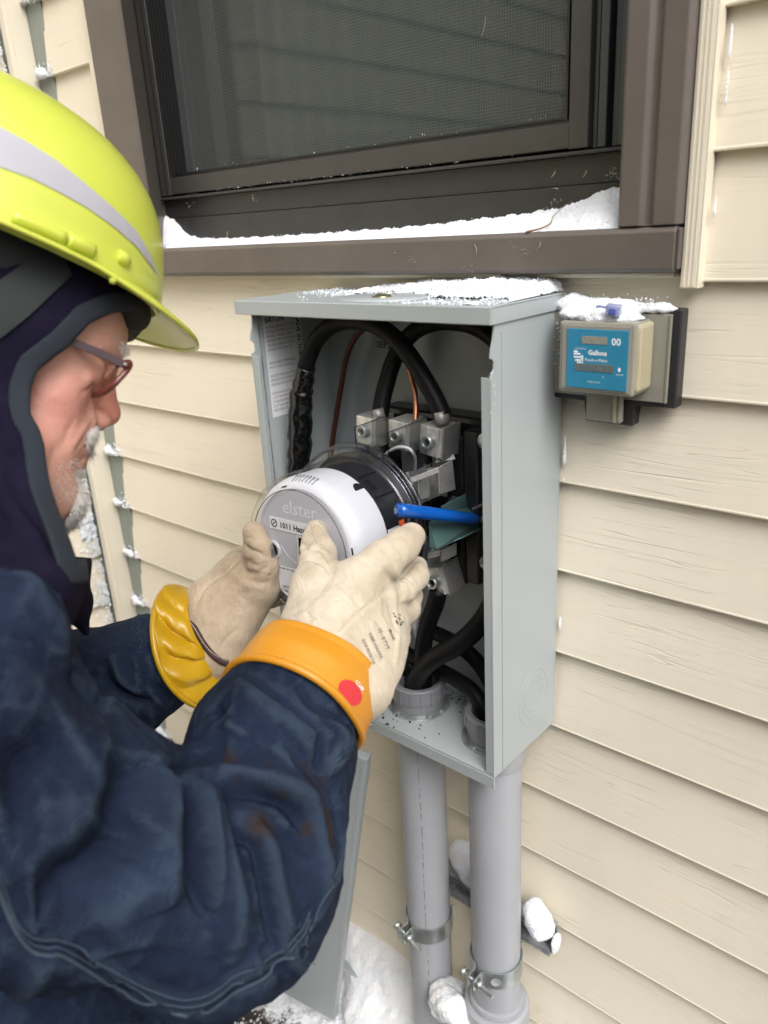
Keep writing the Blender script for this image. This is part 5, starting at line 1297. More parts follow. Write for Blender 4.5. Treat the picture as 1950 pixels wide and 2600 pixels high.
# beard: fine hairs
def hairs(name, fn, n, L0, L1, r0, seed, m_, curl=.35):
    rs = np.random.RandomState(seed); sel = V[fn(V)]; nn = vnormals(V, Q)[fn(V)]; Vh, Fh_ = [], []
    if not len(sel): return
    for k in range(n):
        i = rs.randint(len(sel)); p = sel[i]+rs.normal(0, .0008, 3); d = nn[i]*.55-HU*rs.uniform(.5, 1.2)+HG*.15+rs.normal(0, curl, 3); d /= np.linalg.norm(d)
        L = rs.uniform(L0, L1); a = np.cross(d, rs.normal(size=3)); a /= np.linalg.norm(a); c = np.cross(d, a); b = len(Vh)
        bend = -HU*L*rs.uniform(0, .35)
        for q in range(3):
            an = q*2.094; o_ = (a*math.cos(an)+c*math.sin(an))*r0; Vh.append(p+o_-nn[i]*.001); 
        for q in range(3):
            an = q*2.094; o_ = (a*math.cos(an)+c*math.sin(an))*r0*.7; Vh.append(p+o_+d*L*.55)
        Vh.append(p+d*L+bend)
        for q in range(3):
            q2 = (q+1) % 3; Fh_ += [(b+q, b+q2, b+3+q2, b+3+q), (b+3+q, b+3+q2, b+6)]
    o = link(name, mesh(Vh, Fh_, True), m_); o['kind'] = 'stuff'; return pp(o)
def near(c, rad):
    c = LOC(c); rad = np.array(rad)
    def f(V_): q = ((V_-HO)@HB.T-c)/rad; return (q*q).sum(1) < 1
    return f
hairs('mustache', near(S(222, 1112), (.018, .011, .028)), 1500, .005, .011, .00028, 1, M['hair'], .28)
hairs('goatee', near(S(148, 1262), (.024, .017, .026)), 2600, .007, .014, .00026, 2, M['hair'], .30)
hairs('stubble', near(S(150, 1215, .018), (.024, .020, .030)), 900, .0010, .0026, .00011, 5, M['hair'], .5)
hairs('stubble', near(S(185, 1225), (.016, .014, .024)), 700, .003, .008, .00022, 3, M['hair'])
hairs('eyebrow', near(S(296, 880, .018), (.008, .005, .014)), 70, .004, .008, .00025, 4, M['hair'])

# ---- spectacles
gl = None
lens_c = [S(279, 962, .031), S(279, 962, -.031)]
tilt = math.radians(16)
LU = HU*math.cos(tilt)+HG*math.sin(tilt); LN_ = np.cross(HR, LU); WR = [HR*math.cos(.2)+HG*math.sin(.2), HR*math.cos(.2)-HG*math.sin(.2)]     # lens plane: HR x LU
def lens_ring(c, HR, a=.0245, b=.0170, n=40, p=2.6):
    return [c+HR*(a*np.sign(math.cos(t))*abs(math.cos(t))**(2/p))+LU*(b*np.sign(math.sin(t))*abs(math.sin(t))**(2/p)) for t in np.linspace(0, 2*PI, n, endpoint=False)]
spec = pp(link('spectacles', tube_me([S(291, 938, .0085), S(294, 932, 0), S(291, 938, -.0085)], .0016, seg=8), M['glass_frame']))
for c, wr_ in zip(lens_c, WR):
    ring = lens_ring(c, wr_); 
    o = link('lens_rim', tube_me(ring+[ring[0]], .0025, seg=8, sub=1, cap=False), M['glass_frame']); psub(o, spec)
    V2 = [np.array(q) for q in ring]; o = link('lens', mesh(V2+[c+LN_*.001], [(i, (i+1) % 40, 40) for i in range(40)], True), M['lens']); psub(o, spec)
for sg in (1, -1):
    hinge = lens_c[0 if sg == 1 else 1]+WR[0 if sg == 1 else 1]*sg*.0250+LU*.009
    o = link('hinge', tube_me([hinge-HG*.0015+HU*.001, hinge-HG*.006+HR*sg*.002], .0030, seg=8, sub=2), M['glass_frame']); psub(o, spec)
    tp_ = [hinge-HG*.004+HR*sg*.002, S(262, 900, sg*.060), S(222, 884, sg*.062), S(182, 868, sg*.064), S(90, 838, sg*.068)]
    V3, F3 = [], []
    sp3 = spline(tp_, 5)
    for p in sp3:
        for (a_, b_) in ((-.0011, -.0028), (.0011, -.0028), (.0011, .0028), (-.0011, .0028)): V3.append(p+HR*a_+HU*b_)
    for i in range(len(sp3)-1):
        for k in range(4): F3.append((4*i+k, 4*i+(k+1) % 4, 4*i+4+(k+1) % 4, 4*i+4+k))
    F3 += [(3, 2, 1, 0), tuple(4*(len(sp3)-1)+k for k in range(4))]
    psub(link('temple', mesh(V3, F3, False), M['temple']), spec)
    psub(link('hinge_pin', tube_me([hinge-HG*.004+HR*sg*.0035, hinge-HG*.004+HR*sg*.0052], .0013, seg=8, sub=1), M['zinc']), spec)

# ---- hood (balaclava): offset of the head with the face cut out, running down into a bib
EDGE = [(318, 812), (300, 814), (253, 831), (195, 863), (145, 918), (72, 975), (56, 1020), (54, 1077), (78, 1117), (88, 1156), (92, 1200), (100, 1250), (112, 1292), (150, 1420)]
poly = [(p[0], p[1]) for p in EDGE]+[(420, 1420), (460, 812)]
poly2 = np.array([LOC(S(*p))[:2] for p in poly])
edge2 = poly2[:len(EDGE)]
def sd_poly(x, y, P):
    n = len(P); d = None; ins = None
    for i in range(n):
        a, b = P[i], P[(i+1) % n]; e = b-a; L = e@e
        t = np.clip(((x-a[0])*e[0]+(y-a[1])*e[1])/L, 0, 1); dd = (x-a[0]-t*e[0])**2+(y-a[1]-t*e[1])**2
        d = dd if d is None else np.minimum(d, dd)
        c = ((a[1] > y) != (b[1] > y)) & (x < (b[0]-a[0])*(y-a[1])/(b[1]-a[1]+1e-12)+a[0])
        ins = c if ins is None else ins ^ c
    return np.where(ins, -1, 1)*np.sqrt(d)
def hood_field(extra, h=.0028):
    F_d = Field(P0-np.array([.26, .22, .33]), P0+np.array([.17, .20, .16]), h)
    e = extra
    F_d.ell(S(20, 795), (.096+e, .093+e, .080+e), HB, .01)
    F_d.ell(S(178, 866), (.044+e, .050+e, .058+e), HB, .015)
    F_d.ell(S(105, 985), (.050+e, .080+e, .062+e), HB, .015)
    F_d.ell(S(95, 1150), (.048+e, .055+e, .056+e), HB, .025)
    F_d.ell(S(120, 1230), (.030+e, .030+e, .030+e), HB, .02)
    F_d.cap(S(40, 1140), A(-80, 1480, .60), .064+e, .080+e, .03)
    F_d.cap(S(70, 1260, .01), A(110, 1420, .64), .042+e, .030+e, .03)
    F_d.cap(A(110, 1420, .64), A(188, 1530, .665), .026+e, .014+e, .02)
    F_d.cap(A(188, 1530, .665), A(219, 1608, .68), .013+e, .0035+e, .01)
    F_d.cap(S(0, 1300, .02), A(-30, 1480, .52), .05+e, .06+e, .03)
    return F_d
Fd = hood_field(0.)
x, y, z = Fd.ax[0][:, None, None]-HO[0], Fd.ax[1][None, :, None]-HO[1], Fd.ax[2][None, None, :]-HO[2]
cg = HG[0]*x+HG[1]*y+HG[2]*z; cu = HU[0]*x+HU[1]*y+HU[2]*z
sdp = sd_poly(cg, cu, poly2).astype(np.float32)
Fd.f = np.maximum(Fd.f, -sdp)
# hollow: keep a 3.5 mm shell over the face opening only matters at the rim
Vh, Qh = Fd.verts(2)
hoodT0 = BVHTree.FromPolygons([Vector(v) for v in Vh], [tuple(q) for q in Qh])
nh = vnormals(Vh, Qh)
for pts, w, dp in (([(20, 1150), (40, 1210), (90, 1300), (150, 1420)], .007, .005), ([(0, 1230), (50, 1330), (120, 1450)], .008, .006), ([(0, 1010), (20, 1080), (30, 1150)], .007, -.004), ([(60, 1330), (120, 1420), (180, 1520)], .006, -.004), ([(0, 1350), (60, 1440)], .010, .006)):
    stroke(Vh, nh, hoodT0, pts, w, dp)
hood = pp(link('hood', quads_me(Vh, Qh), M['fleece']))
Fm = hood_field(.0030, .0022)
x, y, z = Fm.ax[0][:, None, None]-HO[0], Fm.ax[1][None, :, None]-HO[1], Fm.ax[2][None, None, :]-HO[2]
cg = HG[0]*x+HG[1]*y+HG[2]*z; cu = HU[0]*x+HU[1]*y+HU[2]*z
de = np.full(cg.shape, 9., np.float32)
for a, b in zip(edge2, edge2[1:]):
    e = b-a; t = np.clip(((cg-a[0])*e[0]+(cu-a[1])*e[1])/(e@e), 0, 1); de = np.minimum(de, np.sqrt((cg-a[0]-t*e[0])**2+(cu-a[1]-t*e[1])**2))
sdm = sd_poly(cg, cu, poly2)
band = np.maximum(-sdm-.002, sdm-.0120); band = np.maximum(band, -.0085-Fm.f)
Fm.f = np.maximum(Fm.f, np.maximum(band, de-.0175)).astype(np.float32)
Vm, Qm = Fm.verts(3)
psub(link('hood_hem', quads_me(Vm, Qm), M['hem']), hood)
hoodT = bvh(hood.data)

# ---- hard hat
hg_c = np.array([.756, .229, .613]); hg_c /= np.linalg.norm(hg_c); hu_c = np.array([.291, -.957, -.002]); hu_c -= hg_c*(hu_c@hg_c); hu_c /= np.linalg.norm(hu_c)
AG, AU = R@hg_c, R@hu_c; AR = np.cross(AG, AU)
HC = A(-66, 629, .593)
def HP(a, b, c): return HC+AG*a+AR*b+AU*c
def dome_r(th):
    """rim radius of the shell: longer to the front and back"""
    return 1/math.sqrt((math.cos(th)/.1408)**2+(math.sin(th)/.1196)**2)
nu_, nv_ = 96, 34; V, Fc = [], []
for j in range(nv_+1):
    ph = (PI/2)*j/nv_
    for i in range(nu_):
        th = 2*PI*i/nu_; r = dome_r(th)*math.cos(ph)**.80; z = .1207*math.sin(ph)**.92
        a, b = r*math.cos(th), r*math.sin(th)
        # centre crown ridge and two shallow side ones
        rd = .0030*math.exp(-(b/.010)**2)*min(1, max(0, (z-.03)/.03)); rd += .0016*math.exp(-((abs(b)-.034)/.008)**2)*min(1, max(0, (z-.05)/.03))
        z += rd
        # stepped skirt above the rim
        if z < .018: a *= 1.012; b *= 1.012
        V.append(HP(a, b, z))
for j in range(nv_):
    for i in range(nu_): Fc.append((j*nu_+i, j*nu_+(i+1) % nu_, (j+1)*nu_+(i+1) % nu_, (j+1)*nu_+i))
def shell(name, V, Fc, th, m_, par):
    Fc = [f[::-1] for f in Fc]; me = mesh(V, Fc, True); o = link(name, me, m_); md = o.modifiers.new('s', 'SOLIDIFY'); md.thickness = th; md.offset = -1
    md2 = o.modifiers.new('b', 'BEVEL'); md2.width = .0006; md2.segments = 2; md2.limit_method = 'ANGLE'; md2.angle_limit = math.radians(50)
    return pp(o) if par is None else psub(o, par)
hat = shell('hard_hat', V, Fc, .0025, M['hivis'], None)
hatT = bvh(hat.data)
# brim: small lip all round, peak in front, rolled edge
V, Fc = [], []; nb = 8
for i in range(nu_*2):
    th = 2*PI*i/(nu_*2); r0 = dome_r(th)*1.008
    c = math.cos(th); pk = .0080+.0310*max(0, (c-.42)/.58)**.85*(1 if c > .42 else 0)
    dp = .002+.017*max(0, (c-.42)/.58)
    for k in range(nb+1):
        t = k/nb; r = r0+pk*t; V.append(HP(r*math.cos(th), r*math.sin(th), .0032-dp*t**1.3+(.0016 if k == nb else 0)))
n_ = nu_*2
for i in range(n_):
    for k in range(nb): Fc.append((i*(nb+1)+k, ((i+1) % n_)*(nb+1)+k, ((i+1) % n_)*(nb+1)+k+1, i*(nb+1)+k+1))
brim = shell('brim', V, Fc, .0026, M['hivis'], hat)
ed = [V[i*(nb+1)+nb] for i in range(0, n_, 2)]; psub(link('brim_edge', tube_me(ed+[ed[0]], .0019, seg=8, sub=1, cap=False), M['hivis']), hat)
def hat_box(name, th0, z0, z1, w, d, m_):
    """block standing off the shell side, above the rim"""
    r = dome_r(th0); c = HP(r*math.cos(th0), r*math.sin(th0), (z0+z1)/2); nn = AG*math.cos(th0)*.72+AR*math.sin(th0); nn /= np.linalg.norm(nn); tt = np.cross(AU, nn); tt /= np.linalg.norm(tt)
    bm = bmesh.new(); box_into(bm, (-w/2, -d*.6, -(z1-z0)/2), (w/2, d*.4, (z1-z0)/2), .0018, 3)
    bmesh.ops.transform(bm, matrix=frame_mtx(c, tt, nn), verts=bm.verts)
    mm = Matrix.Identity(4); 
    return psub(link(name, bm_mesh(bm, True), m_), hat)
def slot(name, p0, p1, rad):
    a = hit(hatT, *p0, .0) ; b = hit(hatT, *p1, .0)
    if a is None or b is None: return
    return psub(link(name, tube_me([a, (a+b)/2+ (a-HC)*.012, b], rad, seg=12, sub=4), M['hivis']), hat)
slot('accessory_slot', (30, 548), (165, 606), .0042); slot('accessory_slot', (172, 608), (232, 636), .0052); slot('accessory_slot', (300, 650), (316, 660), .0050)
slot('rain_gutter', (0, 600), (330, 742), .0016) if False else None
for (px, py, r_) in ((242, 690, .0050), (356, 752, .0048), (288, 706, .0028)):
    c = S(px, py, .0)+AR*.0; d = ray(px, py); h = brim and BVHTree.FromPolygons([Vector(v) for v in V], Fc).ray_cast(Vector(CAM), Vector(d/np.linalg.norm(d)))
    if h[0] is not None: psub(link('brim_lug', tube_me([np.array(h[0])+AU*.002, np.array(h[0])-AU*.004], [r_, r_, r_*.7], seg=14, sub=3), M['hivis']), hat)
U_ = [(-60, 300), (0, 324), (72, 363), (145, 410), (217, 468), (289, 530), (343, 584), (380, 645), (399, 694)]
L_ = [(-60, 412), (0, 425), (72, 450), (145, 486), (217, 526), (289, 577), (343, 624), (380, 671), (399, 698)]
psub(link('reflective_stripe', patch(hatT, U_, L_, 40, 6, .0007), M['reflect']), hat)
# mirror of the stripe on the far side
me2 = patch(hatT, U_, L_, 40, 6, .0007)
for v in me2.vertices:
    p = np.array(v.co); k = (p-HC)@AR; v.co = Vector(p-2*k*AR)
psub(link('reflective_stripe', me2, M['reflect']), hat)
# suspension band and brow pad under the shell
V, Fc = [], []
for i in range(64):
    th = 2*PI*i/64; r = dome_r(th)*.86
    for zz, kk in ((.016, 1.), (-.017, .97), (-.020, .955), (-.017, .94), (.016, .96)): V.append(HP(r*kk*math.cos(th), r*kk*math.sin(th)*.93, zz-.010*max(0, math.cos(th))))
for i in range(64):
    for k in range(5): Fc.append((i*5+k, ((i+1) % 64)*5+k, ((i+1) % 64)*5+(k+1) % 5, i*5+(k+1) % 5))
psub(link('suspension_band', mesh(V, Fc, True), M['strap']), hat)
Fp = Field(S(335, 795)-.05, S(335, 795)+.05, .002); Fp.cap(S(330, 770, .030), S(345, 800, .022), .0115, .010, .01); Fp.cap(S(345, 800, .022), S(346, 805, -.025), .0105, .0105, .008); Fp.noise(.0006, 3, 300)
Vp, Qp = Fp.verts(2); psub(link('brow_pad', quads_me(Vp, Qp), mat('dark_foam', (.030, .026, .022), .9, bump=(500, .5, .001))), hat)
# wide elastic strap over the hood
U_ = [(-40, 742), (30, 690), (90, 640), (160, 640), (176, 655)]; L_ = [(-40, 880), (20, 845), (80, 795), (130, 755), (182, 690)]
mp_ = patch(hoodT, [(-45, 740), (20, 700), (80, 655), (150, 640)], [(-45, 885), (10, 852), (75, 800), (180, 700)], 26, 10, .0022)
psub(link('head_strap', mp_, M['strap']), hat)

# ---- jacket
def subdiv(V, Q):
    E = np.concatenate([np.sort(Q[:, [i, (i+1) % 4]], 1) for i in range(4)]); U, inv = np.unique(E, axis=0, return_inverse=True); inv = inv.reshape(4, -1)
    n = len(V); V2 = np.concatenate([V, V[U].mean(1), V[Q].mean(1)]); e = [n+inv[i] for i in range(4)]; c = n+len(U)+np.arange(len(Q))
    Q2 = np.concatenate([np.stack([Q[:, i], e[i], c, e[i-1]], 1) for i in range(4)])
    Es = np.concatenate([Q2[:, [i, (i+1) % 4]] for i in range(4)]); m = len(V2); deg = np.bincount(Es[:, 0], minlength=m)+np.bincount(Es[:, 1], minlength=m)
    av = np.stack([np.bincount(Es[:, 0], V2[Es[:, 1], k], m)+np.bincount(Es[:, 1], V2[Es[:, 0], k], m) for k in range(3)], 1)/deg[:, None]
    return V2*.5+av*.5, Q2
c0 = A(150, 2000, .62)
Fj = Field((c0[0]-.55, c0[1]-.52, c0[2]-.50), (c0[0]+.40, c0[1]+.38, c0[2]+.40), .0046)
Fj.ell(A(-260, 1870, .60), (.15, .13, .16), None, .03)                  # chest and shoulders
Fj.cap(A(-330, 1850, .64), A(-120, 2900, .66), .125, .165, .05)         # trunk
Fj.cap(A(-30, 2350, .66), A(180, 2950, .66), .085, .125, .05)           # belly of the jacket
Fj.cap(A(-140, 1470, .55), A(40, 1560, .68), .045, .032, .03)
Fj.cap(A(-200, 1592, .46), A(-5, 1606, .485), .041, .041, .03)
Fj.cap(A(-120, 1560, .52), A(30, 1590, .60), .045, .036, .03)           # collar
# near arm
Fj.cap(A(-200, 1860, .47), A(60, 2090, .505), .093, .086, .02)
Fj.cap(A(60, 2090, .505), A(560, 2270, .575), .086, .076, .02)
Fj.cap(A(540, 2250, .575), A(590, 2235, .585), .080, .073, .02)
Fj.cap(A(622, 2180, .585), A(690, 1900, .628), .074, .067, .014)
Fj.cap(A(695, 1900, .628), A(728, 1805, .645), .066, .057, .01)
Fj.cap(A(470, 2560, .60), A(700, 2380, .60), .030, .026, .03)           # slack cloth under the elbow
# far arm
Fj.cap(A(-40, 1760, .74), A(230, 1745, .81), .064, .058, .02)
Fj.cap(A(230, 1745, .81), A(385, 1685, .815), .058, .052, .01)
Fj.cap(A(330, 1850, .80), A(370, 1740, .81), .020, .035, .02)
Vj, Qj = Fj.verts(2)
Vj, Qj = subdiv(Vj, Qj)
T0 = BVHTree.FromPolygons([Vector(v) for v in Vj], [tuple(q) for q in Qj])
nj = vnormals(Vj, Qj); wear = np.zeros(len(Vj)); stain = np.zeros(len(Vj))
Z8 = lambda x_, y_: (x_/1.659, 1400+y_/1.659)
def fold(pts, w, dp, wr=0.):
    global wear
    g_ = stroke(Vj, nj, T0, [Z8(*p) for p in pts], w*(.82 if w < .012 else 1), dp*1.35, sharp=dp > 0 and w < .016)
    if wr: wear = np.maximum(wear, g_*wr)
# creases (positive pushes in) and ridges (negative)
fold([(720, 915), (790, 970), (800, 1080), (810, 1250), (830, 1420), (860, 1520), (890, 1530)], .0085, .017)
fold([(850, 960), (900, 1120), (960, 1320), (1000, 1500), (990, 1680)], .010, -.009, .12)
fold([(840, 1000), (880, 1200), (890, 1400), (880, 1520)], .010, -.010, .15)
fold([(900, 1100), (950, 1300), (970, 1450)], .006, .009)
fold([(880, 1080), (990, 1180), (1080, 1240), (1110, 1400), (1150, 1600), (1170, 1680)], .0065, .011)
fold([(1090, 1150), (1130, 1300), (1180, 1500), (1210, 1640)], .010, -.007, .1)
fold([(850, 960), (1000, 1000), (1150, 1040), (1230, 1090), (1290, 1180)], .0075, .012)
fold([(900, 930), (1050, 950), (1180, 990), (1300, 1080)], .011, -.008, .08)
fold([(1150, 950), (1290, 1030), (1330, 1180), (1360, 1380), (1350, 1500)], .011, -.007, .15)
fold([(1280, 900), (1380, 1000), (1430, 1130), (1440, 1230)], .008, .008)
fold([(730, 920), (800, 870), (850, 830)], .008, .009)
fold([(920, 540), (1030, 530), (1150, 600), (1280, 690), (1350, 760)], .007, .007)
fold([(1020, 530), (1120, 640), (1250, 720), (1350, 760)], .012, -.005, .06)
fold([(910, 560), (900, 640), (930, 690)], .008, .006)
fold([(1350, 760), (1360, 850), (1350, 930)], .007, .007)
fold([(1250, 560), (1330, 640), (1430, 700), (1490, 760)], .008, .007)
fold([(1390, 640), (1440, 760), (1440, 870)], .007, -.005, .12)
# big hollows across the upper arm
fold([(560, 860), (570, 950), (550, 1060), (520, 1160)], .020, .017)
fold([(640, 1140), (520, 1260), (400, 1380), (250, 1460), (150, 1490)], .020, .020)
fold([(150, 1100), (350, 1060), (470, 1010), (560, 900)], .022, -.008)
fold([(620, 900), (700, 1000), (720, 1130), (680, 1300), (700, 1500)], .020, -.010, .08)
fold([(300, 820), (200, 900), (80, 960), (0, 990)], .025, .009)
fold([(560, 1330), (480, 1500), (500, 1700)], .018, -.006, .06)
fold([(240, 1560), (330, 1600), (430, 1700)], .018, .008)
fold([(0, 560), (120, 620), (260, 760), (430, 900)], .02, -.005)
fold([(100, 100), (150, 200), (230, 330), (250, 460)], .012, -.006)
# far sleeve
fold([(380, 400), (400, 520), (440, 610), (520, 700)], .007, .008)
fold([(440, 460), (470, 560), (560, 620), (640, 640)], .007, .008)
fold([(470, 440), (520, 560), (600, 600)], .007, -.006, .12)
fold([(480, 230), (420, 300), (380, 400)], .009, .007)
fold([(300, 480), (340, 560), (430, 640)], .010, .007)
# torso below the sleeve seam
fold([(0, 1880), (150, 1800), (300, 1760)], .010, -.006, .25)
fold([(250, 1990), (420, 1880), (560, 1900)], .012, .006)
fold([(100, 1990), (250, 1850)], .012, -.005, .2)
# underside seam: gather in the cloth, then the rubbed double ridge
seam = [(-60, 1380), (0, 1460), (60, 1600), (130, 1690), (200, 1712), (260, 1712), (380, 1780), (500, 1850), (620, 1915), (760, 1960), (860, 1950), (940, 1905), (1000, 1860), (1120, 1800), (1230, 1720), (1280, 1660), (1310, 1590)]
fold(seam, .0075, .008)
up1 = [(p[0]-2, p[1]-26) for p in seam]; up2 = [(p[0]-4, p[1]-58) for p in seam]; up3 = [(p[0]-6, p[1]-92) for p in seam]
fold(up1, .0045, -.0035, .50); fold(up2, .0045, -.0020, .22); fold(up3, .0040, -.0012, .18)
fold([(1310, 1590), (1380, 1440), (1440, 1280), (1455, 1180)], .006, -.003, .45)
for o_ in (0, 26, 52):
    fold([(1490-o_, 770), (1470-o_, 840), (1430-o_, 900), (1370-o_, 960)], .0035, -.0014, .45)
rz_ = np.random.RandomState(77)                         # short sharp creases gathered in the crook of the elbow and at the cuffs
for (cx_, cy_, sx_, sy_, an0, an1, n_) in ((1010, 1280, 150, 230, 60, 85, 34), (1230, 1150, 130, 150, 30, 65, 22), (1150, 800, 220, 110, 20, 60, 18), (560, 500, 90, 120, 40, 110, 14), (500, 1400, 240, 240, -50, 10, 12), (1150, 1650, 150, 80, 60, 95, 12)):
    for _ in range(n_):
        x_, y_ = cx_+rz_.normal(0, sx_*.5), cy_+rz_.normal(0, sy_*.5); a_ = math.radians(rz_.uniform(an0, an1)); L_ = rz_.uniform(60, 190); b_ = rz_.normal(0, 14)
        fold([(x_, y_), (x_+.5*L_*math.cos(a_)+b_, y_+.5*L_*math.sin(a_)), (x_+L_*math.cos(a_), y_+L_*math.sin(a_))], rz_.uniform(.0028, .0055), rz_.choice([-1, 1], p=[.4, .6])*rz_.uniform(.0010, .0026), .0)
rs = np.random.RandomState(3)
for (px, py, rad) in ((970, 890, 30), (1000, 940, 22), (1185, 970, 36), (1190, 1010, 26), (1275, 1040, 20), (1095, 1150, 44), (1120, 1175, 30), (1290, 1170, 24), (1380, 1040, 40), (1400, 1120, 44), (1390, 1210, 38), (1330, 950, 36), (1360, 1390, 22), (1130, 890, 14), (1350, 1420, 16), (1300, 905, 24), (1360, 990, 40), (1400, 1180, 30), (960, 850, 18)):
    h = hit(T0, *Z8(px, py))
    if h is not None:
        r_ = rad/1.659*.6/1986
        stain = np.maximum(stain, np.clip(1.6-np.linalg.norm(Vj-h, axis=1)/r_, 0, 1)*rs.uniform(.75, 1))
rw = np.random.RandomState(41); wn = 0                   # small crumples all over the cloth
for q in range(9):
    w_ = rw.normal(size=3)*np.array([1, 1, .8]); w_ = w_/np.linalg.norm(w_)*rw.uniform(35, 120)
    ph_ = rw.normal(size=3); ph_ = ph_/np.linalg.norm(ph_)*22
    wn = wn+(1-np.abs(np.sin(Vj@w_+1.6*np.sin(Vj@ph_+q)+q)))**3*(35/np.linalg.norm(w_))**.6
Vj += nj*((wn-np.mean(wn))*.0011)[:, None]
nj2 = vnormals(Vj, Qj)                                   # the cloth is rubbed pale where it stands proud
Es = np.concatenate([Qj[:, [i, (i+1) % 4]] for i in range(4)]); deg = np.bincount(Es[:, 0], minlength=len(Vj))+np.bincount(Es[:, 1], minlength=len(Vj))
def lap(F_): return (np.bincount(Es[:, 0], F_[Es[:, 1]], len(Vj))+np.bincount(Es[:, 1], F_[Es[:, 0]], len(Vj)))/deg
cv_ = sum((Vj[:, k]-lap(Vj[:, k]))*nj2[:, k] for k in range(3))
for _ in range(2): cv_ = lap(cv_)
wear = np.maximum(wear, np.clip(cv_/np.percentile(cv_, 99.3), 0, 1)*.26)
jm = quads_me(Vj, Qj); set_attr(jm, 'wear', wear[:len(jm.vertices)]); set_attr(jm, 'stain', stain[:len(jm.vertices)])
jacket = pp(link('jacket', jm, M['denim'])); jT = bvh(jm)
def stitch(name, pts, rad=.0007, m_=None, par=jacket, T=jT, conv=Z8, off=.0003):
    P = [hit(T, *conv(*p), off) for p in pts]; P = [p for p in P if p is not None]
    if len(P) > 2:
        Q_ = spline(P, 5); Q2 = []
        for p in Q_:
            h = T.find_nearest(Vector(p)); Q2.append(np.array(h[0]+h[1]*off*(1 if h[1].dot(Vector(CAM-p)) > 0 else -1)))
        return psub(link(name, tube_me(Q2, rad, seg=6, sub=1), m_), par)
mseam = mat('faded_seam_edge', (.042, .064, .088), .9, var=(200, (.03, .05, .085), .9), bump=(500, .6, .001))
stitch('seam_edge', [(p[0], p[1]-8) for p in seam], .0011, mseam)
stitch('seam_edge', [(p[0]-3, p[1]-42) for p in seam], .0005, mseam)
stitch('seam_edge', [(p[0]-5, p[1]-74) for p in seam], .0005, mseam)
stitch('seam_edge', [(1316, 1580), (1380, 1440), (1440, 1290), (1460, 1190)], .0007, mseam)
# frayed threads on the far cuff edge and at the elbow seam
Pf = []
bm = bmesh.new()
for k in range(60):
    px, py = (590+rs.normal(0, 14), 320+rs.normal(0, 60)) if k < 38 else (1280+rs.normal(0, 25), 1680+rs.normal(0, 40))
    h = hit(jT, *Z8(px, py), .0005)
    if h is None: continue
    d = rs.normal(0, 1, 3); d /= np.linalg.norm(d); L_f = rs.uniform(.003, .009)
    if np.linalg.norm(d) > 0:
        m_ = tube_me([h, h+d*L_f*.5+rs.normal(0, .001, 3), h+d*L_f], .00032, seg=4, sub=2); bm.from_mesh(m_)
fr = link('frayed_threads', bm_mesh(bm), mseam); fr['kind'] = 'stuff'; psub(fr, jacket)

# ---- legs and boots, under the jacket
def leg(px_, dy):
    hip = np.array([PL[0]-.02, PL[1]+dy, .80]); 
    return hip
F_l = Field((PL[0]-.35, PL[1]-.40, .18), (PL[0]+.45, PL[1]+.35, .98), .012)
hipc = A(-60, 2750, .64)
for sg in (-1, 1):
    hp0 = hipc+np.array([-.05, sg*.09-.02, -.05]); kn = np.array([hp0[0]+.14, hp0[1]+.12, .50]); an = np.array([hp0[0]-.02, hp0[1]+sg*.01, .28])
    F_l.cap(hp0, kn, .10, .075, .03); F_l.cap(kn, an, .072, .058, .02)
V, Q = F_l.verts(1); pp(link('trousers', quads_me(V, Q), M['trouser']))
for sg in (-1, 1):
    an = np.array([hipc[0]-.07, hipc[1]-.02+sg*.10, .27]); Fb = Field(an-np.array([.14, .08, .09]), an+np.array([.24, .08, .10]), .006)
    Fb.cap(an, an+np.array([0, 0, -.02]), .055, .05, .02); Fb.cap(an+np.array([-.03, 0, -.03]), an+np.array([.14, 0, -.035]), .038, .034, .02)
    V, Q = Fb.verts(1); pp(link('boot', quads_me(V, Q), M['boot']))
# ---- gloves
def glove(name, lo, hi, build, m_, folds, T_h=.0016, dirt=()):
    Fg = Field(lo, hi, T_h); build(Fg); Vg, Qg = Fg.verts(2)
    T = BVHTree.FromPolygons([Vector(v) for v in Vg], [tuple(q) for q in Qg]); ng = vnormals(Vg, Qg)
    for pts, w, dp in folds: stroke(Vg, ng, T, pts, w, dp, sharp=dp > 0)
    rq = np.random.RandomState(len(folds))                # fine wrinkling of the leather
    for _ in range(70):
        b = folds[rq.randint(len(folds))][0]; p0 = b[rq.randint(len(b))]; x_, y_ = p0[0]+rq.normal(0, 26), p0[1]+rq.normal(0, 26)
        d0 = (b[-1][0]-b[0][0], b[-1][1]-b[0][1]); a_ = math.atan2(d0[1], d0[0])+rq.normal(0, .35); L_ = rq.uniform(14, 48)
        stroke(Vg, ng, T, [(x_, y_), (x_+.5*L_*math.cos(a_)+rq.normal(0, 3), y_+.5*L_*math.sin(a_)), (x_+L_*math.cos(a_), y_+L_*math.sin(a_))], rq.uniform(.0011, .0022), rq.choice([-1, 1], p=[.35, .65])*rq.uniform(.0004, .0011), sharp=True)
    dd = np.zeros(len(Vg))
    for (px, py, rad, am) in dirt:
        h = hit(T, px, py)
        if h is not None: dd = np.maximum(dd, am*np.exp(-(np.linalg.norm(Vg-h, axis=1)/(rad*.7/1986))**2))
    me = quads_me(Vg, Qg); set_attr(me, 'dirt', dd[:len(me.vertices)])
    return pp(link(name, me, m_)), bvh(me)
G4 = lambda x_, y_: (700+x_/3.95, 1280+y_/3.95)          # right glove, enlarged picture points
G5 = lambda x_, y_: (340+x_/3.95, 1280+y_/3.95)          # left glove
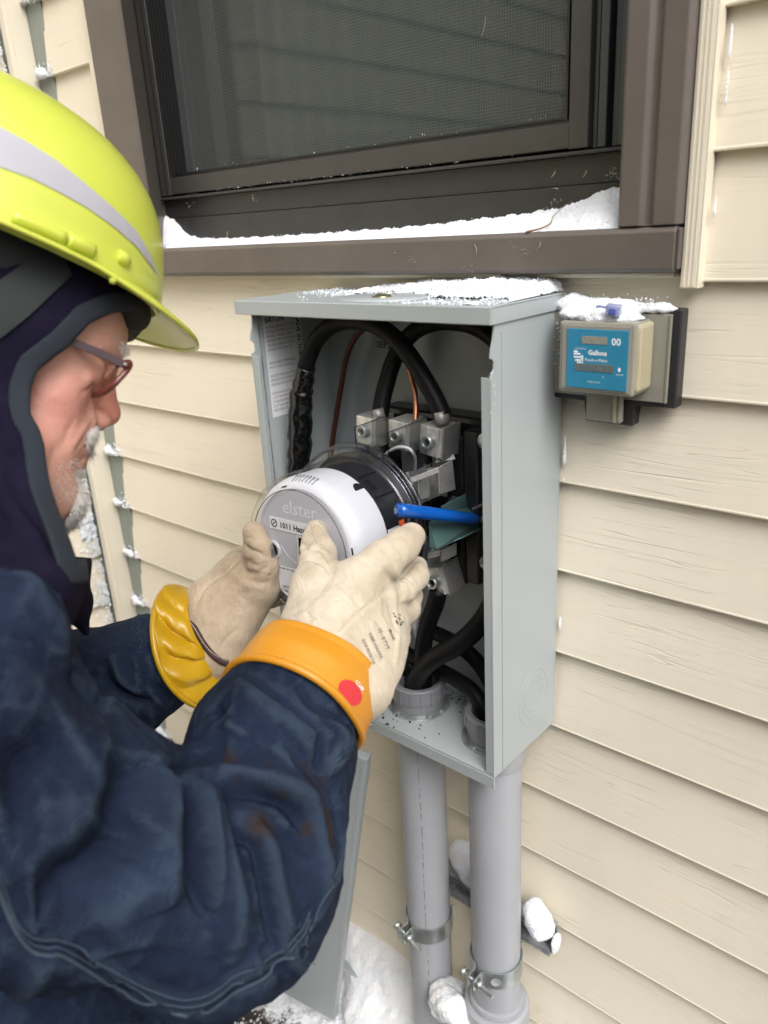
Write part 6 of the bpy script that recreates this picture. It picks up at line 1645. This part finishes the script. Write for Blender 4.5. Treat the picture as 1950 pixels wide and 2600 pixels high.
def build_r(Fg):
    # gauntlet and palm
    Fg.cap(A(815, 1700, .655), A(830, 1600, .675), .036, .033, .01)
    Fg.cap(A(905, 1735, .665), A(925, 1640, .690), .033, .031, .01)
    Fg.cap(A(960, 1690, .680), A(975, 1640, .700), .020, .020, .01)
    Fg.cap(A(830, 1600, .675), A(905, 1480, .695), .032, .0215, .012)
    Fg.cap(A(880, 1620, .680), A(960, 1520, .710), .030, .0200, .012)
    Fg.cap(A(925, 1640, .690), A(990, 1570, .728), .028, .0180, .012)
    Fg.cap(A(950, 1680, .695), A(1000, 1620, .740), .024, .0160, .012)
    # index finger lies along the side of the meter up to the flange
    Fg.chain([A(905, 1478, .697), A(975, 1422, .708), A(1022, 1385, .722), A(1045, 1362, .733)], [.0210, .0175, .0155, .0132], .006)
    # middle, ring, little, curled round the cover behind it
    Fg.chain([A(965, 1528, .716), A(1018, 1495, .738), A(1052, 1462, .756), A(1058, 1440, .772)], [.0190, .0155, .0140, .0110], .004)
    Fg.chain([A(985, 1575, .732), A(1030, 1545, .756), A(1040, 1512, .775), A(1026, 1492, .790)], [.0170, .0140, .0125, .010], .004)
    Fg.chain([A(990, 1625, .744), A(1010, 1590, .764), A(1014, 1560, .780), A(1002, 1540, .795)], [.0155, .0125, .0110, .009], .004)
    # thumb up the front of the dial, baggy at its joint
    Fg.chain([A(775, 1590, .680), A(800, 1510, .694), A(815, 1455, .712), A(812, 1405, .732), A(803, 1345, .750)], [.0230, .0205, .0160, .0145, .0098], .008)
    Fg.cap(A(800, 1470, .700), A(795, 1418, .712), .0125, .0125, .010)
    Fg.cap(A(776, 1392, .728), A(782, 1360, .742), .0058, .0050, .006)
    Fg.cap(A(780, 1480, .695), A(850, 1470, .700), .0120, .0120, .012)
FR = [([G4(x_, y_) for x_, y_ in pts], w, dp) for pts, w, dp in (
    ([(560, 710), (540, 770), (480, 860), (400, 940), (280, 1040), (160, 1130)], .0022, .0022),
    ([(300, 560), (420, 560), (510, 620), (560, 700)], .0035, .004), ([(250, 400), (330, 440), (450, 450), (520, 540), (560, 640)], .0035, .0045),
    ([(290, 570), (400, 620), (500, 640)], .003, -.0022), ([(440, 430), (500, 500), (520, 600)], .004, -.002), ([(250, 380), (300, 410), (360, 400)], .0025, .003),
    ([(1200, 790), (1100, 870), (900, 1020), (760, 1140), (620, 1290)], .0022, .0020), ([(1200, 800), (1120, 880), (900, 1050), (640, 1300)], .006, -.0012),
    ([(1070, 640), (1130, 720), (1190, 790)], .0035, .0035), ([(1200, 600), (1215, 700), (1210, 780)], .004, -.0025), ([(1440, 540), (1340, 640), (1230, 760)], .0028, .004),
    ([(760, 900), (820, 970), (860, 1020)], .004, .003), ([(1250, 800), (1290, 880), (1300, 960)], .0035, .0035), ([(1270, 1000), (1340, 1000), (1400, 960)], .0028, .003),
    ([(1110, 900), (1130, 1000), (1180, 1120), (1200, 1250)], .0035, .003), ([(1220, 800), (1260, 1000), (1270, 1150)], .0035, .0035), ([(1170, 860), (1190, 1000), (1230, 1150)], .0045, -.0025),
    ([(900, 1080), (1000, 1150), (1080, 1260), (1150, 1400)], .0040, .0025), ([(1230, 1200), (1220, 1400), (1200, 1600)], .004, -.002),
    ([(300, 1080), (340, 1130), (370, 1180)], .003, .0022), ([(1150, 330), (1250, 320), (1350, 380)], .003, .0015), ([(980, 470), (1060, 500), (1100, 560)], .003, .0014),
    ([(850, 560), (950, 600), (1040, 620)], .0035, .0016), ([(600, 740), (640, 800), (760, 850)], .004, .002), ([(1290, 700), (1330, 740), (1360, 780)], .0025, .002))]
loR = np.min([A(700, 1300, .65), A(700, 1850, .65), A(1120, 1850, .8), A(1120, 1300, .8), A(700, 1300, .8), A(1120, 1850, .65), A(700, 1850, .8)], 0)-.02
hiR = np.max([A(700, 1300, .65), A(700, 1850, .65), A(1120, 1850, .8), A(1120, 1300, .8), A(700, 1300, .8), A(1120, 1300, .65)], 0)+.02
gR, gRT = glove('glove', loR, hiR, build_r, M['leather'], FR, .0014, dirt=((1045, 1365, 45, .6), (1060, 1440, 30, .5), (785, 1450, 26, .5), (805, 1350, 40, .75), (1045, 1550, 30, .45), (830, 1410, 40, .5), (1000, 1400, 30, .3)))
gR['label'] = 'clean cream leather glove on the right hand, fingers along the meter side'
def gl_seam(name, pts, conv, T, par, rad=.0006, m_=None, off=.0004):
    return stitch(name, pts, rad, m_ or M['thread'], par, T, conv, off)
s1 = [(558, 715), (535, 770), (480, 860), (400, 940), (340, 990), (280, 1040), (160, 1135)]; s2 = [(1200, 790), (1100, 870), (1000, 945), (900, 1020), (760, 1140), (690, 1210), (620, 1295)]
def dashed(name, pts, conv, T, par, step=.0026, rad=.00045, off=.0006):
    P = [hit(T, *conv(*p), off) for p in pts]; P = [p for p in P if p is not None]
    if len(P) < 2: return
    Q_ = spline(P, 12); L = np.r_[0, np.cumsum([np.linalg.norm(b-a) for a, b in zip(Q_, Q_[1:])])]; Qa = np.array(Q_); bm = bmesh.new(); s = 0
    while s < L[-1]-step:
        a = np.array([np.interp(s, L, Qa[:, i]) for i in range(3)]); b = np.array([np.interp(s+step*.62, L, Qa[:, i]) for i in range(3)])
        a, b = [np.array(h[0]+h[1]*off*(1 if h[1].dot(Vector(CAM-p)) > 0 else -1)) for p, h in ((a, T.find_nearest(Vector(a))), (b, T.find_nearest(Vector(b))))]
        bm.from_mesh(tube_me([a, b], rad, seg=5, sub=1)); s += step
    o = link(name, bm_mesh(bm), M['thread']); o['kind'] = 'stuff'; return psub(o, par)
dashed('stitching', s1, G4, gRT, gR); dashed('stitching', s2, G4, gRT, gR)
dashed('stitching', [(380, 170), (375, 260), (400, 350), (430, 420)], G4, gRT, gR)
# printing on the back of the glove
def glove_text(s_, a, b, size, m_, T=gRT, par=gR, bold=0, nm='glove_print'):
    pa, pb = hit(T, *a), hit(T, *b)
    if pa is None or pb is None: return
    x_ = pb-pa; h = T.find_nearest(Vector((pa+pb)/2)); nn = np.array(h[1]); nn = nn if nn@(CAM-pa) > 0 else -nn
    y_ = np.cross(nn, x_); L_ = np.linalg.norm(x_)
    sz = size; mm = frame_mtx(tuple(pa+nn*.002), tuple(x_), tuple(y_))
    me = text_me(s_, sz, Matrix.Identity(4), bold=bold); w = max((v.co.x for v in me.vertices), default=1)
    me.transform(mm@Matrix.Diagonal((L_/w, 1, 1, 1)))
    view = Vector(CAM)
    for v in me.vertices:
        d = (v.co-view).normalized(); hh = T.ray_cast(view, d)
        if hh[0] is not None and (hh[0]-v.co).length < .02: v.co = hh[0]-d*.0006
    me.materials.clear(); psub(link(nm, me, m_), par)
glove_text('GLOVE PROTECTOR', G4(850, 1365), G4(965, 1620), .0042, M['ink_grey'], bold=.00012)
glove_text('RUBBER INSULATING', G4(920, 1305), G4(1040, 1560), .0042, M['ink_grey'], bold=.00012)
glove_text('10 - 0 TYT.', G4(1005, 1255), G4(1100, 1480), .0064, M['ink_grey'], bold=.00012)
glove_text('BRAND', G4(1115, 1265), G4(1160, 1375), .0050, M['ink'], bold=.0001)
glove_text('irb', G4(1160, 1095), G4(1205, 1225), .0160, M['ink'], bold=.0002)

def build_l(Fg):
    Fg.cap(A(548, 1655, .815), A(560, 1560, .820), .034, .033, .01)
    Fg.cap(A(520, 1590, .820), A(545, 1530, .825), .028, .030, .012)
    Fg.cap(A(560, 1560, .820), A(622, 1475, .822), .034, .0295, .014)
    Fg.cap(A(590, 1600, .815), A(660, 1490, .812), .0220, .0210, .014)
    Fg.cap(A(600, 1460, .835), A(625, 1425, .845), .0230, .0180, .012)
    # thumb standing up against the rim of the cover
    Fg.chain([A(655, 1490, .808), A(668, 1440, .800), A(655, 1395, .796), A(645, 1352, .795)], [.0205, .0155, .0142, .0120], .006)
    # four fingers round the back of the cover
    Fg.chain([A(600, 1430, .850), A(640, 1420, .875), A(672, 1425, .895), A(700, 1432, .905)], [.0150, .0130, .0115, .009], .005)
    Fg.chain([A(600, 1470, .850), A(640, 1465, .878), A(676, 1470, .896), A(706, 1476, .905)], [.0155, .0135, .0120, .009], .004)
    Fg.chain([A(615, 1510, .845), A(655, 1505, .868), A(692, 1508, .886), A(718, 1512, .893)], [.0150, .0130, .0115, .0085], .004)
    Fg.chain([A(620, 1545, .838), A(658, 1528, .850), A(690, 1520, .864), A(712, 1520, .872)], [.0135, .0115, .0100, .0080], .003)
FL = [([G5(x_, y_) for x_, y_ in pts], w, dp) for pts, w, dp in (
    ([(1110, 430), (1160, 465), (1230, 480), (1310, 520)], .0038, .0060), ([(1090, 390), (1120, 440), (1150, 460)], .0035, .004),
    ([(1090, 540), (1170, 600), (1260, 620)], .004, .0035), ([(1060, 600), (1150, 690), (1260, 700)], .004, .0030), ([(1100, 560), (1180, 640), (1290, 650)], .005, -.002),
    ([(900, 600), (1000, 580), (1060, 560)], .004, .0025), ([(1040, 560), (960, 650), (860, 730), (780, 780)], .003, .002), ([(780, 770), (700, 860), (650, 960), (590, 1080)], .0025, .0018),
    ([(1130, 760), (1260, 790), (1370, 790)], .004, .002), ([(1100, 800), (1200, 830), (1330, 840)], .004, -.0018), ([(1250, 690), (1310, 650), (1370, 600)], .003, .0016),
    ([(860, 900), (800, 980), (760, 1080)], .005, -.002), ([(1030, 900), (1130, 960)], .005, .0018), ([(1180, 260), (1240, 270), (1290, 310)], .0025, .0012), ([(1110, 340), (1180, 330)], .0025, .0012),
    ([(860, 1440), (960, 1320), (1050, 1250)], .004, .0018))]
pts = [A(px, py, d) for px in (470, 740) for py in (1300, 1720) for d in (.77, .92)]
gL, gLT = glove('glove', np.min(pts, 0)-.02, np.max(pts, 0)+.02, build_l, M['leather_dirty'], FL, .0015, dirt=((655, 1330, 40, .3), (640, 1440, 60, .45), (620, 1400, 40, .4), (600, 1470, 60, .3)))
gL['label'] = 'soiled tan leather glove on the left hand, thumb up beside the dial'
dashed('stitching', [(1020, 600), (940, 680), (860, 740), (780, 800), (700, 880), (650, 970), (590, 1080)], G5, gLT, gL)
dashed('stitching', [(1100, 330), (1085, 260), (1110, 190), (1170, 160)], G5, gLT, gL, .002, .0004)

# ---- rubber cuffs: lofted sheets with real thickness
def loft(name, rings, m_, th=.0022, nseg=96, fn=None, sub=6, par=None):
    """rings: (centre, axis, side direction, half width along side, half width across)"""
    C_ = spline([np.array(r_[0]) for r_ in rings], sub); n = len(C_); tt = np.linspace(0, 1, len(rings)); V, Fc = [], []
    for i in range(n):
        t = i/(n-1)
        ax = np.array([np.interp(t, tt, [r_[1][q] for r_ in rings]) for q in range(3)]); sd = np.array([np.interp(t, tt, [r_[2][q] for r_ in rings]) for q in range(3)])
        ax /= np.linalg.norm(ax); sd -= ax*(sd@ax); sd /= np.linalg.norm(sd); ot = np.cross(ax, sd)
        a_, b_ = np.interp(t, tt, [r_[3] for r_ in rings]), np.interp(t, tt, [r_[4] for r_ in rings])
        for k in range(nseg):
            an = 2*PI*k/nseg; f = fn(t, an) if fn else (0, 0)
            V.append(C_[i]+sd*math.cos(an)*(a_+f[0])+ot*math.sin(an)*(b_+f[0])+ax*f[1])
    for i in range(n-1):
        for k in range(nseg): Fc.append((i*nseg+k, i*nseg+(k+1) % nseg, (i+1)*nseg+(k+1) % nseg, (i+1)*nseg+k))
    me = mesh(V, Fc, True); o = link(name, me, m_); md = o.modifiers.new('s', 'SOLIDIFY'); md.thickness = th; md.offset = 0
    return (pp(o) if par is None else psub(o, par)), V, nseg
# right: orange, smooth, flaring back over the sleeve
e1, e2 = A(570, 1716, .645), A(906, 1884, .650)       # rolled edge, its two ends in the picture
f1, f2 = A(668, 1597, .668), A(958, 1764, .668)
ax = ((f1+f2)/2-(e1+e2)/2); ax /= np.linalg.norm(ax)
vw = ((e1+e2)/2-CAM); vw /= np.linalg.norm(vw)
sd1 = (e2-e1); sd2 = (f2-f1)
axr = np.cross(sd1/np.linalg.norm(sd1), vw); axr = axr if axr@ax > 0 else -axr
tiltax = axr*.88+vw*.47                                   # the opening is turned away from us
C1, C2 = (e1+e2)/2, (f1+f2)/2
rings = [(C1, tiltax, sd1, np.linalg.norm(sd1)/2+.001, .062), (C1+(C2-C1)*.12, tiltax, sd1, np.linalg.norm(sd1)/2, .061), (C1+(C2-C1)*.5, tiltax, (sd1+sd2)/2, (np.linalg.norm(sd1)+np.linalg.norm(sd2))/4+.001, .057),
         (C1+(C2-C1)*.85, tiltax, sd2, np.linalg.norm(sd2)/2+.001, .048), (C2, tiltax, sd2, np.linalg.norm(sd2)/2-.002, .046)]
def wr(t, a): return (.0012*math.sin(a*3+1+t*2)+.0008*math.sin(a*5+2), .002*math.sin(a*2+.5)*(1-t))
cuffR, Vc, ns = loft('rubber_cuff', rings, M['rubber_orange'], .0024, 96, wr)
psub(link('cuff_bead', tube_me(Vc[:ns]+[Vc[0]], .0034, seg=12, sub=1, cap=False), M['rubber_orange']), cuffR)
cRT = bvh(cuffR.data)
# red size label and white print on the cuff
def disc_on(name, T, px, py, rx_, ry_, m_, par, rot=0, off=.0016, n=30, shape=None):
    V = []; 
    c = hit(T, px, py, off)
    if c is None: return
    V.append(c); Fc = []
    for k in range(n):
        a = 2*PI*k/n; u, w = (rx_*math.cos(a), ry_*math.sin(a)) if shape is None else shape(a)
        h = hit(T, px+u*math.cos(rot)-w*math.sin(rot), py+u*math.sin(rot)+w*math.cos(rot), off)
        if h is None: h = c
        V.append(h)
    Fc = [(0, 1+k, 1+(k+1) % n) for k in range(n)]
    return psub(link(name, mesh(V, Fc, True), m_), par)
Z5b = lambda x_, y_: (350+x_/1.746, 1100+y_/1.746)
rl = disc_on('red_label', cRT, *Z5b(935, 1150), 26, 36, M['red_print'], cuffR, rot=-.62, off=.0017)
def cuff_text(s_, a, b, size, m_, T, par, nm='cuff_print'):
    pa, pb = hit(T, *a, .0018), hit(T, *b, .0018)
    if pa is None or pb is None: return
    x_ = pb-pa; nn = CAM-pa; y_ = np.cross(nn, x_); mm = frame_mtx(tuple(pa), tuple(x_), tuple(y_)); me = text_me(s_, size, Matrix.Identity(4), bold=.0001)
    w = max((v.co.x for v in me.vertices), default=1); me.transform(mm@Matrix.Diagonal((np.linalg.norm(x_)/w, 1, 1, 1)))
    view = Vector(CAM)
    for v in me.vertices:
        d = (v.co-view).normalized(); hh = T.ray_cast(view, d)
        if hh[0] is not None and (hh[0]-v.co).length < .03: v.co = hh[0]-d*.0019
    me.materials.clear(); psub(link(nm, me, m_), par)
cuff_text('9', Z5b(930, 1142), Z5b(944, 1160), .006, M['ink_grey'], cRT, cuffR)
cuff_text('MADE IN USA', Z5b(1010, 1050), Z5b(1038, 1115), .0052, M['white_print'], cRT, cuffR)
cuff_text('CLASS 0 1000V', Z5b(958, 1095), Z5b(990, 1215), .0060, M['white_print'], cRT, cuffR)
cuff_text('D120 TYPE I', Z5b(972, 1100), Z5b(1002, 1190), .0040, M['white_print'], cRT, cuffR)
# left: yellow, crumpled
e1, e2 = A(412, 1505, .815), A(548, 1795, .800)
f1, f2 = A(480, 1500, .820), A(584, 1690, .812)
vw = (A(470, 1650, .81)-CAM); vw /= np.linalg.norm(vw)
sd1, sd2 = e2-e1, f2-f1
axr = np.cross(sd1/np.linalg.norm(sd1), vw); ax = A(560, 1560, .82)-A(430, 1680, .81); axr = axr if axr@ax > 0 else -axr
C1, C2 = (e1+e2)/2, (f1+f2)/2
tl = axr*.88-vw*.46
rings = [(C1, tl, sd1, .0655, .056), (C1+(C2-C1)*.12, tl, sd1, .065, .056), (C1+(C2-C1)*.4, tl, sd1, .059, .051), (C1+(C2-C1)*.7, tl, (sd1+sd2)/2, .050, .045), (C1+(C2-C1)*.95, tl, sd2, .042, .040), (C2, tl, sd2, .038, .037)]
def wl(t, a):
    w = math.sin(PI*min(1, t*1.1))
    f = .0036*math.sin(2*a+4*t+.6)*w+.0016*math.sin(4*a-5*t+1.1)*w+.0012*math.sin(t*15+3*a)*w
    # deep diagonal tucks
    for a0, k, dp, wd in ((-1.9, 1.5, .0085, .13), (-1.35, 1.2, .0075, .11), (-2.5, 1.0, .006, .15), (-.75, .9, .005, .13)):
        d = ((a-a0-k*(t-.4)+PI) % (2*PI))-PI; f -= dp*math.exp(-(d/wd)**2)*w
        f += dp*.55*math.exp(-((d-.26)/(wd*1.2))**2)*w
    return (f, .006*math.sin(a*2+1)*(1-t))
cuffL, Vc, ns = loft('rubber_cuff', rings, M['rubber_yellow'], .0022, 160, wl, sub=12)
psub(link('cuff_bead', tube_me(Vc[:ns]+[Vc[0]], .0032, seg=10, sub=1, cap=False), M['rubber_yellow']), cuffL)
# brown leather binding at the edge of the left gauntlet
Pb = [hit(gLT, *G5(*p), .0012) for p in ((505, 1120), (520, 1165), (570, 1200), (620, 1250), (680, 1360), (740, 1450), (800, 1520), (870, 1570), (935, 1595))]
Pb = [p for p in Pb if p is not None]
if len(Pb) > 3:
    Pb2 = [Pb[0]+(Pb[0]-Pb[1])*.8+vw*.01]+Pb; psub(link('binding', tube_me(Pb2, .0032, seg=10, sub=4), M['binding']), gL)
dashed('stitching', [(525, 1130), (600, 1190), (660, 1290), (720, 1400), (790, 1490), (870, 1545), (930, 1570)], G5, gLT, gL, .0024, .0004, .0045)
